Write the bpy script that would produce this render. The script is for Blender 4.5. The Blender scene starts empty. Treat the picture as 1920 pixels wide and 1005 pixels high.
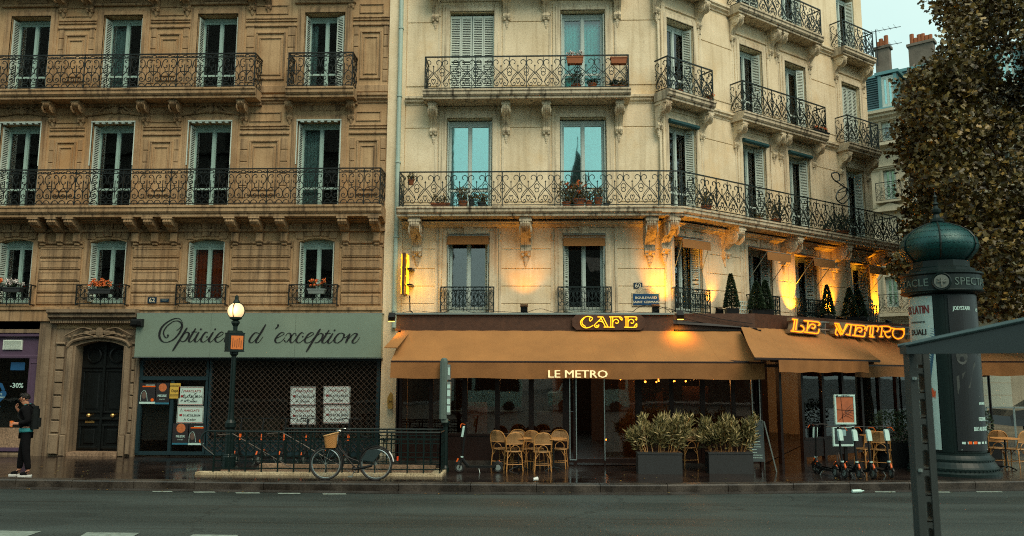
import bpy, bmesh, math, random
from math import sin, cos, tan, pi, radians, atan2, hypot, sqrt
from mathutils import Vector, Matrix
random.seed(7)
S = bpy.context.scene
COL = S.collection
# ------------------------------------------------------------------ camera
FPX = 1468.0; YAW, PIT, ROL = radians(2.08), radians(7.51), radians(.203); CAMH = 2.3
_f = Vector((-sin(YAW)*cos(PIT), cos(YAW)*cos(PIT), sin(PIT))); _r = Vector((cos(YAW), sin(YAW), 0)); _u = _r.cross(_f)
_r, _u = _r*cos(ROL)+_u*sin(ROL), -_r*sin(ROL)+_u*cos(ROL)
cam = bpy.data.cameras.new('camera'); camo = bpy.data.objects.new('camera', cam); COL.objects.link(camo)
M = Matrix.Identity(4)
for i in range(3): M[i][0] = _r[i]; M[i][1] = _u[i]; M[i][2] = -_f[i]
M[2][3] = CAMH; camo.matrix_world = M
cam.sensor_width = 36; cam.lens = FPX/1920*36; cam.clip_end = 900; cam.clip_start = .05
cam.dof.use_dof = True; cam.dof.focus_distance = 20.5; cam.dof.aperture_fstop = 4.0
S.camera = camo
# ------------------------------------------------------------------ world, sun, exposure
W = bpy.data.worlds.new('World'); S.world = W; W.use_nodes = True
nt = W.node_tree; nt.nodes.clear()
out = nt.nodes.new('ShaderNodeOutputWorld'); add = nt.nodes.new('ShaderNodeAddShader')
b1 = nt.nodes.new('ShaderNodeBackground'); b2 = nt.nodes.new('ShaderNodeBackground')
sky = nt.nodes.new('ShaderNodeTexSky'); sky.sky_type = 'NISHITA'; sky.sun_disc = False
SUN_EL, SUN_AZ = radians(50), radians(150)      # azimuth from +Y clockwise: behind the camera, to the right
sky.sun_elevation = SUN_EL; sky.sun_rotation = SUN_AZ; sky.dust_density = 4
nt.links.new(sky.outputs[0], b1.inputs[0]); b1.inputs[1].default_value = .012
tc = nt.nodes.new('ShaderNodeTexCoord'); no = nt.nodes.new('ShaderNodeTexNoise'); no.inputs['Scale'].default_value = 2.2; no.inputs['Detail'].default_value = 5
cr = nt.nodes.new('ShaderNodeValToRGB'); cr.color_ramp.elements[0].color = (.39, .56, .51, 1); cr.color_ramp.elements[1].color = (.53, .69, .64, 1)
cr.color_ramp.elements[0].position = .3; cr.color_ramp.elements[1].position = .75
nt.links.new(tc.outputs['Generated'], no.inputs['Vector']); nt.links.new(no.outputs[0], cr.inputs[0]); nt.links.new(cr.outputs[0], b2.inputs[0])
b2.inputs[1].default_value = .95
nt.links.new(b1.outputs[0], add.inputs[0]); nt.links.new(b2.outputs[0], add.inputs[1]); nt.links.new(add.outputs[0], out.inputs[0])
sd = bpy.data.lights.new('sun', 'SUN'); sd.energy = 1.5; sd.angle = radians(36); sd.color = (1, .84, .62)
so = bpy.data.objects.new('sun', sd); COL.objects.link(so); so.location = (10, -10, 30)
_d = Vector((sin(SUN_AZ)*cos(SUN_EL), cos(SUN_AZ)*cos(SUN_EL), sin(SUN_EL)))
so.rotation_euler = (-_d).to_track_quat('-Z', 'Y').to_euler()
S.view_settings.view_transform = 'Standard'; S.view_settings.look = 'None'; S.view_settings.gamma = 1
S.view_settings.exposure = .62
S.cycles.use_denoising = False; S.cycles.filter_width = 1.1; S.cycles.max_bounces = 6; S.cycles.diffuse_bounces = 3; S.cycles.glossy_bounces = 4
S.cycles.transparent_max_bounces = 16; S.cycles.sample_clamp_indirect = 4; S.cycles.caustics_reflective = False
# ------------------------------------------------------------------ photo-point helpers (author's tape measure)
CP = Vector((0, 0, CAMH))
def ray(x, y): return _f*FPX + _r*(x-960) + _u*(502.5-y)
def onZ(x, y, z=0.0):
    d = ray(x, y); return CP + d*((z-CAMH)/d.z)
def onY(x, y, Y):
    d = ray(x, y); return CP + d*(Y/d.y)
YA = 21.1
TH = radians(37.0); PC = (3.42, YA)
class Frame:                                       # u along the facade, v out of it, z up
    def __init__(s, x, y, a): s.x, s.y, s.a = x, y, a; s.c, s.s = cos(a), sin(a)
    def w(s, u, v, z): return (s.x+u*s.c+v*s.s, s.y+u*s.s-v*s.c, z)
    def sub(s, u, v, a=0):
        p = s.w(u, v, 0); return Frame(p[0], p[1], s.a+a)
    def px(s, x, y, v=0):                           # photo point -> (u,z) on the plane v
        d = ray(x, y); P = s.w(0, v, 0); n = Vector((s.s, -s.c, 0))
        t = (Vector((P[0], P[1], 0)) - Vector((0, 0, 0))).dot(n)/d.dot(n); q = CP + d*t
        return ((q.x-s.x)*s.c+(q.y-s.y)*s.s, q.z)
FA = Frame(0, YA, 0); FB = Frame(PC[0], PC[1], TH); F0 = Frame(0, 0, 0)
class FW:                                          # plain world frame
    a = 0
    def w(s, x, y, z): return (x, y, z)
WF = FW()
# ------------------------------------------------------------------ materials
def lin(h):
    h = h.lstrip('#'); c = [int(h[i:i+2], 16)/255 for i in (0, 2, 4)]
    return tuple(((x+.055)/1.055)**2.4 if x > .04045 else x/12.92 for x in c)+(1,)
def newmat(name):
    m = bpy.data.materials.new(name); m.use_nodes = True; return m, m.node_tree, m.node_tree.nodes['Principled BSDF']
def mat(name, c, rough=.6, metal=0, var=.12, scale=8, bump=0, spec=.5, bscale=None, coat=0):
    m, t, p = newmat(name); c = c if len(c) == 4 else tuple(c)+(1,)
    p.inputs['Roughness'].default_value = rough; p.inputs['Metallic'].default_value = metal
    p.inputs['Specular IOR Level'].default_value = spec; p.inputs['Coat Weight'].default_value = coat
    tc = t.nodes.new('ShaderNodeTexCoord'); n = t.nodes.new('ShaderNodeTexNoise'); n.inputs['Scale'].default_value = scale; n.inputs['Detail'].default_value = 6
    n.inputs['Roughness'].default_value = .65
    mx = t.nodes.new('ShaderNodeMix'); mx.data_type = 'RGBA'
    mx.inputs[6].default_value = tuple(x*(1-var*1.6) for x in c[:3])+(1,); mx.inputs[7].default_value = tuple(min(1, x*(1+var*1.4)) for x in c[:3])+(1,)
    t.links.new(tc.outputs['Object'], n.inputs['Vector']); t.links.new(n.outputs[0], mx.inputs[0]); t.links.new(mx.outputs[2], p.inputs['Base Color'])
    if bump:
        n2 = t.nodes.new('ShaderNodeTexNoise'); n2.inputs['Scale'].default_value = bscale or scale*4; n2.inputs['Detail'].default_value = 5
        b = t.nodes.new('ShaderNodeBump'); b.inputs['Strength'].default_value = bump; b.inputs['Distance'].default_value = .02
        t.links.new(tc.outputs['Object'], n2.inputs['Vector']); t.links.new(n2.outputs[0], b.inputs['Height']); t.links.new(b.outputs[0], p.inputs['Normal'])
    return m
def stone(name, c1, c2, dirt, dirt_amt=.5, rust=None, fine=.45):
    m, t, p = newmat(name); N = t.nodes.new; Lk = t.links.new
    p.inputs['Roughness'].default_value = .85; p.inputs['Specular IOR Level'].default_value = .25
    tc = N('ShaderNodeTexCoord')
    n = N('ShaderNodeTexNoise'); n.inputs['Scale'].default_value = .9; n.inputs['Detail'].default_value = 8; n.inputs['Roughness'].default_value = .62
    Lk(tc.outputs['Object'], n.inputs['Vector'])
    r = N('ShaderNodeValToRGB'); r.color_ramp.elements[0].position = .36; r.color_ramp.elements[1].position = .64
    r.color_ramp.elements[0].color = c1+(1,); r.color_ramp.elements[1].color = c2+(1,); Lk(n.outputs[0], r.inputs[0])
    # rain streaks: noise stretched along z
    mp = N('ShaderNodeMapping'); mp.inputs['Scale'].default_value = (5.5, 5.5, .35); Lk(tc.outputs['Object'], mp.inputs[0])
    n2 = N('ShaderNodeTexNoise'); n2.inputs['Scale'].default_value = 1.6; n2.inputs['Detail'].default_value = 7; Lk(mp.outputs[0], n2.inputs['Vector'])
    r2 = N('ShaderNodeValToRGB'); r2.color_ramp.elements[0].position = .50; r2.color_ramp.elements[1].position = .74
    r2.color_ramp.elements[0].color = (0, 0, 0, 1); r2.color_ramp.elements[1].color = (dirt_amt,)*3+(1,); Lk(n2.outputs[0], r2.inputs[0])
    mx = N('ShaderNodeMix'); mx.data_type = 'RGBA'; mx.inputs[7].default_value = dirt+(1,)
    Lk(r2.outputs[0], mx.inputs[0]); Lk(r.outputs[0], mx.inputs[6]); last = mx.outputs[2]
    n3 = N('ShaderNodeTexNoise'); n3.inputs['Scale'].default_value = 26; n3.inputs['Detail'].default_value = 4; Lk(tc.outputs['Object'], n3.inputs['Vector'])
    r3 = N('ShaderNodeValToRGB'); r3.color_ramp.elements[0].position = .27; r3.color_ramp.elements[1].position = .5
    r3.color_ramp.elements[0].color = (.45, .42, .4, 1); r3.color_ramp.elements[1].color = (1, 1, 1, 1); Lk(n3.outputs[0], r3.inputs[0])
    m2 = N('ShaderNodeMix'); m2.data_type = 'RGBA'; m2.blend_type = 'MULTIPLY'; m2.inputs[0].default_value = fine; Lk(last, m2.inputs[6]); Lk(r3.outputs[0], m2.inputs[7]); last = m2.outputs[2]
    if rust:
        n4 = N('ShaderNodeTexNoise'); n4.inputs['Scale'].default_value = .55; n4.inputs['Detail'].default_value = 9; n4.inputs['Roughness'].default_value = .7
        mp4 = N('ShaderNodeMapping'); mp4.inputs['Location'].default_value = (7, 3, 5); mp4.inputs['Scale'].default_value = (1, 1, .8); Lk(tc.outputs['Object'], mp4.inputs[0]); Lk(mp4.outputs[0], n4.inputs['Vector'])
        r4 = N('ShaderNodeValToRGB'); r4.color_ramp.elements[0].position = .53; r4.color_ramp.elements[1].position = .68
        r4.color_ramp.elements[0].color = (0, 0, 0, 1); r4.color_ramp.elements[1].color = (.6, .6, .6, 1); Lk(n4.outputs[0], r4.inputs[0])
        m3 = N('ShaderNodeMix'); m3.data_type = 'RGBA'; m3.inputs[7].default_value = rust+(1,); Lk(r4.outputs[0], m3.inputs[0]); Lk(last, m3.inputs[6]); last = m3.outputs[2]
    Lk(last, p.inputs['Base Color'])
    b = N('ShaderNodeBump'); b.inputs['Strength'].default_value = .35; b.inputs['Distance'].default_value = .015; Lk(n3.outputs[0], b.inputs['Height']); Lk(b.outputs[0], p.inputs['Normal'])
    return m
def glass(name, tint, fac, gloss=(1, 1, 1), rough=.02, wav=0.0):
    m = bpy.data.materials.new(name); m.use_nodes = True; t = m.node_tree; t.nodes.clear(); N = t.nodes.new; Lk = t.links.new
    o = N('ShaderNodeOutputMaterial'); mx = N('ShaderNodeMixShader'); tr = N('ShaderNodeBsdfTransparent'); gl = N('ShaderNodeBsdfGlossy')
    tr.inputs[0].default_value = tuple(tint)+(1,); gl.inputs[0].default_value = tuple(gloss)+(1,); gl.inputs['Roughness'].default_value = rough
    lw = N('ShaderNodeLayerWeight'); lw.inputs[0].default_value = .25; ad = N('ShaderNodeMath'); ad.inputs[1].default_value = fac; ad.use_clamp = True
    Lk(lw.outputs['Fresnel'], ad.inputs[0]); Lk(ad.outputs[0], mx.inputs[0]); Lk(tr.outputs[0], mx.inputs[1]); Lk(gl.outputs[0], mx.inputs[2]); Lk(mx.outputs[0], o.inputs[0])
    if wav:
        tc = N('ShaderNodeTexCoord'); n = N('ShaderNodeTexNoise'); n.inputs['Scale'].default_value = 1.3; b = N('ShaderNodeBump'); b.inputs['Strength'].default_value = wav; b.inputs['Distance'].default_value = .05
        Lk(tc.outputs['Object'], n.inputs['Vector']); Lk(n.outputs[0], b.inputs['Height']); Lk(b.outputs[0], gl.inputs['Normal'])
    return m
def glow(name, c, s):
    m, t, p = newmat(name); p.inputs['Base Color'].default_value = tuple(c)+(1,); p.inputs['Emission Color'].default_value = tuple(c)+(1,); p.inputs['Emission Strength'].default_value = s
    return m
def wet(name, c1, c2, r0, r1, scale=1.2, fine=60, bump=.15, spec=.5, slabs=None):
    m, t, p = newmat(name); N = t.nodes.new; Lk = t.links.new; tc = N('ShaderNodeTexCoord')
    n = N('ShaderNodeTexNoise'); n.inputs['Scale'].default_value = scale if not isinstance(scale, tuple) else 1; n.inputs['Detail'].default_value = 7; mpp = N('ShaderNodeMapping'); mpp.inputs['Scale'].default_value = (1, 1, 1) if not isinstance(scale, tuple) else (scale[0], scale[1], 1); Lk(tc.outputs['Object'], mpp.inputs[0]); Lk(mpp.outputs[0], n.inputs['Vector'])
    r = N('ShaderNodeValToRGB'); r.color_ramp.elements[0].position = .35; r.color_ramp.elements[1].position = .65; r.color_ramp.elements[0].color = c1+(1,); r.color_ramp.elements[1].color = c2+(1,)
    Lk(n.outputs[0], r.inputs[0])
    f = N('ShaderNodeTexNoise'); f.inputs['Scale'].default_value = fine; f.inputs['Detail'].default_value = 3; Lk(tc.outputs['Object'], f.inputs['Vector'])
    rf = N('ShaderNodeValToRGB'); rf.color_ramp.elements[0].position = .3; rf.color_ramp.elements[1].position = .7; rf.color_ramp.elements[0].color = (.5, .5, .5, 1); rf.color_ramp.elements[1].color = (1.4, 1.4, 1.4, 1); Lk(f.outputs[0], rf.inputs[0])
    m2 = N('ShaderNodeMix'); m2.data_type = 'RGBA'; m2.blend_type = 'MULTIPLY'; m2.inputs[0].default_value = 1; Lk(r.outputs[0], m2.inputs[6]); Lk(rf.outputs[0], m2.inputs[7])
    if isinstance(scale, tuple):                        # rusty run-off streaks, patches and hairline cracks along the lane
        for (sc_, lo, hi, col, amt, det) in (((.10, 2.6), .60, .70, (.45, .30, .22, 1), .55, 3), ((.35, .9), .58, .60, (.62, .62, .62, 1), .45, 1)):
            mp2 = N('ShaderNodeMapping'); mp2.inputs['Scale'].default_value = (sc_[0], sc_[1], 1); mp2.inputs['Location'].default_value = (hi*9, lo*5, 0); Lk(tc.outputs['Object'], mp2.inputs[0]); n9 = N('ShaderNodeTexNoise'); n9.inputs['Scale'].default_value = 1; n9.inputs['Detail'].default_value = det; Lk(mp2.outputs[0], n9.inputs['Vector'])
            r9 = N('ShaderNodeValToRGB'); r9.color_ramp.elements[0].position = lo; r9.color_ramp.elements[1].position = hi; r9.color_ramp.elements[0].color = (0, 0, 0, 1); r9.color_ramp.elements[1].color = (amt,)*3+(1,); Lk(n9.outputs[0], r9.inputs[0])
            m9 = N('ShaderNodeMix'); m9.data_type = 'RGBA'; m9.blend_type = 'MULTIPLY'; Lk(r9.outputs[0], m9.inputs[0]); Lk(m2.outputs[2], m9.inputs[6]); m9.inputs[7].default_value = col; m2 = m9
        vo = N('ShaderNodeTexVoronoi'); vo.feature = 'DISTANCE_TO_EDGE'; mp3 = N('ShaderNodeMapping'); mp3.inputs['Scale'].default_value = (.22, .5, 1); nz = N('ShaderNodeTexNoise'); nz.inputs['Scale'].default_value = 3; vm = N('ShaderNodeMix'); vm.data_type = 'RGBA'; vm.inputs[0].default_value = .12
        Lk(tc.outputs['Object'], mp3.inputs[0]); Lk(tc.outputs['Object'], nz.inputs['Vector']); Lk(mp3.outputs[0], vm.inputs[6]); Lk(nz.outputs['Color'], vm.inputs[7]); Lk(vm.outputs[2], vo.inputs['Vector']); vo.inputs['Scale'].default_value = 1
        r9 = N('ShaderNodeValToRGB'); r9.color_ramp.elements[0].position = 0; r9.color_ramp.elements[1].position = .006; r9.color_ramp.elements[0].color = (.5, .5, .5, 1); r9.color_ramp.elements[1].color = (1, 1, 1, 1); Lk(vo.outputs[0], r9.inputs[0])
        m9 = N('ShaderNodeMix'); m9.data_type = 'RGBA'; m9.blend_type = 'MULTIPLY'; m9.inputs[0].default_value = 1; Lk(m2.outputs[2], m9.inputs[6]); Lk(r9.outputs[0], m9.inputs[7]); m2 = m9
    Lk(m2.outputs[2], p.inputs['Base Color']); p.inputs['Specular IOR Level'].default_value = spec
    mr = N('ShaderNodeMapRange'); mr.inputs[1].default_value = .35; mr.inputs[2].default_value = .65; mr.inputs[3].default_value = r0; mr.inputs[4].default_value = r1; Lk(n.outputs[0], mr.inputs[0]); Lk(mr.outputs[0], p.inputs['Roughness'])
    b = N('ShaderNodeBump'); b.inputs['Strength'].default_value = bump; b.inputs['Distance'].default_value = .01; Lk(f.outputs[0], b.inputs['Height']); Lk(b.outputs[0], p.inputs['Normal'])
    return m
def leafmat(name, cols, rough=.5):
    m, t, p = newmat(name); N = t.nodes.new; a = N('ShaderNodeAttribute'); a.attribute_name = 'rnd'; r = N('ShaderNodeValToRGB'); e = r.color_ramp.elements
    e[0].color = cols[0]+(1,); e[1].color = cols[-1]+(1,)
    for i in range(1, len(cols)-1): q = e.new(i/(len(cols)-1)); q.color = cols[i]+(1,)
    t.links.new(a.outputs['Fac'], r.inputs[0]); t.links.new(r.outputs[0], p.inputs['Base Color']); p.inputs['Roughness'].default_value = rough
    p.inputs['Specular IOR Level'].default_value = .4
    return m
MT = {}
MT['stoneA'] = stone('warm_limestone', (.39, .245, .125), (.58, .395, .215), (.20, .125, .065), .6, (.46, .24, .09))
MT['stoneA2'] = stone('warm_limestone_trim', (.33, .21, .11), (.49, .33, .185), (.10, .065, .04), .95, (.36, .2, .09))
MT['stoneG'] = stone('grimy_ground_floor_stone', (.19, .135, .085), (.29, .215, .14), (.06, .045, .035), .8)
MT['stoneB'] = stone('cream_limestone', (.74, .60, .39), (.90, .76, .53), (.50, .38, .22), .5, (.74, .50, .24), .22)
MT['stoneB2'] = stone('cream_limestone_trim', (.68, .57, .39), (.84, .72, .51), (.26, .19, .12), .75, (.45, .26, .12), .3)
MT['stoneC'] = stone('pale_limestone', (.48, .42, .30), (.60, .52, .38), (.3, .25, .17), .4)
MT['soot'] = stone('soot_stained_stone', (.50, .42, .29), (.66, .56, .40), (.03, .02, .015), 1.0)
MT['iron'] = mat('black_wrought_iron', (.012, .017, .017), .45, .3, .2, 20)
MT['ironB'] = mat('dark_green_wrought_iron', (.010, .022, .022), .45, .3, .2, 20)
MT['white'] = mat('pale_painted_wood', (.50, .60, .55), .45, 0, .10, 5)
MT['whiteA'] = mat('grey_green_painted_wood', (.33, .48, .43), .5, 0, .12, 5)
MT['shut'] = mat('pale_painted_shutter', (.60, .68, .60), .55, 0, .1, 6)
MT['glassA'] = glass('dark_window_glass', (.75, .8, .8), .07, wav=.04)
MT['glassB'] = glass('sky_reflecting_glass', (.6, .8, .8), .42, (.62, .98, .95), wav=.02)
MT['glassT'] = glass('clear_window_glass', (.92, .97, .97), .06)
MT['glassC'] = glass('cafe_glass', (.72, .62, .5), .05, wav=.03)
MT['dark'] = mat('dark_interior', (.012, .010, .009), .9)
MT['darkwood'] = mat('dark_varnished_wood', (.022, .009, .006), .4, 0, .3, 12, spec=.3)
MT['curt'] = mat('sheer_curtain', (.42, .62, .58), .9, 0, .1, 3)
MT['curtteal'] = mat('turquoise_curtain', (.16, .80, .76), .9, 0, .15, 3)
MT['curtred'] = mat('rust_red_curtain', (.62, .10, .02), .9, 0, .25, 3)
MT['awn'] = mat('tan_awning_canvas', (.34, .15, .042), .85, 0, .24, 1.1, .3, bscale=50)
MT['awnback'] = mat('awning_valance_canvas', (.29, .12, .033), .85, 0, .26, 2.2, .25, bscale=60)
MT['brownfascia'] = mat('rusty_brown_fascia', (.085, .036, .018), .6, .2, .45, 9, .2)
MT['metal'] = mat('grey_metal', (.30, .36, .34), .4, .6, .15, 6)
MT['blackm'] = mat('black_plastic', (.008, .009, .009), .45, 0, .2, 10, spec=.25)
MT['rubber'] = mat('black_rubber', (.015, .015, .014), .8, 0, .2, 10)
MT['chrome'] = mat('brushed_steel', (.55, .62, .60), .25, .9, .1, 10)
MT['signboard'] = mat('brushed_grey_green_sign_panel', (.235, .315, .25), .38, .25, .10, 2.0, spec=.6)
MT['ink'] = mat('black_lettering', (.008, .008, .010), .5)
MT['paper'] = mat('white_poster_paper', (.50, .66, .60), .6, 0, .05, 3)
MT['cream'] = mat('cream_lettering', (.80, .72, .50), .5)
MT['orange'] = mat('orange_plastic', (.85, .13, .01), .4)
MT['rattan'] = mat('woven_rattan_cane', (.52, .25, .07), .5, 0, .3, 40, .2)
MT['rattanw'] = mat('rattan_back_weave', (.40, .22, .085), .55, 0, .35, 70, .3)
MT['terra'] = mat('terracotta', (.32, .10, .035), .8, 0, .2, 12)
MT['greenm'] = mat('dark_green_painted_iron', (.004, .014, .013), .42, .1, .25, 8, spec=.35)
MT['purple'] = mat('plum_painted_wood', (.085, .05, .09), .5, 0, .15, 5)
MT['door'] = mat('black_painted_door', (.006, .008, .008), .36, 0, .3, 6, spec=.35)
MT['brass'] = mat('brass', (.75, .45, .15), .3, .8)
MT['neon'] = glow('neon_yellow_tube', (1, .46, .012), 1.35)
MT['neonor'] = glow('neon_orange_tube', (1, .22, .006), 1.7)
MT['lampwarm'] = glow('lit_flood_lens', (1, .55, .04), 6)
MT['globe'] = glow('lit_opal_globe', (1, .68, .36), .50)
MT['bulb'] = glow('warm_bulb', (1, .36, .06), 9)
MT['grey'] = mat('charcoal_planter', (.020, .023, .024), .6, 0, .15, 4)
MT['soil'] = mat('soil', (.03, .02, .012), .9)
MT['leafdark'] = leafmat('boxwood_leaves', [(.012, .03, .014), (.03, .055, .025), (.055, .085, .04)])
MT['oleander'] = leafmat('oleander_leaves', [(.06, .06, .022), (.16, .14, .05), (.32, .26, .10), (.50, .38, .18)])
MT['tree'] = leafmat('plane_tree_leaves', [(.030, .020, .007), (.060, .045, .013), (.10, .075, .02), (.15, .105, .024), (.30, .18, .035), (.26, .25, .13)], .42)
MT['balcleaf'] = leafmat('balcony_plant_leaves', [(.04, .05, .015), (.12, .10, .03), (.28, .15, .03), (.09, .10, .04)])
MT['orangefl'] = leafmat('orange_geranium_petals', [(.75, .13, .02), (.9, .26, .08), (.85, .2, .04)])
MT['whitefl'] = leafmat('white_petals', [(.6, .6, .55), (.8, .75, .7), (.7, .5, .5)])
MT['slate'] = mat('slate_roof', (.035, .085, .095), .45, 0, .35, 9, .3)
MT['zinc'] = mat('zinc_flashing', (.12, .26, .27), .4, .4, .15, 5)
MT['pipe'] = mat('pale_green_painted_pipe', (.40, .52, .45), .45, 0, .12, 4)
MT['skin'] = mat('skin', (.48, .22, .13), .55, 0, .1, 9)
MT['jacket'] = mat('black_jacket_cloth', (.006, .006, .007), .9, 0, .3, 14, .5, spec=.1)
MT['hair'] = mat('dark_brown_hair', (.012, .008, .006), .6)
MT['teal'] = mat('teal_checked_shirt', (.03, .28, .30), .8, 0, .3, 30)
MT['white2'] = mat('white_rubber', (.7, .72, .68), .5)
MT['mint'] = mat('pale_mint_plastic', (.50, .72, .66), .4)
MT['wicker'] = mat('tan_wicker', (.52, .24, .07), .6, 0, .3, 45, .3)
MT['asphalt'] = wet('damp_asphalt', (.027, .036, .034), (.046, .060, .055), .46, .72, (.12, 1.1), 38, .5, .35)
MT['pave'] = wet('wet_dark_pavement', (.012, .008, .007), (.028, .019, .016), .06, .26, .9, 24, .10)
MT['kerb'] = wet('wet_granite_kerb', (.022, .017, .013), (.060, .048, .036), .25, .6, 2.5, 40, .3)
MT['lightstone'] = wet('pale_worn_curb_stone', (.42, .33, .20), (.60, .50, .32), .4, .7, 3, 30, .3)
MT['tanstone'] = wet('tan_stairwell_stone', (.22, .14, .085), (.32, .21, .13), .5, .8, 2, 30, .3)
MT['paint'] = mat('worn_white_road_paint', (.22, .27, .235), .6, 0, .6, 9)
MT['oppo'] = mat('opposite_facade_stone', (.06, .05, .04), .9, 0, .2, .3)
# ------------------------------------------------------------------ mesh builder
def root_loc(o):
    while o.parent: o = o.parent
    return o.location.copy()
class MB:
    def __init__(s, fr=None): s.fr = fr or WF; s.v = []; s.f = []; s.r = []; s.cur = None
    def add(s, vs, fs):
        b = len(s.v); w = s.fr.w; s.v += [w(*p) for p in vs]; s.f += [tuple(b+i for i in q) for q in fs]
        if s.cur is not None: s.r += [s.cur]*len(fs)
    def box(s, x0, x1, y0, y1, z0, z1):
        s.add([(x, y, z) for z in (z0, z1) for y in (y0, y1) for x in (x0, x1)],
              [(0, 1, 3, 2), (4, 6, 7, 5), (0, 4, 5, 1), (2, 3, 7, 6), (0, 2, 6, 4), (1, 5, 7, 3)])
    def bbox(s, x0, x1, y0, y1, z0, z1, b=.01):       # chamfered on the front (high v) face
        s.add([(x0, y0, z0), (x1, y0, z0), (x1, y0, z1), (x0, y0, z1), (x0, y1-b, z0), (x1, y1-b, z0), (x1, y1-b, z1), (x0, y1-b, z1),
               (x0+b, y1, z0+b), (x1-b, y1, z0+b), (x1-b, y1, z1-b), (x0+b, y1, z1-b)],
              [(0, 1, 5, 4), (1, 2, 6, 5), (2, 3, 7, 6), (3, 0, 4, 7), (4, 5, 9, 8), (5, 6, 10, 9), (6, 7, 11, 10), (7, 4, 8, 11), (8, 9, 10, 11), (0, 3, 2, 1)])
    def quad(s, *p): s.add(list(p), [tuple(range(len(p)))])
    def tube(s, pts, r, n=5, closed=False, cap=True):
        pts = [Vector(p) for p in pts]; m = len(pts)
        if m < 2: return
        rr = r if isinstance(r, (list, tuple)) else [r]*m
        vs = []; ref = None
        for i, p in enumerate(pts):
            a = pts[(i-1) % m] if (closed or i > 0) else p; b = pts[(i+1) % m] if (closed or i < m-1) else p
            d = (b-a); d = d.normalized() if d.length > 1e-9 else Vector((0, 0, 1))
            if ref is None: ref = Vector((0, 0, 1)) if abs(d.z) < .9 else Vector((1, 0, 0))
            x = ref - d*ref.dot(d)
            if x.length < 1e-6: x = d.orthogonal()
            x.normalize(); y = d.cross(x); ref = x
            for k in range(n):
                t = 2*pi*(k+.5)/n; vs.append(tuple(p + x*(cos(t)*rr[i]) + y*(sin(t)*rr[i])))
        fs = []
        for i in range(m if closed else m-1):
            j = (i+1) % m
            for k in range(n): fs.append((i*n+k, i*n+(k+1) % n, j*n+(k+1) % n, j*n+k))
        if not closed and cap: fs.append(tuple(range(n))); fs.append(tuple(range((m-1)*n, m*n)))
        s.add(vs, fs)
    def lathe(s, prof, cx=0, cy=0, n=16, a0=0, a1=2*pi, mod=None):
        full = abs(a1-a0-2*pi) < 1e-6; cnt = n if full else n+1; vs = []; fs = []
        for (r, z) in prof:
            for k in range(cnt):
                t = a0+(a1-a0)*k/n; q = r*(mod(t) if mod else 1); vs.append((cx+q*cos(t), cy+q*sin(t), z))
        for i in range(len(prof)-1):
            for k in range(n):
                k2 = (k+1) % cnt; fs.append((i*cnt+k, i*cnt+k2, (i+1)*cnt+k2, (i+1)*cnt+k))
        s.add(vs, fs)
    def prism(s, poly, v0, v1):                        # poly in (u,z), extruded along v
        n = len(poly); vs = [(a, v0, b) for a, b in poly]+[(a, v1, b) for a, b in poly]
        s.add(vs, [tuple(range(n)), tuple(range(n, 2*n))]+[(i, (i+1) % n, n+(i+1) % n, n+i) for i in range(n)])
    def extru(s, poly, u0, u1):                        # poly in (v,z), extruded along u
        n = len(poly); vs = [(u0, a, b) for a, b in poly]+[(u1, a, b) for a, b in poly]
        s.add(vs, [tuple(range(n)), tuple(range(n, 2*n))]+[(i, (i+1) % n, n+(i+1) % n, n+i) for i in range(n)])
    def hprism(s, poly, z0, z1):                       # poly in (x,y), extruded along z
        n = len(poly); vs = [(a, b, z0) for a, b in poly]+[(a, b, z1) for a, b in poly]
        s.add(vs, [tuple(range(n)), tuple(range(n, 2*n))]+[(i, (i+1) % n, n+(i+1) % n, n+i) for i in range(n)])
    def ball(s, c, r, n=8, sq=(1, 1, 1), m=6):
        vs = []; fs = []
        for i in range(m+1):
            t = pi*i/m
            for k in range(n): a = 2*pi*k/n; vs.append((c[0]+r*sq[0]*sin(t)*cos(a), c[1]+r*sq[1]*sin(t)*sin(a), c[2]+r*sq[2]*cos(t)))
        for i in range(m):
            for k in range(n): fs.append((i*n+k, i*n+(k+1) % n, (i+1)*n+(k+1) % n, (i+1)*n+k))
        s.add(vs, fs)
    def leaf(s, c, L, w, d, up):                       # folded pointed leaf
        d = d.normalized(); sd = d.cross(up)
        if sd.length < 1e-3: sd = d.orthogonal()
        sd.normalize(); nn = sd.cross(d)
        c = Vector(c); a = c; b = c+d*L; l = c+d*L*.45+sd*w*.5+nn*w*.18; r = c+d*L*.45-sd*w*.5+nn*w*.18
        s.add([tuple(a), tuple(l), tuple(b), tuple(r)], [(0, 1, 2), (0, 2, 3)])
    def build(s, name, m, parent=None, smooth=False, loc=None, label=None, cat=None, group=None, kind=None, dup=None):
        if not s.v: return None
        if parent is not None: base = root_loc(parent)
        elif loc is not None: base = Vector(loc)
        else:
            xs = [p[0] for p in s.v]; ys = [p[1] for p in s.v]; zs = [p[2] for p in s.v]
            base = Vector(((min(xs)+max(xs))/2, (min(ys)+max(ys))/2, min(zs)))
        me = bpy.data.meshes.new(name); bx, by, bz = base
        me.from_pydata([(p[0]-bx, p[1]-by, p[2]-bz) for p in s.v], [], s.f)
        if s.r and len(s.r) == len(s.f):
            at = me.attributes.new('rnd', 'FLOAT', 'FACE'); at.data.foreach_set('value', s.r)
        me.materials.append(MT[m] if isinstance(m, str) else m)
        if smooth: me.polygons.foreach_set('use_smooth', [True]*len(me.polygons))
        me.update()
        o = bpy.data.objects.new(name, me); COL.objects.link(o)
        if parent is not None: o.parent = parent
        else: o.location = base
        return tag(o, label, cat, group, kind)
def tag(o, label=None, cat=None, group=None, kind=None):
    if label: o['label'] = label
    if cat: o['category'] = cat
    if group: o['group'] = group
    if kind: o['kind'] = kind
    return o
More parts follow.
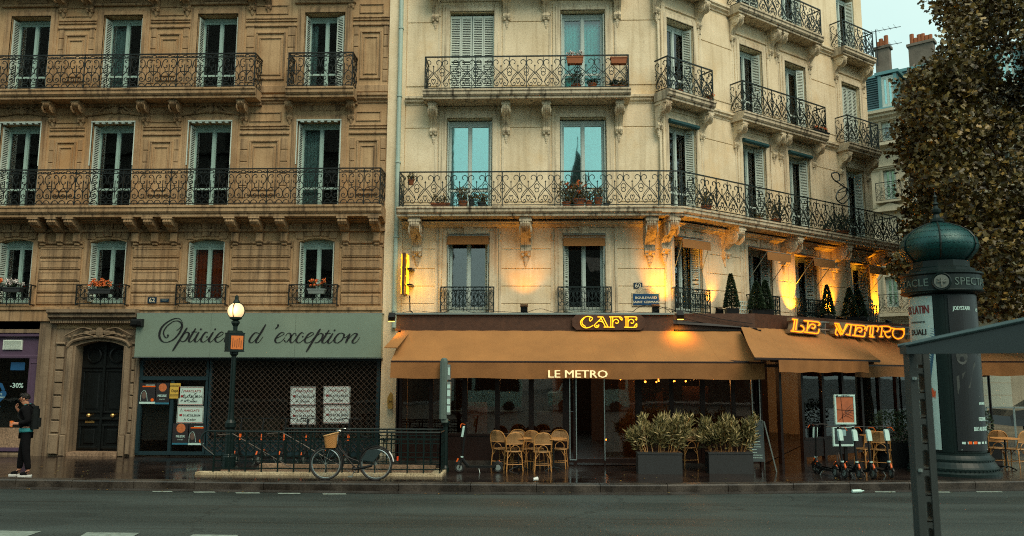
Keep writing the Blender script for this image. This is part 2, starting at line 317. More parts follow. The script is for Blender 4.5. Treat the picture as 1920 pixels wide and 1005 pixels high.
def thing(name, loc, label, cat, group=None, rz=0):
    o = bpy.data.objects.new(name, None); COL.objects.link(o); o.location = loc; o.rotation_euler = (0, 0, rz); o.empty_display_size = .2
    return tag(o, label, cat, group)
def copy_tree(o, parent=None):
    c = o.copy(); COL.objects.link(c)
    if parent is not None: c.parent = parent
    for ch in list(o.children): copy_tree(ch, c)
    return c
def place_copy(proto, used, loc, rz, label, group=None, sc=1):
    o = proto if not used else copy_tree(proto)
    o.location = loc; o.rotation_euler = (0, 0, rz); o['label'] = label; o.scale = (sc, sc, sc)
    if group: o['group'] = group
    return o
def catmull(P, n=6, closed=False):
    P = [Vector(p) if len(p) == 3 else Vector((p[0], p[1], 0)) for p in P]; out = []; m = len(P)
    for i in range(m if closed else m-1):
        a = P[(i-1) % m] if (closed or i > 0) else P[0]; b = P[i]; c = P[(i+1) % m]; d = P[(i+2) % m] if (closed or i < m-2) else P[-1]
        for k in range(n):
            t = k/n; out.append(.5*((2*b)+(c-a)*t+(2*a-5*b+4*c-d)*t*t+(3*b-a-3*c+d)*t**3))
    if not closed: out.append(P[-1])
    return out
_txt = {}
def text_mesh(mb, s, u, z, size, v=0, depth=.006, align='CENTER', bold=0, sx=1, shear=0, mapf=None):
    """letters in the (u,z) plane of the builder's frame"""
    key = (s, shear)
    if key not in _txt:
        c = bpy.data.curves.new('t', 'FONT'); c.body = s; c.size = 1; c.align_x = 'LEFT'; c.shear = shear; c.resolution_u = 2; c.extrude = .5
        o = bpy.data.objects.new('t', c); COL.objects.link(o); dg = bpy.context.evaluated_depsgraph_get(); me = bpy.data.meshes.new_from_object(o.evaluated_get(dg))
        _txt[key] = ([tuple(q.co) for q in me.vertices], [tuple(p.vertices) for p in me.polygons])
        bpy.data.objects.remove(o); bpy.data.curves.remove(c); bpy.data.meshes.remove(me)
    vs, fs = _txt[key]
    if not vs: return
    x0 = min(p[0] for p in vs); x1 = max(p[0] for p in vs); off = {'CENTER': (x0+x1)/2, 'LEFT': x0, 'RIGHT': x1}[align]
    for k in ((0,) if not bold else (-1, 0, 1)):
        P = [(u+(p[0]-off)*size*sx+k*bold*size, v+(p[2]+.5)*depth+.0006*k, z+p[1]*size) for p in vs]
        if mapf: P = [mapf(*p) for p in P]
        mb.add(P, fs)
# ================================================================== SETTING: ground, road, pavement, sky is the world
def kerby(x):
    pts = [(-60, 16.3), (-11.33, 16.47), (-6, 16.36), (-2.3, 16.32), (2, 16.45), (6, 16.95), (10, 17.5), (40, 21.5)]
    for (a, b), (c, d) in zip(pts, pts[1:]):
        if x <= c: return b+(d-b)*(x-a)/(c-a)
    return pts[-1][1]
RZ = -.14
g = MB(); g.quad((-300, -300, RZ), (300, -300, RZ), (300, 300, RZ), (-300, 300, RZ)); g.build('road', 'asphalt', kind='structure', label='damp grey green asphalt road', loc=(0, 0, RZ))
HX0, HX1, HY0, HY1 = -7.45, -2.42, 17.86, 18.46            # stairwell opening
pv = MB(); xs = [-60, -30, -20, -14, -11.33, -9, HX0, -6, -4, HX1, -2.3, 0, 2, 4, 6, 8, 10, 14, 20, 40]
for a, b in zip(xs, xs[1:]):
    ka, kb = kerby(a)+.30, kerby(b)+.30
    if HX0 <= a and b <= HX1:
        pv.quad((a, ka, 0), (b, kb, 0), (b, HY0, 0), (a, HY0, 0)); pv.quad((a, HY1, 0), (b, HY1, 0), (b, 60, 0), (a, 60, 0))
    else: pv.quad((a, ka, 0), (b, kb, 0), (b, 60, 0), (a, 60, 0))
pv.build('pavement', 'pave', kind='structure', label='wet dark brown pavement')
kb_ = MB(); x = -58.0; random.seed(3)
while x < 38:
    L = 1.2+random.random()*.3; x2 = x+L-.012; ya, yb = kerby(x), kerby(x2); z1 = .012+random.random()*.006
    kb_.add([(x, ya, RZ-.05), (x2, yb, RZ-.05), (x2, yb+.3, RZ-.05), (x, ya+.3, RZ-.05), (x, ya, z1-.025), (x2, yb, z1-.025), (x2, yb+.3, z1), (x, ya+.3, z1), (x, ya+.025, z1), (x2, yb+.025, z1)],
            [(0, 1, 5, 4), (4, 5, 9, 8), (8, 9, 6, 7), (2, 3, 7, 6), (0, 4, 8, 7, 3), (1, 2, 6, 9, 5), (0, 3, 2, 1)])
    x += L
kb_.build('kerb', 'kerb', kind='structure', label='worn granite kerb')
gt = MB()
for a, b in zip(xs, xs[1:]):
    gt.quad((a, kerby(a)-.32, RZ+.004), (b, kerby(b)-.32, RZ+.004), (b, kerby(b)+.05, RZ+.004), (a, kerby(a)+.05, RZ+.004))
gt.build('gutter', wet('wet_gutter', (.03, .027, .024), (.055, .05, .045), .1, .4, 1.5, 30, .1), kind='structure', label='wet gutter along the kerb')
mk = MB()
def zq(P, z=RZ+.008):
    Q = [onZ(*p, z=z) for p in P]; mk.quad(*[(q.x, q.y, z) for q in Q])
for P in ([(-60, 994), (78, 996), (30, 1012), (-90, 1012)], [(163, 998), (262, 999), (235, 1014), (135, 1014)], [(362, 1002), (447, 1003), (435, 1016), (335, 1016)]): zq(P)
for a, b, y in ((285, 322, 921.5), (362, 402, 922.5), (441, 486, 924), (520, 562, 925), (604, 648, 926), (1640, 1678, 922), (1755, 1780, 922.5), (1830, 1878, 922)):
    zq([(a, y-.9), (b, y-.9), (b+2, y+1.1), (a+2, y+1.1)])
mk.build('road_marking', 'paint', kind='structure', label='worn white painted road markings', loc=(0, 12, RZ))

# ================================================================== ironwork patterns (unit: module width 1.0 = w metres)
def sym(P): return [P, [(-x, y) for x, y in P]]
def pat_A():                                           # scroll pairs over hearts; px units: 184 wide, 375 high, y down
    L = []
    for s in (1, -1):
        sp = [(s*(38+r*cos(a)), 82+r*sin(a)) for r, a in [(7, 0.), (12, 1.4 if s > 0 else 1.7), (17, 2.8 if s > 0 else .3), (22, 4.2 if s > 0 else -1.1)]]
        L.append(catmull([(s*44, 88), (s*32, 92), (s*24, 80), (s*34, 62), (s*56, 62), (s*76, 85), (s*80, 120), (s*66, 150), (s*42, 156), (s*26, 146), (s*28, 132), (s*38, 134)], 3))
        L.append([(s*62, 152), (s*46, 175), (s*48, 200)])
        L.append(catmull([(s*10, 200), (s*46, 205), (s*78, 228), (s*92, 268), (s*80, 305), (s*52, 318), (s*26, 302), (s*28, 276), (s*50, 270), (s*60, 284), (s*50, 292)], 3))
        L.append(catmull([(s*4, 250), (s*20, 225), (s*46, 203)], 3))
        L.append(catmull([(s*90, 372), (s*76, 346), (s*52, 336), (s*26, 346), (s*12, 372)], 2))
        L.append([(s*92, 28), (s*66, 20), (s*40, 30), (s*24, 28)])
        L.append([(s*92, 28), (s*66, 38), (s*40, 26)])
    L.append([(26*cos(a*pi/5), 28+15*sin(a*pi/5)) for a in range(11)])
    L.append([(0, 118), (0, 325)]); L.append([(-92, 125), (-92, 160)])
    return [[(x/184, 1-y/375) for x, y in [(q[0], q[1]) for q in P]] for P in L]
def pat_B():                                           # crossing S curves, heart and finial
    L = []
    for s in (1, -1):
        L.append(catmull([(s*24, 46), (s*17, 40), (s*18, 28), (s*30, 20), (s*44, 28), (s*47, 46), (s*34, 72), (s*8, 96), (s*-6, 112), (s*-26, 138), (s*-46, 162)], 4))
        L.append(catmull([(s*50, 120), (s*43, 118), (s*38, 108), (s*44, 98)], 3))
        L.append(catmull([(s*8, 100), (s*30, 128), (s*42, 158), (s*34, 180), (s*20, 182), (s*15, 170), (s*22, 163), (s*28, 170)], 4))
        L.append(catmull([(s*50, 70), (s*40, 78), (s*36, 92), (s*44, 100), (s*50, 94)], 3))
        L.append(catmull([(0, 172), (s*10, 156), (s*11, 143), (s*4, 139), (0, 148)], 3))
    L.append([(0, 55), (0, 98)]); L.append([(-4, 62), (0, 54), (4, 62)]); L.append([(50, 6), (50, 60)])
    return [[(x/100, 1-y/195) for x, y in [(q[0], q[1]) for q in P]] for P in L]
def pat_W():                                           # small window guard: dense scrolls
    L = []
    for s in (1, -1):
        L.append(catmull([(s*14, 60), (s*8, 50), (s*18, 36), (s*38, 44), (s*40, 70), (s*12, 100), (s*-14, 130), (s*-38, 150)], 3))
        L.append(catmull([(s*12, 150), (s*24, 160), (s*40, 150), (s*36, 128), (s*20, 132)], 3))
    L.append([(50, 30), (50, 195)]); L.append([(0, 30), (0, 195)]); L.append([(18*cos(a*pi/4), 15+11*sin(a*pi/4)) for a in range(9)])
    return [[(x/100, 1-y/195) for x, y in [(q[0], q[1]) for q in P]] for P in L]
PAT = {'A': pat_A(), 'B': pat_B(), 'W': pat_W()}
def railing_run(mb, u0, u1, v, z0, h, kind, mw, r=.0125, frieze=False, bars=True):
    n = max(1, round((u1-u0)/mw)); w = (u1-u0)/n
    mb.box(u0, u1, v-.022, v+.022, z0+h-.03, z0+h); mb.box(u0, u1, v-.012, v+.012, z0+.02, z0+.04)
    if kind == 'A': mb.box(u0, u1, v-.01, v+.01, z0+h*.868, z0+h*.868+.016)
    if kind == 'W': mb.box(u0, u1, v-.01, v+.01, z0+h*.84, z0+h*.84+.014)
    for i in range(n):
        c = u0+w*(i+.5)
        for P in PAT[kind]: mb.tube([(c+x*w, v, z0+.03+y*(h-.05)) for x, y in P], r, 4, cap=False)
        if bars and (i % 3 == 0): mb.box(u0+w*i-.011, u0+w*i+.011, v-.011, v+.011, z0-.02, z0+h)
    mb.box(u1-.014, u1+.014, v-.014, v+.014, z0-.02, z0+h); mb.box(u0-.014, u0+.014, v-.014, v+.014, z0-.02, z0+h)

# ================================================================== facade pieces
def wall_shell(mb, u0, u1, z0, z1, ops, v=0, d=.34):
    """front skin with real openings and deep reveals; ops = (u0,u1,z0,z1,arch)"""
    us = sorted({u0, u1, *[o[0] for o in ops], *[o[1] for o in ops]})
    for a, b in zip(us, us[1:]):
        if b-a < 1e-5: continue
        m = (a+b)/2; cuts = sorted([(o[2], o[3]) for o in ops if o[0] <= m <= o[1]]); z = z0
        for c, e in cuts:
            if c > z: mb.quad((a, v, z), (b, v, z), (b, v, c), (a, v, c))
            z = e
        if z < z1: mb.quad((a, v, z), (b, v, z), (b, v, z1), (a, v, z1))
    for (a, b, c, e, ar) in ops:
        mb.quad((a, v, c), (a, v-d, c), (a, v-d, e), (a, v, e)); mb.quad((b, v, c), (b, v-d, c), (b, v-d, e), (b, v, e))
        mb.quad((a, v, e), (b, v, e), (b, v-d, e), (a, v-d, e)); mb.quad((a, v, c), (b, v, c), (b, v-d, c), (a, v-d, c))
        if ar:                                          # shallow arch filling the top of the opening
            n = 8; low = [(a+(b-a)*i/n, e-ar*(2*i/n-1)**2) for i in range(n+1)]
            for (p, q), (p2, q2) in zip(low, low[1:]):
                mb.quad((p, v-.002, q), (p2, v-.002, q2), (p2, v-.002, e), (p, v-.002, e)); mb.quad((p, v-.002, q), (p2, v-.002, q2), (p2, v-d, q2), (p, v-d, q))
def ring(mb, u0, u1, z0, z1, w, v0, v1, b=.008):       # raised rectangular frame
    mb.bbox(u0, u1, v0, v1, z0, z0+w, b); mb.bbox(u0, u1, v0, v1, z1-w, z1, b)
    mb.bbox(u0, u0+w, v0, v1-.003, z0+w, z1-w, b); mb.bbox(u1-w, u1, v0, v1-.003, z0+w, z1-w, b)
def architrave(mb, u0, u1, z0, z1, w=.17, v=0, arch=0):
    for k, (a, t) in enumerate(((w, .035), (w*.62, .06), (w*.2, .045))):
        mb.bbox(u0-a, u0-.004-(0 if k == 2 else 0), v+.002*k, v+t, z0, z1+a, .012); mb.bbox(u1+.004, u1+a, v+.002*k, v+t, z0, z1+a, .012)
        mb.bbox(u0-.006, u1+.006, v+.002*k, v+t-.003, z1+.004, z1+a-.002, .012)
def window(fr, par, u0, u1, z0, z1, d=.30, pm='glassA', fm='white', cur=None, arch=0, ang=(78, 78), sh=True, shm=None, rail_z=.98, closed=False, opened=0, backm='dark'):
    f = MB(fr); w = u1-u0; v = -d; st = .058
    f.box(u0, u0+.06, v-.03, v+.05, z0, z1); f.box(u1-.06, u1, v-.03, v+.05, z0, z1); f.box(u0+.06, u1-.06, v-.03, v+.05, z1-.09-arch, z1)
    f.box(u0, u1, v-.03, v+.07, z0-.02, z0+.05); m = (u0+u1)/2
    for a, b in ((u0+.06, m), (m, u1-.06)):
        f.box(a, a+st, v-.01, v+.035, z0+.05, z1-.09-arch); f.box(b-st, b, v-.01, v+.035, z0+.05, z1-.09-arch)
        f.box(a+st, b-st, v-.01, v+.033, z0+.05, z0+.16); f.box(a+st, b-st, v-.01, v+.033, z1-.16-arch, z1-.09-arch)
        if rail_z: f.box(a+st, b-st, v-.01, v+.033, z0+rail_z*.62, z0+rail_z*.62+.055)
    f.box(m-.035, m+.035, v+.034, v+.06, z0+.05, z1-.09-arch)
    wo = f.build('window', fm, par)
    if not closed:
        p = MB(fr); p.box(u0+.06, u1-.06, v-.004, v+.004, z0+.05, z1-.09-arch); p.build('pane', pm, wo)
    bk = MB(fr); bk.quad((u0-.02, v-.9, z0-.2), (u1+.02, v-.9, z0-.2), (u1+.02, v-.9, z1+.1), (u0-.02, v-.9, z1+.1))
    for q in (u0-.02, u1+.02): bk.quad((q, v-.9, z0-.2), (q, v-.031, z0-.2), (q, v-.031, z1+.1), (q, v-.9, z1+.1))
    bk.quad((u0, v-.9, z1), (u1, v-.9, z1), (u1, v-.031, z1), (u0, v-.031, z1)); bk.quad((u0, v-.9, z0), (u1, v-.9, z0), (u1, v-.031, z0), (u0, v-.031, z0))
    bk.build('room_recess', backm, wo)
    if cur:
        cm, mode = cur; c = MB(fr)
        def cloth(a, b, za=z0+.04, zb=z1-.1, gather=0):
            n = int((b-a)/.018)+2
            for i in range(n):
                t0, t1 = i/n, (i+1)/n
                def X(t, k): return a+(b-a)*t
                y0, y1 = v-.13+.016*sin(t0*(b-a)*62), v-.13+.016*sin(t1*(b-a)*62)
                if gather:
                    c.quad((X(t0, 0)*(1-.0)+gather*t0*.1, y0, za), (X(t1, 0)+gather*t1*.1, y1, za), (X(t1, 0), y1, zb), (X(t0, 0), y0, zb))
                else: c.quad((X(t0, 0), y0, za), (X(t1, 0), y1, za), (X(t1, 0), y1, zb), (X(t0, 0), y0, zb))
        if mode == 'full': cloth(u0+.05, u1-.05)
        elif mode == 'sides': cloth(u0+.05, u0+.27); cloth(u1-.27, u1-.05)
        elif mode == 'left': cloth(u0+.05, m-.05)
        c.build('curtain', cm, wo)
    if sh:
        for side in (0, 1):
            A = radians(ang[side])
            if opened and side == 1: A = radians(opened)
            L = min(.36, w/2-.03) if not closed else w/2-.01
            if closed: sf = fr.sub(u0+(0 if side == 0 else w), -.10, 0); dirn = 1 if side == 0 else -1
            else:
                sf = fr.sub(u0+.035 if side == 0 else u1-.035, -.02-.0, 0); dirn = 1 if side == 0 else -1
            q = MB(sf); cA, sA = (1, 0) if closed else (cos(A), sin(A))
            def PT(t, n, z): return (dirn*t*cA - dirn*n*sA*0, -t*sA + n, z)
            def slab(t0, t1, n0, n1, za, zb):
                vs = []
                for z in (za, zb):
                    for n in (n0, n1):
                        for t in (t0, t1): vs.append((dirn*(t*cA+n*sA), -t*sA+n*cA, z))
                q.add(vs, [(0, 1, 3, 2), (4, 6, 7, 5), (0, 4, 5, 1), (2, 3, 7, 6), (0, 2, 6, 4), (1, 5, 7, 3)])
            L2 = L if closed else d*.88; za, zb = z0+.05, z1-.05-arch*.5; nleaf = 2 if closed else 1
            for k in range(nleaf):
                a, b = L2*k/nleaf+.004, L2*(k+1)/nleaf-.004
                slab(a, a+.035, -.014, .014, za, zb); slab(b-.035, b, -.014, .014, za, zb); slab(a+.035, b-.035, -.013, .013, za, za+.09); slab(a+.035, b-.035, -.013, .013, zb-.07, zb)
                slab(a+.035, b-.035, -.013, .013, za+(zb-za)*.42, za+(zb-za)*.42+.07)
                z = za+.11; zm = za+(zb-za)*.42
                while z < zb-.09:
                    if not (zm-.045 < z < zm+.075):
                        vs = []
                        for (n, dz) in ((-.012, .03), (.012, 0)):
                            for t in (a+.035, b-.035):
                                vs.append((dirn*(t*cA+n*sA), -t*sA+n*cA, z+dz)); vs.append((dirn*(t*cA+n*sA), -t*sA+n*cA, z+dz+.009))
                        q.add(vs, [(0, 2, 6, 4), (1, 5, 7, 3), (0, 1, 3, 2), (4, 6, 7, 5)])
                    z += .052
            q.build('shutter', shm or 'shut', wo)
    return wo
def console(fr, par, u, zt, h, depth, w, m='stoneB2', big=False, ang=0):
    """carved scroll bracket: S profile, front rib, volute and hanging drop"""
    b = MB(fr.sub(u, 0, ang)); n = 14; pr = []
    for i in range(n+1):
        t = i/n; k = depth*(.10+.90*(0.5+.5*cos(pi*min(1, t*1.18)))**1.15) if t < .85 else depth*.10
        if t > .72: k = depth*(.10+.17*sin(pi*(t-.72)/.28))
        k += depth*.05*sin(t*pi*3.1)*(1-t); pr.append((max(.03, k), zt-.10*h-h*.66*t))
    poly = [(.0, zt-.10*h)]+pr+[(0, zt-.76*h)]
    b.extru(poly, -w/2, w/2)
    inner = [(0, zt-.11*h)]+[(v*.93 if v > .08 else v*.8, z) for v, z in pr]+[(0, zt-.755*h)]
    for a, c in ((-w*.30, -w*.14), (w*.14, w*.30), (-w*.06, w*.06)):
        b.extru([(0, zt-.10*h)]+[(v+.018, z) for v, z in pr]+[(0, zt-.76*h)], a, c)
    b.box(-w*.62, w*.62, 0, depth*1.04, zt-.10*h, zt-.055*h); b.box(-w*.56, w*.56, 0, depth*1.0, zt-.055*h, zt)
    for s in (-1, 1):                                   # volute discs on the cheeks
        r = min(.19*h, depth*.30); C = (depth*.66, zt-.10*h-r*.95)
        b.extru([(C[0]+r*cos(a*pi/6), C[1]+r*sin(a*pi/6)) for a in range(12)], min(s*w*.5, s*(w*.5+.022)), max(s*w*.5, s*(w*.5+.022)))
        b.extru([(C[0]+r*.45*cos(a*pi/6), C[1]+r*.45*sin(a*pi/6)) for a in range(12)], min(s*w*.5, s*(w*.5+.04)), max(s*w*.5, s*(w*.5+.04)))
        b.ball((s*w*.30, depth*.17, zt-.74*h), w*.20, 6, m=4)
    for k, (zz, rr, ww) in enumerate(((.80, .30, .9), (.86, .24, .7), (.92, .17, .55), (.97, .09, .4))):
        b.ball((0, depth*.06, zt-zz*h), w*rr*1.2, 6, (1, .6, 1), 4); b.ball((w*.22*ww, depth*.04, zt-zz*h+.03*h), w*rr*.6, 5, (1, .6, 1), 3); b.ball((-w*.22*ww, depth*.04, zt-zz*h+.03*h), w*rr*.6, 5, (1, .6, 1), 3)
    return b.build('bracket', m, par)
def slab_profile(mb, u0, u1, zt, th, dep, ends=True):
    """moulded balcony slab: straight run with stepped edge"""
    P = [(0, zt), (dep, zt), (dep, zt-th*.18), (dep-.03, zt-th*.26), (dep-.03, zt-th*.55), (dep-.07, zt-th*.72), (dep-.10, zt-th*.74), (dep-.10, zt-th), (0, zt-th)]
    mb.extru(P, u0, u1)
def cornice(mb, u0, u1, zt, th, dep):
    mb.extru([(0, zt), (dep, zt-.01), (dep, zt-th*.3), (dep*.7, zt-th*.42), (dep*.7, zt-th*.62), (dep*.3, zt-th*.8), (dep*.22, zt-th), (0, zt-th)], u0, u1)
def cartouche(mb, u, z, w, h, v=.0):                    # carved leaf ornament in relief
    mb.ball((u, v+.03, z), h*.42, 8, (.8, .35, 1), 6)
    for s in (-1, 1):
        for k in range(5):
            x = u+s*w*(.10+.085*k); mb.ball((x, v+.025, z-h*.10*k+.03*h*sin(k*2)), h*(.30-.04*k), 6, (1.2, .4, .7), 4)
        mb.tube(catmull([(u+s*w*.1, v+.05, z+h*.2), (u+s*w*.25, v+.05, z+h*.35), (u+s*w*.38, v+.05, z+h*.05), (u+s*w*.5, v+.04, z-h*.3)], 4), h*.07, 5)
        mb.tube(catmull([(u+s*w*.08, v+.06, z-h*.3), (u+s*w*.22, v+.05, z-h*.12), (u+s*w*.36, v+.05, z-h*.34)], 4), h*.06, 5)
# ================================================================== BUILDING A (left, warm limestone, street number 62)
bA = thing('apartment_building', (-9, YA, 0), 'weathered brown limestone apartment house on the left, with the optician shop below', 'building')
A3 = [(-19.0, -17.85), (-15.33, -14.16), (-12.59, -11.45), (-9.83, -8.66), (-6.72, -5.56)]
A2 = [(-19.0, -17.85), (-15.35, -14.17), (-12.69, -11.46), (-9.91, -8.68), (-6.81, -5.58)]
A1 = [(-19.0, -17.95), (-15.13, -14.13), (-12.53, -11.48), (-9.76, -8.71), (-6.65, -5.65)]
UL, UR = -22.0, -4.27
zf1, zf2, zf3, zf4 = 4.04, 6.72, 10.06, 13.35
w_ = MB(FA); ops = [(a, b, zf3+.02, 12.46, 0) for a, b in A3]+[(a, b, zf2+.02, 9.27, .06 if i < 4 else 0) for i, (a, b) in enumerate(A2)]+[(a, b, zf1+.06, 5.92, .10) for a, b in A1]
ops += [(a, b, zf4+.02, 15.6, 0) for a, b in A3]
wall_shell(w_, UL, UR, 3.40, 17.5, ops)
w_.quad((UL, 0, 3.40), (UR, 0, 3.40), (UR, -.5, 3.40), (UL, -.5, 3.40)); w_.quad((UL, 0, 0), (UL, 0, 17.5), (UL, -9, 17.5), (UL, -9, 0))
w_.quad((UL, 0, 17.5), (UR, 0, 17.5), (UR, -9, 17.5), (UL, -9, 17.5)); w_.quad((UL, -9, 0), (UR, -9, 0), (UR, -9, 17.5), (UL, -9, 17.5))
w_.build('wall', 'stoneA', bA)
t_ = MB(FA)                                            # stone trim
cartA = MB(FA)
for (a, b) in A3[1:]:
    architrave(t_, a, b, zf3, 12.46, .20); t_.bbox(a-.30, b+.30, 0, .09, 12.74, 12.82, .02); t_.bbox(a+.15, b-.15, 0, .03, 12.86, 13.1, .02)
for i, (a, b) in enumerate(A2[1:]):
    architrave(t_, a, b, zf2, 9.27, .17)
    cartA = MB(FA)
    if i < 3: cartouche(cartA, (a+b)/2, 9.62, .95, .30, .03); t_.tube(catmull([(a-.22, .05, 9.46), ((a+b)/2, .05, 9.56), (b+.22, .05, 9.46)], 5), .035, 5); cartA.build('carved_ornament', 'stoneA2', bA)
    else: t_.bbox(a+.05, b-.05, 0, .03, 9.55, 9.75, .02)
for (a, b) in A1[1:]:
    for k in range(5):                                  # voussoirs over the arch
        x0 = a-.06+(b-a+.12)*k/5; x1 = a-.06+(b-a+.12)*(k+1)/5-.02; m = (a+b)/2
        zlo = 5.985-.10*((x0+x1)/2-m)**2/((b-a)/2)**2
        t_.prism([(x0, zlo), (x1, zlo), (m+(x1-m)*1.22, 6.36), (m+(x0-m)*1.22, 6.36)], 0, .035+.03*(k == 2))
    for s, q in ((-1, a), (1, b)): t_.bbox(min(q, q+s*.14), max(q, q+s*.14), .0, .035, zf1+.02, 5.86, .012)
    t_.bbox(a-.10, b+.10, 0, .12, zf1-.04, zf1+.05, .02)
# piers between windows: nested panels, side ticks, band courses
def piers(L): return [(L[i][1], L[i+1][0]) for i in range(len(L)-1)]+[(L[-1][1], UR)]
for a, b in piers(A3[:4])[0:]:
    pass
for lev, (zb, zt, LL) in enumerate(((zf2, 9.27, A2), (zf3, 12.46, A3))):
    P = piers(LL)
    for k, (a, b) in enumerate(P):
        if k == 0: continue
        a2, b2 = a+.26, b-.26 if k < len(P)-1 else b-.04
        t_.bbox(a2-.03, b2+.03, 0, .05, zt-.40, zt-.34, .015); t_.bbox(a2-.03, b2+.03, 0, .035, zt-.16, zt-.12, .01)
        t_.bbox(a2-.03, b2+.03, 0, .04, zt-.24, zt-.20, .01)
        iw = (b2-a2); c0, c1 = (a2+iw*.20, b2-iw*.20)
        ring(t_, c0, c1, zb+.42, zt-.56, .045, 0, .045); ring(t_, c0+.10, c1-.10, zb+.56, zt-.72, .035, 0, .03)
        for q0, q1 in ((a2, c0-.06), (c1+.06, b2)):
            z = zb+.35
            while z < zt-.55: t_.bbox(q0, q1, 0, .022, z, z+.32, .012); z += .345
        ring(t_, c0-.05, c1+.05, zt-.02, zt+.26, .03, 0, .03)
        t_.bbox(a2-.05, b2+.05, 0, .06, zb+.02, zb+.24, .02)
for k, (a, b) in enumerate(piers(A1)):
    if k == 0: continue
    a2, b2 = a+.19, b-.19 if k < 4 else b-.04
    t_.bbox(a2, b2, 0, .07, 5.76, 5.83, .02); t_.bbox(a2-.02, b2+.02, 0, .05, 5.66, 5.72, .015)
    for j in range(5):
        z0 = zf1+.04+j*.325; t_.bbox(a2+.02, b2-.02, 0, .045, z0, z0+.295, .02); ring(t_, a2+.07, b2-.07, z0+.05, z0+.245, .014, .040, .058, .004)
# band under the first floor
t_.extru([(0, 4.02), (.13, 4.0), (.13, 3.93), (.08, 3.9), (.08, 3.62), (0, 3.60)], UL, UR)
t_.build('stone_trim', 'stoneA2', bA)
for name, u0, u1, zt, dep in (('balcony', UL, -4.25, zf2, .70), ('balcony', UL, -7.86, zf3, .62), ('balcony', -7.02, -5.13, zf3, .60), ('balcony', UL, -7.8, zf4, .62), ('balcony', -7.02, -5.13, zf4, .6)):
    b_ = MB(FA)
    if zt == zf2:
        slab_profile(b_, u0, u1, zt, .30, dep); cornice(b_, u0, u1, zt-.30, .10, .34)
        for q in (.30,): b_.box(u0, u1, 0, .10, zt-.62, zt-.56)
    else: slab_profile(b_, u0, u1, zt, .27, dep); b_.extru([(0, zt-.27), (.10, zt-.27), (.10, zt-.34), (0, zt-.36)], u0, u1)
    bo = b_.build('balcony', 'stoneA2', bA)
    r_ = MB(FA); h = 1.0 if zt == zf2 else .98
    a, b = u0+.05, u1-.05
    railing_run(r_, a, b, dep-.06, zt+.02, h, 'A', .44)
    r2 = MB(FA.sub(b, 0, -pi/2)); railing_run(r2, -dep+.06, 0, 0, zt+.02, h, 'A', .44) if False else None
    for q in ([b] if u0 == UL else [a, b]):              # returns to the wall
        rr = MB(FA.sub(q, 0, 0)); m_ = rr
        m_.box(-.02, .02, 0, dep-.06, zt+h-.01, zt+h+.02); m_.box(-.012, .012, 0, dep-.06, zt+.04, zt+.06); m_.box(-.012, .012, 0, dep-.06, zt+h*.86, zt+h*.86+.016)
        w = dep-.06
        for P in PAT['A']: m_.tube([(0, w/2+x*w, zt+.05+y*(h-.05)) for x, y in P], .0125, 4, cap=False)
        r_.v += m_.v and []; base = len(r_.v); r_.v += m_.v; r_.f += [tuple(i+base for i in f) for f in m_.f]
    r_.build('railing', 'iron', bo)
# string course at the third floor beyond the balconies
for a_ in ((-7.86, -7.03, zf3-.06, .22, .14), (-5.12, UR, zf3-.02, .26, .16), (-5.12, UR, zf4-.02, .26, .16)): s_ = MB(FA); cornice(s_, *a_); s_.build('string_course', 'stoneA2', bA)
for px in (92, 146, 268, 328, 454): u = onY(px, 205, YA-.25)[0]; console(FA, bA, u, zf3-.28, .66, .42, .20, 'stoneA2')
for px in (540, 656): u = onY(px, 205, YA-.2)[0]; console(FA, bA, u, zf3-.28, .62, .24, .17, 'stoneA2')
for px in (111, 162, 286, 345, 468): u = onY(px, 12, YA-.25)[0]; console(FA, bA, u, zf4-.28, .66, .42, .20, 'stoneA2')
for px in (500, 656): u = onY(px, 12, YA-.2)[0]; console(FA, bA, u, zf4-.28, .62, .24, .17, 'stoneA2')
for px in (68.5, 102, 134, 245, 282, 318, 434, 480, 527, 643.6, 702.5):
    u = onY(px, 415, YA-.40)[0]; b = MB(FA.sub(u, 0)); w = .12; zt = zf2-.30
    pr = [(.56, zt-.05), (.57, zt-.13), (.50, zt-.20), (.42, zt-.22), (.33, zt-.24), (.27, zt-.30), (.20, zt-.34)]
    b.extru([(0, zt-.05)]+pr+[(0, zt-.36)], -w, w); b.box(-w*1.25, w*1.25, 0, .60, zt-.05, zt-.005)
    for q in (-.07, 0, .07): b.extru([(0, zt-.05)]+[(v+.014, z) for v, z in pr]+[(0, zt-.36)], q-.018, q+.018)
    b.bbox(-w*.85, w*.85, 0, .16, zt-.62, zt-.36, .03); b.bbox(-w*.6, w*.6, 0, .10, zt-.70, zt-.62, .02)
    b.build('bracket', 'stoneA2', bA)
for i, (a, b) in enumerate(A3[1:]):
    window(FA, bA, a, b, zf3+.03, 12.44, pm='glassA', fm='whiteA', ang=(84-5*(i % 2), 84-8*(i == 1)), shm='shut', opened=(28 if i == 3 else 0), cur=((None, ('curt', 'left'), None, ('curt', 'sides'))[i]))
for i, (a, b) in enumerate(A2[1:]):
    w = window(FA, bA, a, b, zf2+.03, 9.25, pm='glassA', fm='whiteA', ang=(84, 86), arch=.05 if i < 3 else 0, cur=(('curt', 'left') if i == 3 else None))
    v = MB(FA); v.box(a-.02, b+.02, .01, .09, 9.25, 9.29)       # rolled sun blind case with its side rods
    for s in (a-.005, b+.005): v.box(s-.012, s+.012, .05, .075, 8.0, 9.27)
    v.build('blind_rail', 'shut', w); v = MB(FA)
    n = 13
    for k in range(n):
        if k % 2: v.box(a+(b-a)*k/n, a+(b-a)*(k+1)/n, .02, .085, 9.21, 9.248)
    v.build('blind_fringe', 'white', w)
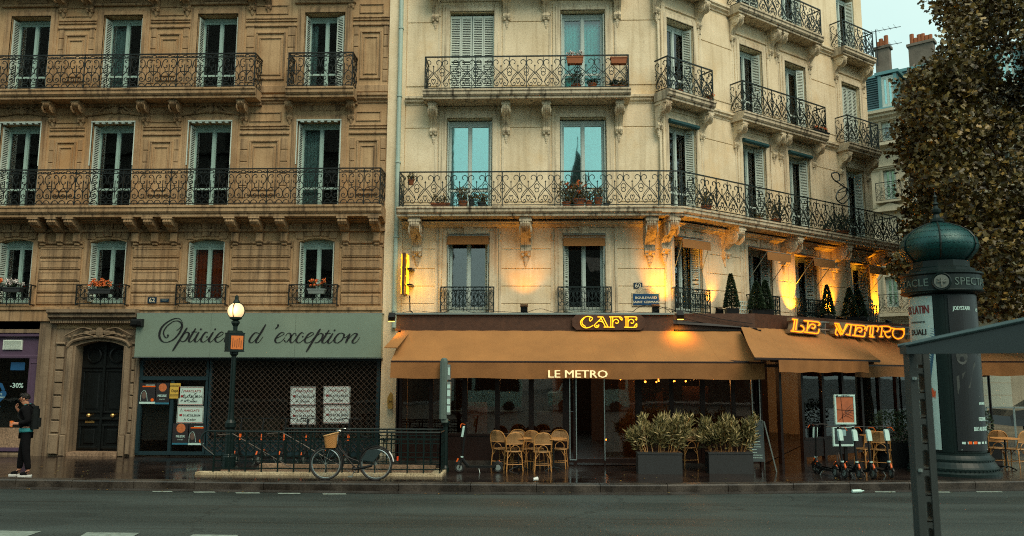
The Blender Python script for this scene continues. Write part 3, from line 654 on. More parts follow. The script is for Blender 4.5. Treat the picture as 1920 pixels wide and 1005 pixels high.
for i, (a, b) in enumerate(A1[1:]):
    w = window(FA, bA, a, b, zf1+.08, 5.90, pm='glassA', fm='whiteA', ang=(84, 84), arch=.09, cur=(('curtred', 'full') if i == 2 else None), rail_z=0)
    r_ = MB(FA); railing_run(r_, a-.16, b+.16, .20, zf1+.02, .56, 'W', .24, .010)
    for q in (a-.16, b+.16): r_.box(q-.012, q+.012, 0, .2, zf1+.02, zf1+.04); r_.box(q-.012, q+.012, 0, .2, zf1+.54, zf1+.57)
    r_.build('window_guard', 'iron', w)
for (a, b) in A3[1:]: window(FA, bA, a, b, zf4+.03, 15.5, pm='glassA', fm='whiteA', sh=False)

# ---- ground floor of A
gA = MB(FA)
def pxu(x, y, Y=YA): return onY(x, y, Y)[0]
DU0, DU1, DZ = -12.71, -11.37, 3.08
gA.box(-13.75, -13.28, -.3, .02, 0, 3.60)                # pilaster beside the plum shop
gA.box(-13.62, -13.40, .02, .06, 0, 3.45)
gA.box(-13.28, DU0-.22, -.3, .0, 0, 3.42); gA.box(DU1+.22, -10.93, -.3, .0, 0, 3.42)
wd = MB(FA); wall_shell(wd, DU0-.22, DU1+.22, 0, 3.42, [(DU0, DU1, 0, DZ, .14)], 0, .42); gA.v += wd.v if False else []
base = len(gA.v); gA.v += wd.v; gA.f += [tuple(i+base for i in f) for f in wd.f]
for s in (DU0-.22, DU1+.06):
    for z0, z1, t in ((.0, .55, .10), (.55, 2.95, .055)): gA.bbox(s, s+.16, 0, t, z0+.002, z1, .02)
for s0, s1 in ((-13.22, -13.00), (DU1+.26, -11.04+.02)):
    for k in range(7): gA.bbox(s0, s1, 0, .05, .62+k*.335, .62+k*.335+.30, .015)
    gA.bbox(s0-.02, s1+.02, 0, .09, .05, .58, .02); gA.bbox(s0-.02, s1+.02, 0, .08, 2.98, 3.05, .02)
gA.tube(catmull([(DU0-.20, .06, 2.93), (DU0, .06, 3.10), ((DU0+DU1)/2, .06, 3.20), (DU1, .06, 3.10), (DU1+.20, .06, 2.93)], 6), .045, 6)
gA.extru([(0, 3.95), (.36, 3.93), (.36, 3.84), (.28, 3.80), (.28, 3.72), (.16, 3.66), (.14, 3.56), (0, 3.54)], -13.40, -10.95)
n = 40
for k in range(n): gA.box(-13.36+k*.0605, -13.36+k*.0605+.035, .13, .20, 3.56, 3.62)
cartouche(gA, (DU0+DU1)/2, 3.32, 1.9, .34, .05)
gA.box(-22, -13.75, -.3, .0, 3.30, 3.60)
gA.box(-11.0, -10.90, -.3, .04, 0, 2.62)
gA.box(-22, -4.27, -.45, -.1, 0, .06)
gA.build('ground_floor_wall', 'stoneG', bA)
d_ = MB(FA); v = -.36; m = (DU0+DU1)/2
d_.box(DU0, DU1, v-.06, v, .02, DZ)
for a, b in ((DU0+.06, m-.03), (m+.03, DU1-.06)):
    ring(d_, a, b, .16, .82, .06, v, v+.05); d_.bbox(a+.14, b-.14, v, v+.04, .30, .68, .02); d_.bbox(a-.02, b+.02, v, v+.07, .93, 1.0, .02)
    ring(d_, a, b, 1.12, 2.30, .05, v, v+.035); d_.bbox(a+.12, b-.12, v, v+.02, 1.22, 2.2, .02); d_.bbox(a-.02, b+.02, v, v+.05, 2.34, 2.42, .02)
    c = (a+b)/2; d_.tube([(c+.19*cos(k*pi/8), v+.03, 2.70+.19*sin(k*pi/8)) for k in range(16)], .03, 5, closed=True)
d_.box(m-.03, m+.03, v, v+.07, .02, DZ-.05)
do = d_.build('entrance_door', 'door', bA)
for a in ((DU0+m)/2, (DU1+m)/2):
    k_ = MB(FA); k_.ball((a, v+.09, 1.06), .055, 10, (1, .8, 1), 8); k_.tube([(a, v, 1.06), (a, v+.05, 1.06)], .03, 8); k_.build('door_knob', 'brass', do)
lb = MB(FA); lb.box((DU0+m)/2-.13, (DU0+m)/2+.13, v+.001, v+.012, .85, .91); lb.build('letter_slot', 'brass', do)
kp = MB(FA); kp.box(DU0-.02, DU1+.02, v+.02, .05, .0, .10); kp.build('door_step', 'tanstone', bA)

# ---- plum coloured shop at far left
sh = thing('plum_shop', (-16, YA, 0), 'plum painted shop front with dark window at the far left, ventilation grille above', 'shop front')
q = MB(FA); q.box(-22, -13.72, -.25, -.12, 2.62, 3.30); q.bbox(-22, -13.72, -.12, -.02, 3.18, 3.30, .03); q.bbox(-22, -13.72, -.12, -.05, 2.60, 2.70, .02)
q.box(-14.02, -13.72, -.25, -.06, .12, 2.62); ring(q, -13.99, -13.77, .3, 2.5, .03, -.06, -.045); q.box(-22, -14.02, -.25, -.10, .10, .20); q.build('shop_frame', 'purple', sh)
q = MB(FA); q.box(-22, -14.02, -.22, -.12, .20, .72); q.build('stall_riser', 'tanstone', sh)
q = MB(FA); q.box(-22, -14.02, -.20, -.19, .72, 2.62); q.build('pane', 'glassC', sh)
q = MB(FA); q.box(-22, -14.02, -1.7, -1.6, 0, 2.7); q.box(-22, -14, -1.7, -.26, -.01, .0)
q.build('shop_interior', 'dark', sh)
q = MB(FA); q.box(-14.82, -14.28, -.12, -.08, 2.84, 3.11)
for k in range(8): q.box(-14.79, -14.31, -.08, -.065, 2.865+k*.029, 2.878+k*.029)
q.build('ventilation_grille', 'shut', sh)
q = MB(FA); q.tube([(-14.1, -.3, 1.55), (-14.1, -.3, 1.75)], .05, 10); q.build('shelf_lamp', glow('dim_shelf_lamp', (.9, .55, .3), .35), sh)
q = MB(FA)
H = [(16*sin(t)**3/17, (13*cos(t)-5*cos(2*t)-2*cos(3*t)-cos(4*t))/17) for t in [i*2*pi/24 for i in range(24)]]
q.prism([(-14.86+x*.20, 1.58+z*.22) for x, z in H], -.188, -.184)
q.prism([(-14.95, 1.95), (-14.82, 1.92), (-14.72, 1.74), (-14.80, 1.72)], -.188, -.184); q.prism([(-15.1, 1.1), (-14.9, 1.3), (-14.8, 1.3), (-14.98, 1.06)], -.188, -.184); q.box(-14.62, -14.22, -.188, -.184, 2.28, 2.50)
ho = q.build('window_decal', mat('blue_vinyl', (.010, .08, .20), .5), sh)
q = MB(FA); text_mesh(q, '-30%', -14.40, 1.80, .19, -.183, .003, bold=.02); q.build('discount_lettering', 'mint', sh)
q = MB(FA); text_mesh(q, 'FETE', -14.86, 1.60, .07, -.183, .003); text_mesh(q, 'DES MERES', -14.86, 1.52, .06, -.183, .003); q.build('decal_lettering', 'mint', ho)

# ---- optician storefront
op = thing('optician_shop', (-7.6, YA, 0), 'closed dark shop front behind a diamond mesh security grille under the long script sign', 'shop front')
q = MB(FA); U0, U1 = -10.90, -4.30
for u in (-10.86, -9.02, -8.95, -4.36): q.box(u-.04, u+.05, -.14, -.02, .08, 2.62)
q.box(U0, U1, -.16, -.03, .04, .13); q.box(U0, -9.0, -.16, -.01, 2.03, 2.13); q.box(-10.02, -9.93, -.16, -.04, .13, 2.03); q.box(U0, U1, -.16, -.04, 2.56, 2.62); q.box(-9.0, U1, -.16, -.05, .13, .45)
q.build('shop_frame', mat('dark_blue_green_paint', (.010, .030, .038), .45), op)
q = MB(FA); q.box(U0, U1, -.115, -.108, .13, 2.6); q.build('pane', 'glassC', op)
q = MB(FA); q.box(U0, U1, -1.9, -1.8, 0, 2.7); q.box(U0, U1, -1.9, -.2, 2.64, 2.66)
for u, w, z0, z1, in ((-7.9, .5, 0, 2.5), (-6.2, .3, 0, 2.5), (-8.6, .2, 0, 2.5), (-5.1, .45, 0, 2.6), (-10.3, .18, .1, 1.6)): q.box(u-w/2, u+w/2, -1.2, -1.0, z0, z1)
q.build('shop_interior', mat('dim_interior', (.05, .035, .028), .8), op)
q = MB(FA); q.box(-8.7, -6.9, -.9, -.5, .5, 1.02); q.box(-6.6, -4.6, -.9, -.5, .4, .6); q.build('display_counter', mat('blue_grey_board', (.07, .13, .14), .5), op)
q = MB(FA)                                              # diamond grille
def lattice(mb, u0, u1, z0, z1, sp, v, r):
    W_, H_ = u1-u0, z1-z0; k = -H_
    while k < W_:
        a = max(0, k); b = min(W_, k+H_)
        if b > a:
            mb.tube([(u0+a, v, z0+(a-k)), (u0+b, v, z0+(b-k))], r, 4, cap=False); mb.tube([(u0+a, v+.008, z1-(a-k)), (u0+b, v+.008, z1-(b-k))], r, 4, cap=False)
        k += sp
lattice(q, -8.93, U1-.05, .14, 2.56, .15, -.02, .0075); lattice(q, U0+.1, -9.05, 2.13, 2.56, .15, -.02, .0075)
q.build('security_grille', mat('grille_steel', (.075, .050, .036), .5, .2), op)
def poster(par, x0, y0, x1, y1, draw, m='paper', v=-.005, name='poster', frame=FA):
    a, zt = frame.px(x0, y0, v); b, zb = frame.px(x1, y1, v)
    q = MB(frame); q.box(a, b, v-.012, v-.006, zb, zt); o = q.build(name, m, par); draw(o, a, b, zb, zt, v-.005); return o
PX = lambda X: 250+X/5.027
PY = lambda Y: 660+Y/5.027
red = mat('dark_red_print', (.30, .02, .02), .6)
def rent(o, a, b, z0, z1, v):
    w, h = b-a, z1-z0; q = MB(FA); ring(q, a+.01, b-.01, z0+.01, z1-.01, .012, v, v+.003, .001); text_mesh(q, "MARCLAT'S", (a+b)/2+.05*w, z0+h*.70, h*.17, v, .003, bold=.02, sx=1.1); q.box(a+.1*w, a+.2*w, v, v+.003, z0+h*.42, z0+h*.54); q.build('red_lettering', red, o)
    q = MB(FA); text_mesh(q, '01.47.55.30.04', (a+b)/2+.06*w, z0+h*.40, h*.19, v, .003, bold=.02, sx=.95); text_mesh(q, 'A Ceder', (a+b)/2, z0+h*.16, h*.18, v, .003, bold=.02, sx=1.2)
    q.tube([(a+.12*w, v+.002, z0+h*.68), (a+.16*w, v+.002, z0+h*.88), (a+.20*w, v+.002, z0+h*.68)], .004, 4); q.build('black_lettering', 'ink', o)
def rent_graf(o, a, b, z0, z1, v):
    rent(o, a, b, z0, z1, v); w, h = b-a, z1-z0; q = MB(FA); random.seed(5)
    for k in range(9):
        x, z = a+w*(.15+.075*k), z0+h*(.25+.4*((k*37) % 10)/10)
        q.tube([(x+.03*cos(j*1.3+k), v+.006, z+.028*sin(j*1.7+k)) for j in range(6)], .004, 4)
    q.build('graffiti_tag', 'ink', o)
fire = mat('orange_stage_glow_print', (.55, .16, .05), .6, var=.5, scale=14); bluebar = mat('blue_print', (.02, .16, .24), .6); dk = mat('black_poster_paper', (.018, .016, .018), .55)
def messie(o, a, b, z0, z1, v):
    w, h = b-a, z1-z0; q = MB(FA); q.ball((a+w*.5, v, z0+h*.78), w*.28, 10, (1, .02, 1), 6); q.build('printed_figure', fire, o)
    q = MB(FA); text_mesh(q, 'MESSIE', (a+b)/2, z0+h*.35, h*.15, v, .003, bold=.03); text_mesh(q, 'CONCERT', (a+b)/2, z0+h*.22, h*.06, v, .003); q.build('lettering', 'mint', o)
    q = MB(FA); q.box(a+.004, b-.004, v, v+.003, z0+.008, z0+h*.09); q.build('colour_bar', bluebar, o)
def singer(o, a, b, z0, z1, v):
    w, h = b-a, z1-z0; q = MB(FA); q.ball((a+w*.28, v, z0+h*.42), w*.17, 10, (.8, .02, 1.3), 6); q.build('printed_face', mat('grey_brown_print', (.12, .08, .06), .6), o)
    q = MB(FA); q.box(a+w*.15, b-w*.05, v, v+.003, z0+h*.80, z0+h*.86); q.ball((a+w*.80, v, z0+h*.20), w*.10, 8, (1, .02, 1), 6); q.build('orange_print', 'orange', o)
    q = MB(FA); q.box(a+.004, b-.004, v, v+.003, z0+.008, z0+h*.11); q.box(a+w*.35, b-w*.08, v, v+.003, z0+h*.88, z0+h*.91); q.tube(catmull([(a+w*.08, v, z0+h*.15), (a+w*.10, v, z0+h*.5), (a+w*.28, v, z0+h*.64), (a+w*.42, v, z0+h*.5), (a+w*.5, v, z0+h*.15)], 4), .006, 4); q.build('pale_print', 'mint', o)
def chopin(o, a, b, z0, z1, v):
    q = MB(FA); h = z1-z0; text_mesh(q, 'Chopin', (a+b)/2, z0+h*.42, h*.26, v, .003, bold=.01, sx=.62)
    for k in range(3): q.box(a+.03, b-.03, v, v+.003, z0+h*(.1+.08*k), z0+h*(.115+.08*k)); 
    for k in range(2): q.box(a+.02, b-.02, v, v+.003, z0+h*(.78+.08*k), z0+h*(.80+.08*k))
    q.build('lettering', 'ink', o)
GP = 'posters pasted on the closed optician shop'
def pst(name, X0, Y0, X1, Y1, fn, m, label):
    a, zt = FA.px(PX(X0), PY(Y0)); b, zb = FA.px(PX(X1), PY(Y1)); t = thing(name, FA.w((a+b)/2, 0, zb), label, 'poster', GP); poster(t, PX(X0), PY(Y0), PX(X1), PY(Y1), fn, m, name='sheet'); return t
pst('poster', 65, 290, 205, 492, singer, dk, 'black poster with a grey face, leftmost on the upper row beside the stone door pier')
pst('poster', 211, 290, 335, 495, messie, dk, 'upper black poster reading MESSIE, left of the yellow poster')
pst('poster', 341, 294, 437, 438, chopin, mat('yellow_paper', (.62, .40, .06), .6), 'small yellow poster reading Chopin')
pst('rental_notice', 428, 326, 655, 502, rent_graf, 'paper', 'pale notice scrawled with black graffiti, right of the yellow poster')
pst('rental_notice', 414, 512, 655, 672, rent, 'paper', 'clean pale notice directly under the graffiti covered one')
pst('poster', 374, 674, 516, 876, messie, dk, 'lower black poster reading MESSIE, under the pale notices')
pst('poster', 520, 680, 660, 880, singer, dk, 'black poster with a grey face low down behind the stair railing end')
for (x0, y0, x1, y1, nm) in ((545, 725, 591, 760, 'upper left'), (545, 762, 591, 796, 'lower left'), (607, 724, 656, 758, 'upper right'), (607, 760, 656, 794, 'lower right')):
    a, zt = FA.px(x0, y0, -.17); b, zb = FA.px(x1, y1, -.17); t = thing('rental_notice', FA.w((a+b)/2, -.17, zb), f'pale notice behind the mesh grille, {nm} of the four in the dark window', 'poster', 'pale notices inside the grilled window')
    poster(t, x0, y0, x1, y1, rent, mat('bright_white_paper', (.75, .95, .88), .6) if 'bright_white_paper' not in bpy.data.materials else bpy.data.materials['bright_white_paper'], v=-.085, name='sheet')  # sheet colour brighter than that of the other notices
# ---- long script sign
sg = thing('shop_sign', (-7.56, YA, 2.65), "long grey green metal sign with black script reading Opticien d'exception", 'sign')
q = MB(FA); q.box(-10.91, -8.86, 0, .30, 2.65, 3.81); q.box(-8.855, -6.56, 0, .302, 2.65, 3.81); q.box(-6.555, -4.24, 0, .30, 2.65, 3.81); q.build('sign_panel', 'signboard', sg)
q = MB(FA); q.box(-10.93, -4.22, -.02, .285, 3.81, 3.835); q.box(-10.93, -4.22, -.02, .285, 2.625, 2.65); q.build('sign_edge', 'metal', sg)
def script(mb, strokes, ox, oy, sc, fr, v, wmax):
    for st in strokes:
        k = st[0]; P = catmull(st[1:], 8); C = [fr.px(ox+p.x/sc, oy+p.y/sc, v) for p in P]; n = len(C); L = []; R = []
        for i, (u, z) in enumerate(C):
            a = C[max(0, i-1)]; b = C[min(n-1, i+1)]; dx, dz = b[0]-a[0], b[1]-a[1]; l = hypot(dx, dz) or 1; dx /= l; dz /= l
            w = .006+wmax*k*max(0, -dz)**1.6*(min(1, 4*min(i, n-1-i)/n+.35 if k < 1 or True else 1)); nx, nz = -dz, dx
            L.append((u+nx*w, z+nz*w)); R.append((u-nx*w, z-nz*w))
        for i in range(n-1):
            mb.add([(L[i][0], v, L[i][1]), (L[i+1][0], v, L[i+1][1]), (R[i+1][0], v, R[i+1][1]), (R[i][0], v, R[i][1]),
                    (L[i][0], v+.012, L[i][1]), (L[i+1][0], v+.012, L[i+1][1]), (R[i+1][0], v+.012, R[i+1][1]), (R[i][0], v+.012, R[i][1])],
                   [(4, 5, 6, 7), (0, 1, 5, 4), (3, 2, 6, 7)])
def dots(mb, D, ox, oy, sc, fr, v, r):
    for x, y, k in D:
        u, z = fr.px(ox+x/sc, oy+y/sc, v); mb.prism([(u+r*k*cos(a*pi/6), z+r*k*sin(a*pi/6)) for a in range(12)], v+.001, v+.013)
q = MB(FA)
O1 = [[1, (480, 230), (440, 165), (350, 155), (230, 210), (130, 300), (85, 410), (95, 500), (150, 555), (230, 560)], [.9, (320, 205), (400, 195), (460, 240), (470, 300), (420, 410), (330, 510), (230, 560)],
      [.45, (320, 205), (220, 280), (160, 370), (160, 440), (200, 485), (240, 460)], [.1, (380, 360), (440, 310), (480, 230)],
      [1.1, (560, 312), (500, 410), (400, 570), (310, 710)], [.1, (455, 480), (520, 410), (570, 385)], [.9, (565, 385), (590, 415), (575, 470), (530, 530), (480, 550), (440, 530)],
      [1, (705, 325), (650, 415), (600, 500), (592, 545), (630, 552), (700, 480)], [.1, (635, 385), (735, 385)],
      [1, (765, 385), (730, 440), (695, 510), (695, 548), (730, 552), (800, 480)],
      [.9, (912, 400), (880, 388), (825, 450), (798, 525), (835, 560), (900, 520), (960, 450)], [1, (1010, 385), (975, 440), (935, 510), (938, 548), (975, 552), (1040, 480)],
      [.9, (1050, 490), (1120, 460), (1180, 410), (1150, 385), (1090, 430), (1042, 505), (1060, 555), (1120, 550), (1200, 480)],
      [1, (1262, 395), (1230, 470), (1195, 558)], [1, (1220, 500), (1300, 400), (1340, 400), (1300, 520), (1320, 555), (1380, 490)]]
script(q, O1, 290, 580, 9.143, FA, .303, .022); dots(q, [(230, 445, 1.1), (795, 340, 1), (1040, 340, 1), (900, 470, .8)], 290, 580, 9.143, FA, .302, .024)
O2 = [[.9, (190, 330), (140, 322), (90, 370), (58, 430), (75, 460), (115, 445), (180, 370)], [1.15, (285, 208), (225, 310), (160, 415), (150, 452), (185, 455), (245, 380)],
      [.8, (455, 215), (450, 240), (415, 270)], [.9, (420, 405), (490, 370), (540, 335), (510, 318), (460, 350), (415, 420), (435, 460), (490, 450), (550, 390)],
      [.9, (555, 370), (590, 330), (620, 332), (632, 370), (625, 440), (650, 462), (700, 410)], [.5, (705, 340), (680, 330), (625, 390), (575, 450), (545, 440)],
      [.9, (810, 335), (780, 320), (730, 375), (708, 435), (745, 462), (820, 410)], [.9, (830, 405), (900, 370), (950, 335), (920, 318), (870, 350), (825, 420), (845, 460), (900, 450), (950, 390)],
      [1.15, (1042, 268), (975, 375), (845, 588)], [.1, (940, 430), (1000, 360), (1050, 325)], [.9, (1048, 326), (1075, 350), (1058, 405), (1010, 452), (960, 462)],
      [1, (1162, 285), (1110, 365), (1070, 430), (1075, 460), (1105, 460), (1155, 410)], [.1, (1105, 330), (1185, 330)], [1, (1215, 330), (1180, 385), (1145, 440), (1155, 464), (1185, 458), (1240, 400)],
      [.9, (1335, 325), (1290, 340), (1242, 400), (1240, 450), (1280, 465)], [.7, (1335, 325), (1370, 350), (1340, 420), (1280, 465)], [.1, (1362, 345), (1380, 390), (1420, 360)],
      [1.1, (1450, 335), (1390, 464)], [.1, (1410, 430), (1490, 345), (1530, 328)], [1, (1528, 328), (1548, 345), (1520, 390), (1485, 440), (1500, 466), (1540, 450), (1588, 385)]]
script(q, O2, 460, 580, 7.385, FA, .303, .022); dots(q, [(455, 215, .9), (1237, 290, 1), (705, 355, .7), (545, 432, .8), (797, 375, .8)], 460, 580, 7.385, FA, .302, .024)
q.build('script_lettering', 'ink', sg)
# ================================================================== BUILDING B (corner house, cream limestone, number 60)
bB = thing('corner_building', (0, YA+2, 0), 'pale cream limestone corner house with iron balconies above the cafe', 'building')
gz1, gz2, gz3, gz4 = 3.84, 6.62, 9.96, 13.30
B3 = [(-2.55, -1.30), (.58, 1.83)]; B2o = [(-2.60, -1.33), (.55, 1.83)]; B1o = [(-2.54, -1.39), (.62, 1.76)]
S3 = [(.16, 1.26), (3.30, 4.38), (5.52, 6.62), (8.66, 9.76)]; S1 = [(.26, 1.36), (3.36, 4.46), (5.60, 6.68), (8.62, 9.72)]
SE = 10.25
bw = MB(FA); opsB = [(a, b, gz3+.03, 12.44, 0) for a, b in B3]+[(a, b, gz2+.03, 9.30, 0) for a, b in B2o]+[(a, b, gz1+.02, 5.97, 0) for a, b in B1o]+[(a, b, gz4+.03, 15.7, 0) for a, b in B3]
wall_shell(bw, UR, 3.42, 3.60, 17.5, opsB); bw.build('wall', 'stoneB', bB)
bw = MB(FB); opsB = [(a, b, gz3+.03, 12.24, 0) for a, b in S3]+[(a, b, gz2+.03, 9.22, 0) for a, b in S3]+[(a, b, gz1+.02, 5.95, 0) for a, b in S1]+[(a, b, gz4+.03, 15.6, 0) for a, b in S3]
wall_shell(bw, 0, SE, 3.60, 17.5, opsB)
bw.quad((SE, 0, 0), (SE, 0, 17.5), (SE, -10, 17.5), (SE, -10, 0)); bw.quad((SE, 0, 0), (SE-.6, 0, 0), (SE-.6, 0, 3.6), (SE, 0, 3.6)); bw.build('wall', 'stoneB', bB)
bw = MB(); P1 = FA.w(UR, 0, 17.5); P2 = FA.w(3.42, 0, 17.5); P3 = FB.w(SE, 0, 17.5); P4 = FB.w(SE, -10, 17.5)
bw.quad(P1, P2, P3, P4, (UR, P4[1], 17.5)); bw.build('roof', 'zinc', bB)
q = MB(); q.quad((UR, 31, 0), (9, 31, 0), (9, 31, 4), (UR, 31, 4)); q.quad(*[FB.w(*p) for p in ((2, -5.5, 0), (SE, -5.5, 0), (SE, -5.5, 4), (2, -5.5, 4))]); q.quad((UR+.02, YA+.3, 0), (UR+.02, 31, 0), (UR+.02, 31, 3.5), (UR+.02, YA+.3, 3.5))
q.build('cafe_back_wall', mat('dark_brown_paneling', (.035, .016, .010), .6, 0, .3, 2), bB)
# party-wall pier and its return
q = MB(FA); q.box(UR+.0, -3.78, -.3, .05, 0, 17.5); q.box(UR+.0, -3.60, -.3, .03, 0, 3.6); q.build('party_pier', 'stoneB', bB)
tb = MB(FA); tbf = MB(FB); tb2 = MB(FA); tb2f = MB(FB)
def joints(fr, a, b, zs, z0, z1, t=.022, gap=.022):
    mb = MB(fr)     # ashlar courses stand proud with open joints
    zz = [z0]+list(zs)+[z1]
    for i in range(len(zz)-1): mb.bbox(a, b, 0, t, zz[i]+(gap/2 if i else 0), zz[i+1]-(gap/2 if i < len(zz)-2 else 0), .008)
    mb.build('ashlar_pier', 'stoneB', bB)
J1 = (4.10, 4.58, 5.06, 5.60); J1f = (4.02, 4.50, 4.98, 5.46)
for a, b in ((-3.77, -2.80), (-1.13, .36), (2.02, 3.415)): joints(FA, a, b, J1, gz1-.1, 6.22)
for a, b in ((.0, .08), (1.55, 3.17), (4.65, 5.42), (6.86, 8.44), (9.90, SE)): joints(FB, a+.003, b, J1, gz1-.1, 6.22)
for a, b in ((-3.77, -2.86), (-1.06, .30), (2.10, 3.415)):
    joints(FA, a, b, (9.02,), gz2+.3, 9.72); joints(FA, a, b, (12.12,), gz3+.28, 12.9)
for a, b in ((1.50, 3.06), (6.86, 8.42), (9.98, SE)):
    joints(FB, a, b, (8.98,), gz2+.3, 9.7); joints(FB, a, b, (11.95,), gz3+.28, 12.9)
joints(FB, 4.64, 5.26, (), gz2+.3, 9.7); joints(FB, 4.64, 5.26, (), gz3+.28, 12.9)
for (L, ft, mb) in ((B1o, (gz1, 5.97), tb2), (B2o, (gz2, 9.30), tb2), (B3, (gz3, 12.44), tb2), (S1, (gz1, 5.95), tb2f), (S3, (gz2, 9.22), tb2f), (S3, (gz3, 12.24), tb2f)):
    for a, b in L:
        architrave(mb, a, b, ft[0], ft[1], .22)
        mb.bbox(a-.34, a-.26, 0, .03, ft[0], ft[1]+.3, .01); mb.bbox(b+.26, b+.34, 0, .03, ft[0], ft[1]+.3, .01)
        for s, e in ((-1, a-.26), (1, b+.26)): mb.bbox(min(e, e+s*.07), max(e, e+s*.07), .02, .06, ft[1]-.15, ft[1]+.05, .02)
        mb.bbox(a-.28, b+.28, 0, .045, ft[1]+.30, ft[1]+.34, .01)
        if ft[0] == gz1:
            m = (a+b)/2; mb.prism([(m-.10, ft[1]+.02), (m+.10, ft[1]+.02), (m+.15, ft[1]+.28), (m-.15, ft[1]+.28)], .02, .075)
for mb in (tb2,):
    for z in (gz3-.02, gz4-.02): cornice(mb, UR+.5, 3.42, z-.02, .24, .16)
    cornice(mb, UR+.5, 3.42, gz2-.28, .14, .30)
for z in (gz3-.02, gz4-.02): cornice(tb2f, -.04, SE, z-.02, .24, .16)
cornice(tb2f, -.08, SE, gz2-.28, .14, .30)
tb2.build('stone_trim', 'stoneB2', bB); tb2f.build('stone_trim', 'stoneB2', bB)
# small relief corner pilaster
q = MB(FB); q.box(-.05, .10, -.02, .04, gz1, 12.9); q.build('corner_pilaster', 'stoneB', bB)
def balcony(fr, par, u0, u1, zt, dep, kind='B', mw=.455, th=.25, retl=True, retr=True, h=.93, m='soot', rs=.0125):
    s = MB(fr); slab_profile(s, u0-.05, u1+.05, zt, th, dep+.06); o = s.build('balcony', m, par)
    r = MB(fr); railing_run(r, u0, u1, dep-.03, zt+.02, h, kind, mw, rs)
    for q, on in ((u0, retl), (u1, retr)):
        if not on: continue
        r.box(q-.02, q+.02, 0, dep-.03, zt+h-.01, zt+h+.02); r.box(q-.012, q+.012, 0, dep-.03, zt+.04, zt+.06); w = dep-.03; nn = max(1, round(w/mw))
        for k in range(nn):
            for P in PAT[kind]: r.tube([(q, w*(k+.5)/nn+x*w/nn, zt+.05+y*(h-.05)) for x, y in P], rs, 4, cap=False)
    r.build('railing', 'ironB', o); return o
balcony(FA, bB, -3.14, 2.40, gz3-.06, .68); balcony(FA, bB, -3.14, 2.40, gz4-.06, .68)
# rail of the wrap-around second floor balcony: front, chamfer, long flank
dep = .80
# flank/front meeting of offset lines
ju = 3.42-dep*tan(TH/2); js = dep*tan(TH/2)*-1
bo = MB(FA); slab_profile(bo, UR+.45, 3.20, gz2, .24, dep+.04)
oB = bo.build('balcony', 'soot', bB)
bo = MB()
for k_, (za_, zb2_) in enumerate(((gz2-.045, gz2-.002), (gz2-.17, gz2-.045), (gz2-.24, gz2-.17))):
    e_ = dep+.04-(0, .03, .10)[k_]; bo.hprism([FA.w(3.20, 0, 0)[:2], FA.w(3.20, e_, 0)[:2], FB.w(-.18, e_, 0)[:2], FB.w(-.18, 0, 0)[:2], (3.6, YA+.1)], za_, zb2_)
bo.build('balcony', 'soot', bB)
bo = MB(FB); slab_profile(bo, -.18, 10.45, gz2, .24, dep+.04); bo.box(10.45, 10.6, -1.2, dep, gz2-.24, gz2); oF = bo.build('balcony', 'soot', bB)
r = MB(FA); railing_run(r, UR+.52, 3.12, dep-.04, gz2+.02, .95, 'B', .455)
r.box(UR+.50, UR+.54, 0, dep-.04, gz2+.94, gz2+.97)
for P in PAT['B']: r.tube([(UR+.52, .4+x*.7, gz2+.05+y*.9) for x, y in P], .0125, 4, cap=False)
r.build('railing', 'ironB', oB)
pA = FA.w(3.12, dep-.04, 0); pB_ = FB.w(-.18, dep-.04, 0); L_ = hypot(pB_[0]-pA[0], pB_[1]-pA[1]); FC = Frame(pA[0], pA[1], atan2(pB_[1]-pA[1], pB_[0]-pA[0]))
r = MB(FC); railing_run(r, 0, L_, 0, gz2+.02, .95, 'B', .3); r.build('railing', 'ironB', oB)
r = MB(FB); railing_run(r, -.18, 10.4, dep-.04, gz2+.02, .95, 'B', .455); r.box(10.38, 10.42, -1.2, dep-.04, gz2+.94, gz2+.97)
for k in range(3):
    for P in PAT['B']: r.tube([(10.4, -.9+.6*k+.25+x*.55, gz2+.05+y*.9) for x, y in P], .0125, 4, cap=False)
r.build('railing', 'ironB', oF)
for zt in (gz3-.06, gz4-.06):
    balcony(FB, bB, -.30, 1.52, zt, .50); balcony(FB, bB, 2.84, 6.96, zt, .50); balcony(FB, bB, 8.22, 10.05, zt, .50, h=.93)
for px in (811, 948.7, 1024.5, 1162): u = onY(px, 220, YA-.3)[0]; console(FA, bB, u, gz3-.31, 1.10, .46, .20); console(FA, bB, u, gz4-.31, 1.10, .46, .20)
for s in (-.22, 1.48, 2.98, 4.80, 5.12, 6.84, 8.36, 9.98):
    console(FB, bB, s, gz3-.31, .98, .42, .19); console(FB, bB, s, gz4-.31, .98, .42, .19)
for px in (779, 985.4, 1221): u = onY(px, 440, YA-.4)[0]; console(FA, bB, u, gz2-.24, 1.28, .66, .27, 'soot')
q = FB.sub(-.10, 0, -TH*.5); console(q, bB, 0, gz2-.24, 1.22, .66, .25, 'soot')
for s in (2.35, 5.06, 7.66, 10.0): console(FB, bB, s, gz2-.24, 1.10, .66, .25, 'stoneB2')
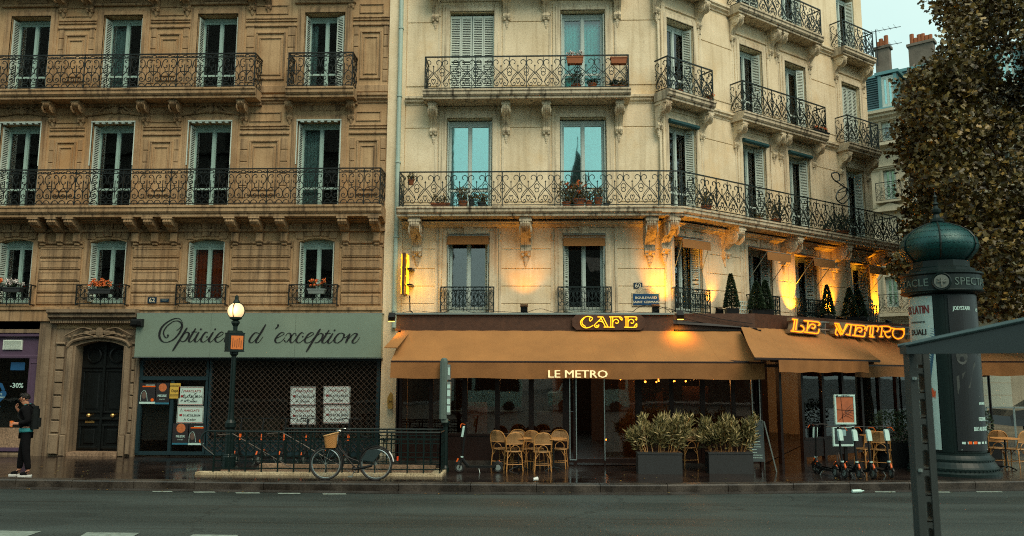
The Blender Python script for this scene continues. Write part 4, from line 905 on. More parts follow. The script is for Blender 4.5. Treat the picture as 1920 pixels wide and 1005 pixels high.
# windows of B
w = window(FA, bB, *B3[0], gz3+.03, 12.40, closed=True, d=.22, shm='shut')
window(FA, bB, *B3[1], gz3+.03, 12.40, pm='glassT', cur=('curtteal', 'full'), ang=(87, 87), d=.24)
window(FA, bB, *B2o[0], gz2+.03, 9.27, pm='glassB', cur=('curt', 'sides'), ang=(87, 87), d=.24)
window(FA, bB, *B2o[1], gz2+.03, 9.27, pm='glassB', cur=('curt', 'sides'), ang=(87, 87), d=.24)
window(FA, bB, *B1o[0], gz1+.04, 5.95, pm='glassA', ang=(87, 70), d=.26, rail_z=0)
window(FA, bB, *B1o[1], gz1+.04, 5.95, pm='glassA', ang=(60, 87), d=.26, rail_z=0)
for i, (a, b) in enumerate(S3):
    window(FB, bB, a, b, gz3+.03, 12.20, pm='glassA', ang=(80, 60), opened=(62 if i != 2 else 25), closed=(i == 3), d=.30)
    w = window(FB, bB, a, b, gz2+.03, 9.18, pm='glassA', ang=(80, 60), d=.30)
    window(FB, bB, a, b, gz4+.03, 15.5, pm='glassA', ang=(80, 60), d=.30)
    if i < 3:
        c = MB(FB); c.tube([(a-.04, .10, 9.20), (b+.04, .10, 9.20)], .065, 8); c.build('rolled_blind', mat('teal_blind_cloth', (.012, .07, .075), .7) if 'teal_blind_cloth' not in bpy.data.materials else bpy.data.materials['teal_blind_cloth'], w)
wnd1 = []
for i, (a, b) in enumerate(S1): wnd1.append(window(FB, bB, a, b, gz1+.04, 5.93, pm='glassA', ang=(84, 60), d=.30, rail_z=0))
for fr, L in ((FA, B1o), (FB, S1)):
    for a, b in L:
        r = MB(fr); z = gz1+.06; railing_run(r, a-.14, b+.14, .16, z, .66, 'W', .20, .010)
        for q in (a-.14, b+.14): r.box(q-.012, q+.012, 0, .16, z, z+.02); r.box(q-.012, q+.012, 0, .16, z+.62, z+.65)
        r.build('window_guard', 'ironB', bB)
# window blinds of the first floor (valance in front, arms on the flank)
def blind(fr, a, b, zt, proj, drop, label):
    t = thing('window_awning', fr.w((a+b)/2, 0, zt-drop), label, 'awning', 'tan blinds over the first floor windows')
    q = MB(fr)
    q.add([(a, .03, zt), (b, .03, zt), (b, proj, zt-drop), (a, proj, zt-drop), (a, .03, zt-.015), (b, .03, zt-.015), (b, proj-.01, zt-drop-.015), (a, proj-.01, zt-drop-.015)], [(0, 1, 2, 3), (4, 5, 6, 7), (0, 1, 5, 4), (2, 3, 7, 6), (0, 3, 7, 4), (1, 2, 6, 5)]); q.build('canopy', 'awn', t)
    q = MB(fr); q.box(a, b, proj-.006, proj+.008, zt-drop-.25, zt-drop); q.build('valance', 'awn', t)
    q = MB(fr); q.tube([(a-.02, .05, zt), (b+.02, .05, zt)], .035, 6); q.tube([(a, proj, zt-drop-.01), (b, proj, zt-drop-.01)], .014, 5)
    for s in (a+.01, b-.01): q.tube([(s, proj, zt-drop-.01), (s, .05, zt-drop-.75)], .012, 5)
    q.build('folding_arms', 'metal', t)
blind(FA, B1o[0][0]+.01, B1o[0][1]-.01, 6.00, .10, .03, 'tan blind with short valance over the first floor window right of the downpipe')
blind(FA, B1o[1][0]+.01, B1o[1][1]-.01, 6.00, .10, .08, 'tan blind over the first floor window above the neon CAFE board')
for i, lab in enumerate(('tan blind over the first floor window next to the street name plate', 'tan projecting blind with arms over the second flank window of the first floor', 'tan projecting blind over the third flank window, above the LE METRO letters', 'tan projecting blind over the last flank window beside the street corner')):
    a, b = S1[i]; blind(FB, a, b, 5.98, .36 if i == 0 else .72, .10 if i == 0 else .22, lab)
# downpipe
t = thing('downpipe', (-3.92, YA-.2, 3.5), 'pale green painted downpipe running up the party pier', 'downpipe')
q = MB(FA); q.tube([(-3.93, .13, 3.45), (-3.93, .13, 17.5)], .062, 10); q.build('pipe', 'pipe', t)
q = MB(FA)
for z in (3.9, 5.9, 8.0, 9.9, 11.9): q.tube([(-3.93, .13, z), (-3.93, .13, z+.05)], .078, 10); q.box(-4.0, -3.86, 0, .13, z+.01, z+.03)
q.build('pipe_clamp', 'pipe', t)
# plates
def plate(name, fr, x0, y0, x1, y1, v, m, label, cat): 
    a, zt = fr.px(x0, y0, v); b, zb = fr.px(x1, y1, v); t = thing(name, fr.w((a+b)/2, v, zb), label, cat); return t, a, b, zb, zt
t, a, b, z0, z1 = plate('house_number_plate', FA, 277.5, 557, 293.5, 568.5, .06, None, 'dark enamel house number plate reading 62 beneath a first floor window', 'house number')
q = MB(FA); q.box(a, b, .058, .072, z0, z1); q.build('enamel_plate', mat('navy_enamel', (.010, .03, .055), .3), t); q = MB(FA); text_mesh(q, '62', (a+b)/2, z0+.03, .17, .073, .004); q.build('digits', 'cream', t)
t, a, b, z0, z1 = plate('small_plaque', FA, 301, 560, 316.5, 566.5, .06, None, 'tiny blue plaque right of the number 62', 'plaque')
q = MB(FA); q.box(a, b, .058, .07, z0, z1); q.build('enamel_plate', bpy.data.materials['navy_enamel'], t); q = MB(FA); q.box(a+.03, b-.03, .071, .074, z0+.055, z0+.07); q.box(a+.06, b-.06, .071, .074, z0+.03, z0+.042); q.build('worn_lettering', 'metal', t)
t, a, b, z0, z1 = plate('house_number_plate', FA, 1188, 530, 1204.5, 541, .03, None, 'dark enamel house number plate reading 60 above the boulevard name', 'house number')
q = MB(FA); q.box(a, b, .026, .04, z0, z1); q.build('enamel_plate', bpy.data.materials['navy_enamel'], t); q = MB(FA); text_mesh(q, '60', (a+b)/2, z0+.025, .17, .042, .004); q.build('digits', 'cream', t)
t, a, b, z0, z1 = plate('street_name_plate', FA, 1184.5, 549, 1237.5, 574.5, .03, None, 'blue enamel street name plate reading BOULEVARD SAINT GERMAIN with arched top', 'street sign')
q = MB(FA); m = (a+b)/2; q.bbox(a, b, .024, .05, z0, z1, .008); q.prism([(m+.27*cos(k*pi/10), z1+.17*sin(k*pi/10)) for k in range(11)], .024, .05); q.build('stone_surround', 'lightstone', t)
q = MB(FA); q.bbox(a+.03, b-.03, .051, .062, z0+.03, z1-.03, .004); q.build('enamel_plate', mat('blue_enamel', (.008, .055, .14), .3), t)
q = MB(FA); text_mesh(q, 'BOULEVARD', m, z0+.20, .088, .063, .004, bold=.03, sx=1.15); text_mesh(q, 'SAINT GERMAIN', m, z0+.085, .088, .063, .004, bold=.03, sx=1.1); q.build('lettering', 'cream', t)
q = MB(FA); q.tube([(m+.16*cos(k*pi/8), .053, z1+.02+.09*sin(k*pi/8)) for k in range(9)], .008, 4); text_mesh(q, '6e Arr', m, z1+.03, .06, .052, .003); q.build('arch_lettering', 'stoneB2', t)

# ================================================================== CAFE terrace, awnings, signs
cf = thing('cafe_terrace', (0, 19.9, 0), 'glazed cafe terrace with dark varnished posts under the tan awnings', 'cafe front')
FV = Frame(0, 19.9, 0); VU = 5.36; OFF = 2.15; s0 = .86
FT = Frame(VU, 19.9, TH)                                # flank glazing line
q = MB(); R1 = [(UR+.65, YA), (UR+.65, 19.86), (VU+.02, 19.86)]; e = FT.w(9.4, .04, 0); R1 += [(e[0], e[1])]; e = FT.w(9.4, -2.4, 0); R1 += [(e[0], e[1]), (3.42, YA+.3)]
q.hprism(R1, 3.32, 3.76); q.build('terrace_roof', 'brownfascia', cf)
q = MB(FV)
q.box(-3.66, 3.34, 0, .09, 3.34, 3.70); q.extru([(.09, 3.70), (.14, 3.71), (.14, 3.75), (0, 3.76), (0, 3.70)], -3.68, 3.34); q.box(-3.68, 3.34, 0, .13, 3.31, 3.345)
q.build('fascia', 'brownfascia', cf)
q = MB(FV); q.box(-3.70, 3.36, .13, .16, 3.72, 3.765); q.build('metal_edge', 'metal', cf); q = MB(FV); q.box(3.36, 5.5, .02, .16, 3.32, 3.35); q.add([(3.34, .05, 3.60), (3.34, -.5, 3.62), (5.4, .0, 3.40), (3.34, .10, 3.50), (5.5, .20, 3.37)], [(0, 2, 4, 3)]); q.build('roof_flashing', 'blackm', cf)
posts = [(745, 753), (804, 811), (866, 876), (928, 937), (991, 1001), (1055, 1067), (1075, 1081), (1132, 1135), (1192, 1204), (1256, 1264), (1314, 1323), (1372, 1380), (1411, 1413), (1424, 1430)]
q = MB(FV); zt = 2.66
for a, b in posts:
    a = FV.px(a, 780, 0)[0]; b = FV.px(b, 780, 0)[0]; q.box(a, b, -.10, 0, .0, zt)
q.box(-3.62, VU, -.12, .02, 2.42, 2.50); q.box(-3.62, VU, -.12, 0, 2.86, 3.34); q.box(-3.62, VU, -.10, -.01, .06, .16)
um = FV.px(1060, 780, 0)[0]; q.box(-3.62, um, -.09, -.02, .16, .70); q.box(-3.62, um, -.10, .015, .70, .76); u9 = FV.px(1192, 780, 0)[0]; q.box(u9, VU, -.09, -.02, .16, .62); q.box(u9, VU, -.10, .015, .62, .68)
q.box(-3.64, -3.56, -1.2, 0, 0, 3.34)
q.build('timber_frame', 'darkwood', cf)
q = MB(FV); q.box(-3.66, um, -.14, .10, 0, .10); q.box(u9, VU, -.14, .06, 0, .07); q.build('stone_plinth', 'kerb', cf)
q = MB(FV); ud0 = FV.px(1082, 780, 0)[0]; ud1 = FV.px(1133, 780, 0)[0]
q.box(-3.6, FV.px(1057, 780, 0)[0], -.06, -.052, .76, 2.86); q.box(ud1, VU, -.06, -.052, .20, 2.86); q.build('pane', 'glassC', cf)
q = MB(FV)                                               # pale metal door edges
for x in (1068.5, 1080.5, 1133.5, 1411, 1425.5):
    u = FV.px(x, 780, 0)[0]; q.box(u-.011, u+.011, -.0, .016, .12, 2.36); q.build('door_edge', 'chrome', cf); q = MB(FV)
u = FV.px(1068.5, 780, 0)[0]; u2 = FV.px(1080.5, 780, 0)[0]; q.box(u, u2, 0, .014, .12, .145); q.build('door_edge', 'chrome', cf)
q = MB(FT)                                               # flank glazing
for k in range(11):
    u = .05+k*.92; q.box(u-.05, u+.05, -.10, 0, 0, 2.9)
q.box(0, 9.4, -.12, .02, 2.42, 2.50); q.box(0, 9.4, -.12, 0, 2.86, 3.34); q.box(1.9, 9.4, -.09, -.02, .10, .55); q.box(1.9, 9.4, -.1, .01, .55, .60); q.build('timber_frame', 'darkwood', cf)
q = MB(FT); q.box(1.95, 9.3, -.06, -.052, .6, 2.86); q.build('pane', 'glassC', cf)
# interior
q = MB(); q.quad((UR, 19.9, .012), (VU, 19.9, .012), (11, 31, .012), (UR, 31, .012)); q.build('cafe_floor', mat('dark_tile_floor', (.035, .022, .016), .3, 0, .2, 2), cf)
q = MB(FV)
for u, v, w, h in ((-2.9, -2.2, .5, 1.9), (-.35, -1.5, .52, 2.35), (.55, -2.6, .4, 2.3), (-1.9, -3.2, .7, 1.4), (3.15, -1.9, .6, 1.75), (2.5, -3, .5, 2.5)): q.box(u-w/2, u+w/2, v-.1, v, 0, h)
q.build('interior_pier', mat('brown_interior_panel', (.12, .065, .04), .6, 0, .2, 3), cf)
q = MB(FV); q.box(2.7, 3.1, -1.4, -1.36, 1.35, 1.85); q.box(3.25, 3.55, -1.4, -1.36, 1.35, 1.85); q.build('menu_board', mat('ochre_board', (.35, .18, .05), .6), cf)
q = MB(FV); q.box(-3.2, 1.0, -4.5, -4.0, 0, 1.1); q.box(3.9, 4.6, -2.1, -2.0, 1.3, 1.9); q.build('counter', 'darkwood', cf)
random.seed(11); q = MB(FV)
for k in range(22):
    u = random.choice((3.2, 3.9, 4.3, 4.6, 4.9))+random.uniform(-.25, .25); q.ball((u, -1.6-random.random()*2.4, 2.0+random.random()*.45), .020+random.random()*.016, 6, m=4)
for u, z in ((-.1, 2.36), (-.02, 2.36), (2.1, 2.1), (5.2, 2.2), (1.7, .55)): q.ball((u, -.9, z), .022, 6, m=4)
lp = q.build('lit_bulbs', 'bulb', cf)
l = bpy.data.lights.new('cafe_lamp', 'POINT'); l.energy = 60; l.color = (1, .55, .22); l.shadow_soft_size = .25; lo = bpy.data.objects.new('cafe_lamp', l); COL.objects.link(lo); lo.parent = cf; lo.location = (4.2, 1.9, 2.3)
l = bpy.data.lights.new('cafe_lamp', 'POINT'); l.energy = 40; l.color = (1, .55, .25); l.shadow_soft_size = .25; lo = bpy.data.objects.new('cafe_lamp', l); COL.objects.link(lo); lo.parent = cf; lo.location = (-.6, 2.4, 2.3)
l = bpy.data.lights.new('cafe_lamp', 'POINT'); l.energy = 40; l.color = (1, .45, .2); l.shadow_soft_size = .25; lo = bpy.data.objects.new('cafe_lamp', l); COL.objects.link(lo); lo.parent = cf; lo.location = (8.6, 5.0, 2.3)

def awning(name, fr, tl, tr, bl, br, zt, zb, vt, vb, drop, label, nu=54, nv=8, sag=.06, val=None, scal=True):
    """sagging canvas sheet from the wall box to the front bar with a hanging valance"""
    t = thing(name, fr.w((bl+br)/2, vb, zb-drop), label, 'awning', None)
    q = MB(fr); vs = []; random.seed(int(abs(bl)*100)+3)
    ph = [random.uniform(0, 6) for _ in range(6)]
    for j in range(nv+1):
        tt = j/nv
        for i in range(nu+1):
            s = i/nu; a = tl+(bl-tl)*tt; b = tr+(br-tr)*tt
            rip = .012*sin(s*17+ph[0])*sin(pi*tt)+.012*sin(s*41+ph[1]+tt*2)*tt-.022*abs(sin(s*pi*3+.3))*sin(pi*tt*.9)*tt+.006*sin(s*97+tt*9)
            vs.append((a+(b-a)*s, vt+(vb-vt)*tt, zt+(zb-zt)*tt-sag*sin(pi*tt)+rip))
    n = nu+1; fs = [(j*n+i, j*n+i+1, (j+1)*n+i+1, (j+1)*n+i) for j in range(nv) for i in range(nu)]
    q.add(vs, fs); q.add([(x, y, z-.012) for x, y, z in vs], fs); q.build('canopy', 'awn', t, smooth=True)
    q = MB(fr)
    for i in range(0, nu+1, max(2, nu//9)): q.tube([(vs[j*n+i][0], vs[j*n+i][1], vs[j*n+i][2]-.001) for j in range(nv+1)], .004, 4)
    q.build('canvas_seams', 'awn', t)
    q = MB(fr); a, b = (bl, br) if val is None else val; vs = []
    for j in range(4):
        for i in range(61):
            s = i/60; vs.append((a+(b-a)*s, vb+.012+.016*sin(s*38+ph[2])*j/3+.010*sin(s*90+ph[3])*j/3, zb-.02-drop*j/3+(.012*sin(s*23+ph[4]) if j == 3 else 0)))
    q.add(vs, [(j*61+i, j*61+i+1, (j+1)*61+i+1, (j+1)*61+i) for j in range(3) for i in range(60)]); q.build('valance', 'awnback', t, smooth=True)
    q = MB(fr); q.tube([(bl, vb-.02, zb-.01), (br, vb-.02, zb-.01)], .035, 8)
    for s in (bl+.25, (bl+br)/2, br-.25): q.tube([(s, vb-.04, zb-.06), (s+.45, (vb+vt)/2, zb-.06), (s, vt+.02, zb-.02)], .022, 5)
    q.build('front_bar', 'darkwood', t); return t
aw = awning('cafe_awning', FV, -3.52, 4.98, -3.53, 5.20, 3.32, 2.52, .12, 1.38, .37, 'long tan canvas awning lettered LE METRO over the front terrace')
q = MB(FV); a0 = FV.px(1024, 700, 1.40); a1 = FV.px(1143, 700, 1.40); text_mesh(q, 'LE METRO', (a0[0]+a1[0])/2, FV.px(1080, 708, 1.40)[1], .25, 1.428, .012, bold=.018, sx=(a1[0]-a0[0])/1.20)
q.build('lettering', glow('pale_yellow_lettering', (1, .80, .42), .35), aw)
q = MB(FV); q.add([(-3.60, .10, 3.28), (-3.30, .10, 3.28), (-3.42, 1.2, 2.85), (-3.74, 1.2, 2.85)], [(0, 1, 2, 3)]); q.add([(-3.60, .10, 3.265), (-3.30, .10, 3.265), (-3.42, 1.2, 2.835), (-3.74, 1.2, 2.835)], [(0, 1, 2, 3)])
q.build('side_flap', 'awn', aw)
# flank awnings
FL = FT
def sT(x, y, v): return FL.px(x, y, v)
a_tl = sT(1375, 612, .05); a_bl = sT(1417, 672, 1.55); a_br = sT(1650, 672, 1.55)
awning('cafe_awning', FL, -.55, 4.1, a_bl[0], a_br[0], 3.40, a_bl[1], .05, 1.55, .28, 'tan canvas awning just right of the lettered one, with a short hanging valance', val=(sT(1460, 680, 1.56)[0], sT(1628, 680, 1.56)[0]))
c_l = sT(1600, 683, 1.3); c_r = sT(1735, 683, 1.3)
awning('cafe_awning', FL, 2.4, 9.6, c_l[0], 9.2, 3.36, c_l[1]-.02, .05, 1.3, .28, 'tan canvas awning under the big neon LE METRO letters, running behind the kiosk')
# right-most brown awning beyond the kiosk
FR_ = Frame(14.1, 23.5, radians(-3))
awning('cafe_awning', FR_, -2.2, 1.6, -2.4, 1.9, 3.05, 2.62, -1.4, .2, .38, 'dark tan awning seen through the gap right of the kiosk')
q = MB(FR_)
for u in (-2.2, -.4, 1.6): q.tube([(u, -1.3, 0), (u, -1.3, 3.05)], .04, 6)
q.tube([(-2.3, -1.3, 3.1), (-.2, -1.2, 3.05), (.6, .1, 2.9), (3.5, .2, 2.8)], .06, 6)
tag(q.build('awning_frame', 'darkwood'), 'dark timber posts carrying the awning right of the kiosk', 'awning frame')

def neon(mb, strokes, ox, oy, sc, fr, v, r, n=5):
    for st in strokes:
        P = [fr.px(ox+p.x/sc, oy+p.y/sc, v) for p in (catmull(st, 5) if len(st) > 2 else [Vector((a[0], a[1], 0)) for a in st])]
        mb.tube([(u, v, z) for u, z in P], r, n)
t = thing('neon_sign', FV.w(2.0, .2, 3.35), 'neon sign reading CAFE in yellow tubes on a rounded rusty brown board', 'sign')
a = FV.px(1073, 600, .2)[0]; b = FV.px(1209, 600, .2)[0]; za = FV.px(1140, 618.5, .2)[1]; zb = FV.px(1140, 590, .2)[1]; c = .10
q = MB(FV); q.prism([(a+c, za), (b-c, za), (b, za+c), (b, zb-c), (b-c, zb), (a+c, zb), (a, zb-c), (a, za+c)], .14, .20); q.build('sign_board', 'brownfascia', t)
CAFE = [[(332, 240), (310, 212), (230, 195), (150, 225), (95, 290), (95, 350), (140, 405), (210, 425), (290, 405), (345, 370)], [(165, 225), (120, 290), (130, 350), (190, 398)], [(332, 240), (285, 290), (270, 250), (285, 215)],
        [(505, 210), (470, 265), (400, 330), (370, 370), (385, 410), (425, 417), (455, 390), (455, 355)], [(430, 205), (540, 205)], [(540, 205), (640, 405)], [(500, 225), (590, 405)], [(555, 408), (655, 408)], [(440, 290), (490, 290), (550, 315)], [(400, 370), (420, 390), (445, 375)],
        [(665, 205), (880, 205), (920, 235), (920, 270), (890, 250), (870, 215)], [(697, 210), (697, 405)], [(735, 210), (735, 405)], [(660, 410), (768, 410)], [(738, 310), (765, 265), (810, 252), (850, 285), (840, 325), (805, 335), (795, 315)],
        [(965, 205), (1190, 205), (1215, 240), (1208, 270), (1180, 245)], [(1000, 210), (1000, 405)], [(1040, 210), (1040, 405)], [(965, 410), (1190, 410), (1215, 370), (1212, 340), (1185, 370), (1160, 405)], [(1043, 310), (1070, 265), (1115, 252), (1155, 285), (1145, 325), (1110, 335), (1098, 315)]]
q = MB(FV); neon(q, CAFE, 1080, 575, 10.667, FV, .225, .0105); q.build('neon_tube', 'neon', t)
t = thing('neon_sign', FL.w(5, .1, 3.3), 'large LE METRO channel letters outlined in orange neon above the flank awnings', 'sign')
LM = [[[(125, 108), (200, 116)], [(162, 115), (135, 275)], [(195, 120), (175, 270)], [(105, 285), (180, 292), (265, 300), (298, 262), (285, 220), (250, 203)]],
      [[(300, 130), (440, 142), (525, 158), (535, 190), (512, 200)], [(362, 140), (343, 290)], [(305, 300), (400, 312), (500, 322), (520, 290), (525, 255)], [(362, 245), (395, 195), (435, 182), (468, 210), (445, 250), (420, 238)]],
      [[(760, 170), (822, 176)], [(800, 180), (868, 340)], [(768, 192), (850, 345)], [(868, 342), (955, 188)], [(822, 176), (880, 290), (935, 182)], [(792, 235), (772, 320), (800, 346)], [(940, 182), (1028, 190)], [(1008, 195), (985, 335)], [(930, 335), (990, 348)]],
      [[(1040, 195), (1130, 200), (1195, 208), (1220, 235), (1205, 260)], [(1078, 205), (1060, 345)], [(1025, 350), (1110, 360), (1195, 368), (1210, 335), (1215, 298)], [(1075, 285), (1105, 240), (1145, 235), (1168, 265), (1148, 300), (1125, 290)]],
      [[(1235, 285), (1248, 228), (1270, 212), (1400, 216), (1412, 250), (1395, 295)], [(1340, 222), (1325, 370)], [(1300, 220), (1288, 335), (1310, 345)], [(1280, 370), (1350, 376)]],
      [[(1430, 215), (1560, 215), (1600, 245), (1580, 288), (1515, 300), (1490, 282)], [(1470, 225), (1455, 368)], [(1430, 370), (1482, 370)], [(1512, 302), (1525, 350), (1560, 382), (1592, 368)]],
      [[(1660, 252), (1630, 300), (1640, 360), (1700, 402), (1770, 382), (1802, 320), (1790, 272), (1740, 256), (1660, 252)], [(1608, 240), (1665, 250)], [(1740, 256), (1800, 248), (1795, 280)]]]
for L in LM:
    q = MB(FL); neon(q, L, 1470, 585, 8, FL, .42, .016)
    if L is LM[0]: pass
    bq = MB(FL)
    for st in L:
        P = [FL.px(1470+p.x/8, 585+p.y/8, .38) for p in (catmull(st, 3) if len(st) > 2 else [Vector((a[0], a[1], 0)) for a in st])]
        for (u, z), (u2, z2) in zip(P, P[1:]):
            d = Vector((u2-u, z2-z)); 
            if d.length < 1e-5: continue
            nn = Vector((-d.y, d.x)).normalized()*.045; dd = d.normalized()*.03
            a1, a2, a3, a4 = (u-dd.x+nn.x, z-dd.y+nn.y), (u2+dd.x+nn.x, z2+dd.y+nn.y), (u2+dd.x-nn.x, z2+dd.y-nn.y), (u-dd.x-nn.x, z-dd.y-nn.y); bq.prism([a1, a2, a3, a4], .24+random.random()*.01, .395+random.random()*.01)
    lo = bq.build('channel_letter', mat('tan_letter_metal', (.30, .20, .11), .5, .2) if 'tan_letter_metal' not in bpy.data.materials else bpy.data.materials['tan_letter_metal'], t); q.build('neon_tube', 'neonor', lo)
q = MB(FL)
for z in (3.42, 3.62): q.box(1.2, 9.4, .20, .24, z, z+.035)
for k in range(12): q.box(1.3+k*.7, 1.33+k*.7, .10, .22, 3.3, 3.66)
q.build('mounting_rack', 'metal', t)
# vertical neon blade sign by the downpipe
t = thing('neon_sign', (-3.62, YA-.4, 4.2), 'narrow vertical neon sign seen edge-on beside the downpipe, glowing yellow', 'sign')
q = MB(FA); q.box(-3.66, -3.60, .12, .62, 4.30, 5.42); q.build('sign_case', 'brownfascia', t)
q = MB(FA)
for x, o in ((-3.70, 0), (-3.56, 0)):
    for v in (.20, .33, .47): q.tube(catmull([(x, v+.035*sin(kk*1.9+v*20), 4.34+kk*.118) for kk in range(10)], 3), .015, 5)
    for z in (4.5, 4.72, 4.95, 5.2): q.tube([(x, .2, z), (x, .6, z+.08)], .012, 5)
q.build('neon_tube', 'neon', t)
q = MB(FA); q.box(-3.66, -3.42, .05, .5, 4.98, 5.03); q.box(-3.66, -3.42, .05, .5, 4.55, 4.60); q.tube([(-3.5, .3, 4.3), (-3.48, .3, 3.9), (-3.35, .4, 3.8)], .018, 5); q.build('bracket_arm', 'blackm', t)
l = bpy.data.lights.new('neon_glow', 'POINT'); l.energy = 16; l.color = (1, .50, .04); l.shadow_soft_size = .3; lo = bpy.data.objects.new('neon_glow', l); COL.objects.link(lo); lo.parent = t; lo.location = (.12, -.05, .35)

# ================================================================== spotlights on the cafe roof
def spot(fr, u, v, z, label, pw=35, up=True, ang=95, yaw=0, col=(1, .37, .012)):
    t = thing('spotlight', fr.w(u, v, z), label, 'floodlight', 'floodlights on the cafe fascia')
    q = MB(fr); 
    if up:
        q.extru([(v-.06, z+.10), (v+.07, z+.06), (v+.09, z+.24), (v-.02, z+.30)], u-.09, u+.09); q.box(u-.05, u+.05, v-.04, v+.04, z, z+.10); q.extru([(v-.04, z+.29), (v+.10, z+.23), (v+.11, z+.25), (v-.03, z+.315)], u-.10, u+.10)
        for k in range(4): q.box(u-.085, u+.085, v+.075+.003*k, v+.10+.003*k, z+.09+.035*k, z+.10+.035*k)
        q.build('lamp_housing', 'blackm', t)
        l = bpy.data.lights.new('flood_beam', 'SPOT'); l.energy = pw; l.color = col; l.spot_size = radians(ang); l.spot_blend = .9; l.shadow_soft_size = .05
        lo = bpy.data.objects.new('flood_beam', l); COL.objects.link(lo); lo.parent = t
        p0 = Vector(fr.w(u, v, z)); p = Vector(fr.w(u, v-.03, z+.36)); aim = Vector(fr.w(u+yaw, v-.42, z+1.0)); lo.location = p-p0; lo.rotation_euler = (aim-p).to_track_quat('-Z', 'Y').to_euler()
    else:
        q.extru([(v+.30, z+.02), (v+.42, z-.08), (v+.48, z+.02), (v+.38, z+.14)], u-.08, u+.08); q.tube([(u, v, z), (u, v+.36, z+.06)], .018, 5); q.build('lamp_housing', 'blackm', t)
        q = MB(fr); q.extru([(v+.295, z+.005), (v+.415, z-.095), (v+.425, z-.085), (v+.305, z+.015)], u-.07, u+.07); q.build('lit_lens', 'lampwarm', t)
        l = bpy.data.lights.new('flood_beam', 'SPOT'); l.energy = pw; l.color = col; l.spot_size = radians(ang); l.spot_blend = .9; l.shadow_soft_size = .05
        lo = bpy.data.objects.new('flood_beam', l); COL.objects.link(lo); lo.parent = t
        p0 = Vector(fr.w(u, v, z)); p = Vector(fr.w(u, v+.35, z-.12)); aim = Vector(fr.w(u, v+.15, z-.7)); lo.location = p-p0; lo.rotation_euler = (aim-p).to_track_quat('-Z', 'Y').to_euler()
spot(FA, -.42, .75, 3.72, 'black floodlight between the two left cafe windows, throwing light up the wall', 36, ang=80)
spot(FA, 2.98, .75, 3.72, 'black floodlight in front of the boulevard name plate', 125, yaw=.35)
q = FV.px(1272, 590, .2); spot(FV, q[0], .05, q[1]-.05, 'tilted floodlight with glowing lens at the corner, right of the neon CAFE board', 40, up=False, ang=120)
q = FV.px(735, 604, .4); spot(FV, q[0], .05, q[1]+.1, 'small floodlight with glowing lens left of the awning, on the party pier', 10, up=False, ang=120)
for x, pw, lab in ((1500, 230, 'black floodlight before the orange lit pier left of the LE METRO letter L'), (1572, 165, 'black floodlight behind the cone shrubs above the LE METRO letter M'), (1348, 40, 'low floodlight hidden left of the single cone shrub')):
    q = FB.px(x, 590, .35); spot(FB, q[0], .35, 3.76, lab, pw, ang=80)
spot(FB, 9.98, .45, 3.76, 'floodlight at the far end of the flank wall, lighting the last pier', 200, ang=80)

# ================================================================== foliage helpers
def rdir():
    while True:
        v = Vector((random.uniform(-1, 1), random.uniform(-1, 1), random.uniform(-1, 1)))
        if .05 < v.length < 1: return v.normalized()
def cloud(mb, c, rad, n, L, w, shell=.45, upb=.3, lo=0, hi=1):
    for _ in range(n):
        d = rdir(); k = (shell+(1-shell)*random.random()**.6); p = Vector((c[0]+d.x*rad[0]*k, c[1]+d.y*rad[1]*k, c[2]+d.z*rad[2]*k))
        mb.cur = random.uniform(lo, hi); dd = (d+rdir()*.9+Vector((0, 0, upb))).normalized(); mb.leaf(p, L*random.uniform(.7, 1.25), w*random.uniform(.7, 1.2), dd, rdir())
def topiary(fr, u, v, z, h, r, label, box=True):
    P = fr.w(u, v, z); t = thing('cone_shrub', P, label, 'shrub', 'clipped cone shrubs on the cafe roof'); x, y = P[0], P[1]
    q = MB(); s = .17
    q.add([(x+a*k, y+b*k, zz) for zz, k in ((z, .9), (z+.26, 1.0)) for a, b in ((-s, -s), (s, -s), (s, s), (-s, s))], [(0, 1, 2, 3), (4, 5, 6, 7), (0, 1, 5, 4), (1, 2, 6, 5), (2, 3, 7, 6), (3, 0, 4, 7)]); q.build('planter_box', 'blackm', t)
    q = MB(); q.tube([(x, y, z+.2), (x, y, z+h*.7)], .02, 5); q.build('stem', 'soil', t)
    q = MB(); 
    for i in range(int(2800*h)):
        k = random.random()**1.3; rr = r*(1-k)**.75*(.75+.3*random.random()); a = random.uniform(0, 2*pi); q.cur = random.random()
        p = Vector((x+rr*cos(a), y+rr*sin(a), z+.30+k*(h-.30))); d = Vector((cos(a), sin(a), random.uniform(-.2, 1))); q.leaf(p, .055, .03, (d+rdir()*.6), rdir())
    q.build('foliage', 'leafdark', t)
for x, v, h, r_, lab in ((1372, .55, 1.22, .20, 'single clipped cone shrub left of the second flank window'), (1419, .60, 1.08, .23, 'left cone shrub of the pair before the second flank window'), (1436, .65, 1.12, .22, 'right cone shrub of the pair before the second flank window'),
                      (1552, .55, 1.20, .20, 'slim cone shrub left of the orange glow behind the letter M'), (1594, .6, 1.18, .24, 'left cone shrub of the pair before the last flank window'), (1611, .6, 1.15, .22, 'right cone shrub of the pair, nearest the street corner')):
    topiary(FB, FB.px(x, 580, v)[0], v, 3.78, h, r_, lab)
t = thing('garden_trellis', FB.w(2.75, .4, 3.78), 'small orange lit trellis panel beside the single cone shrub', 'trellis')
q = MB(FB); a = FB.px(1384, 580, .4)[0]; 
for k in range(5): q.box(a+.10*k, a+.10*k+.022, .38, .40, 3.78, 4.30); q.box(a, a+.42, .402, .42, 3.82+.11*k, 3.842+.11*k)
q.build('lattice', 'white', t); q = MB(FB); q.box(a+.46, a+.62, .36, .40, 3.78, 4.28); q.build('side_panel', 'metal', t)
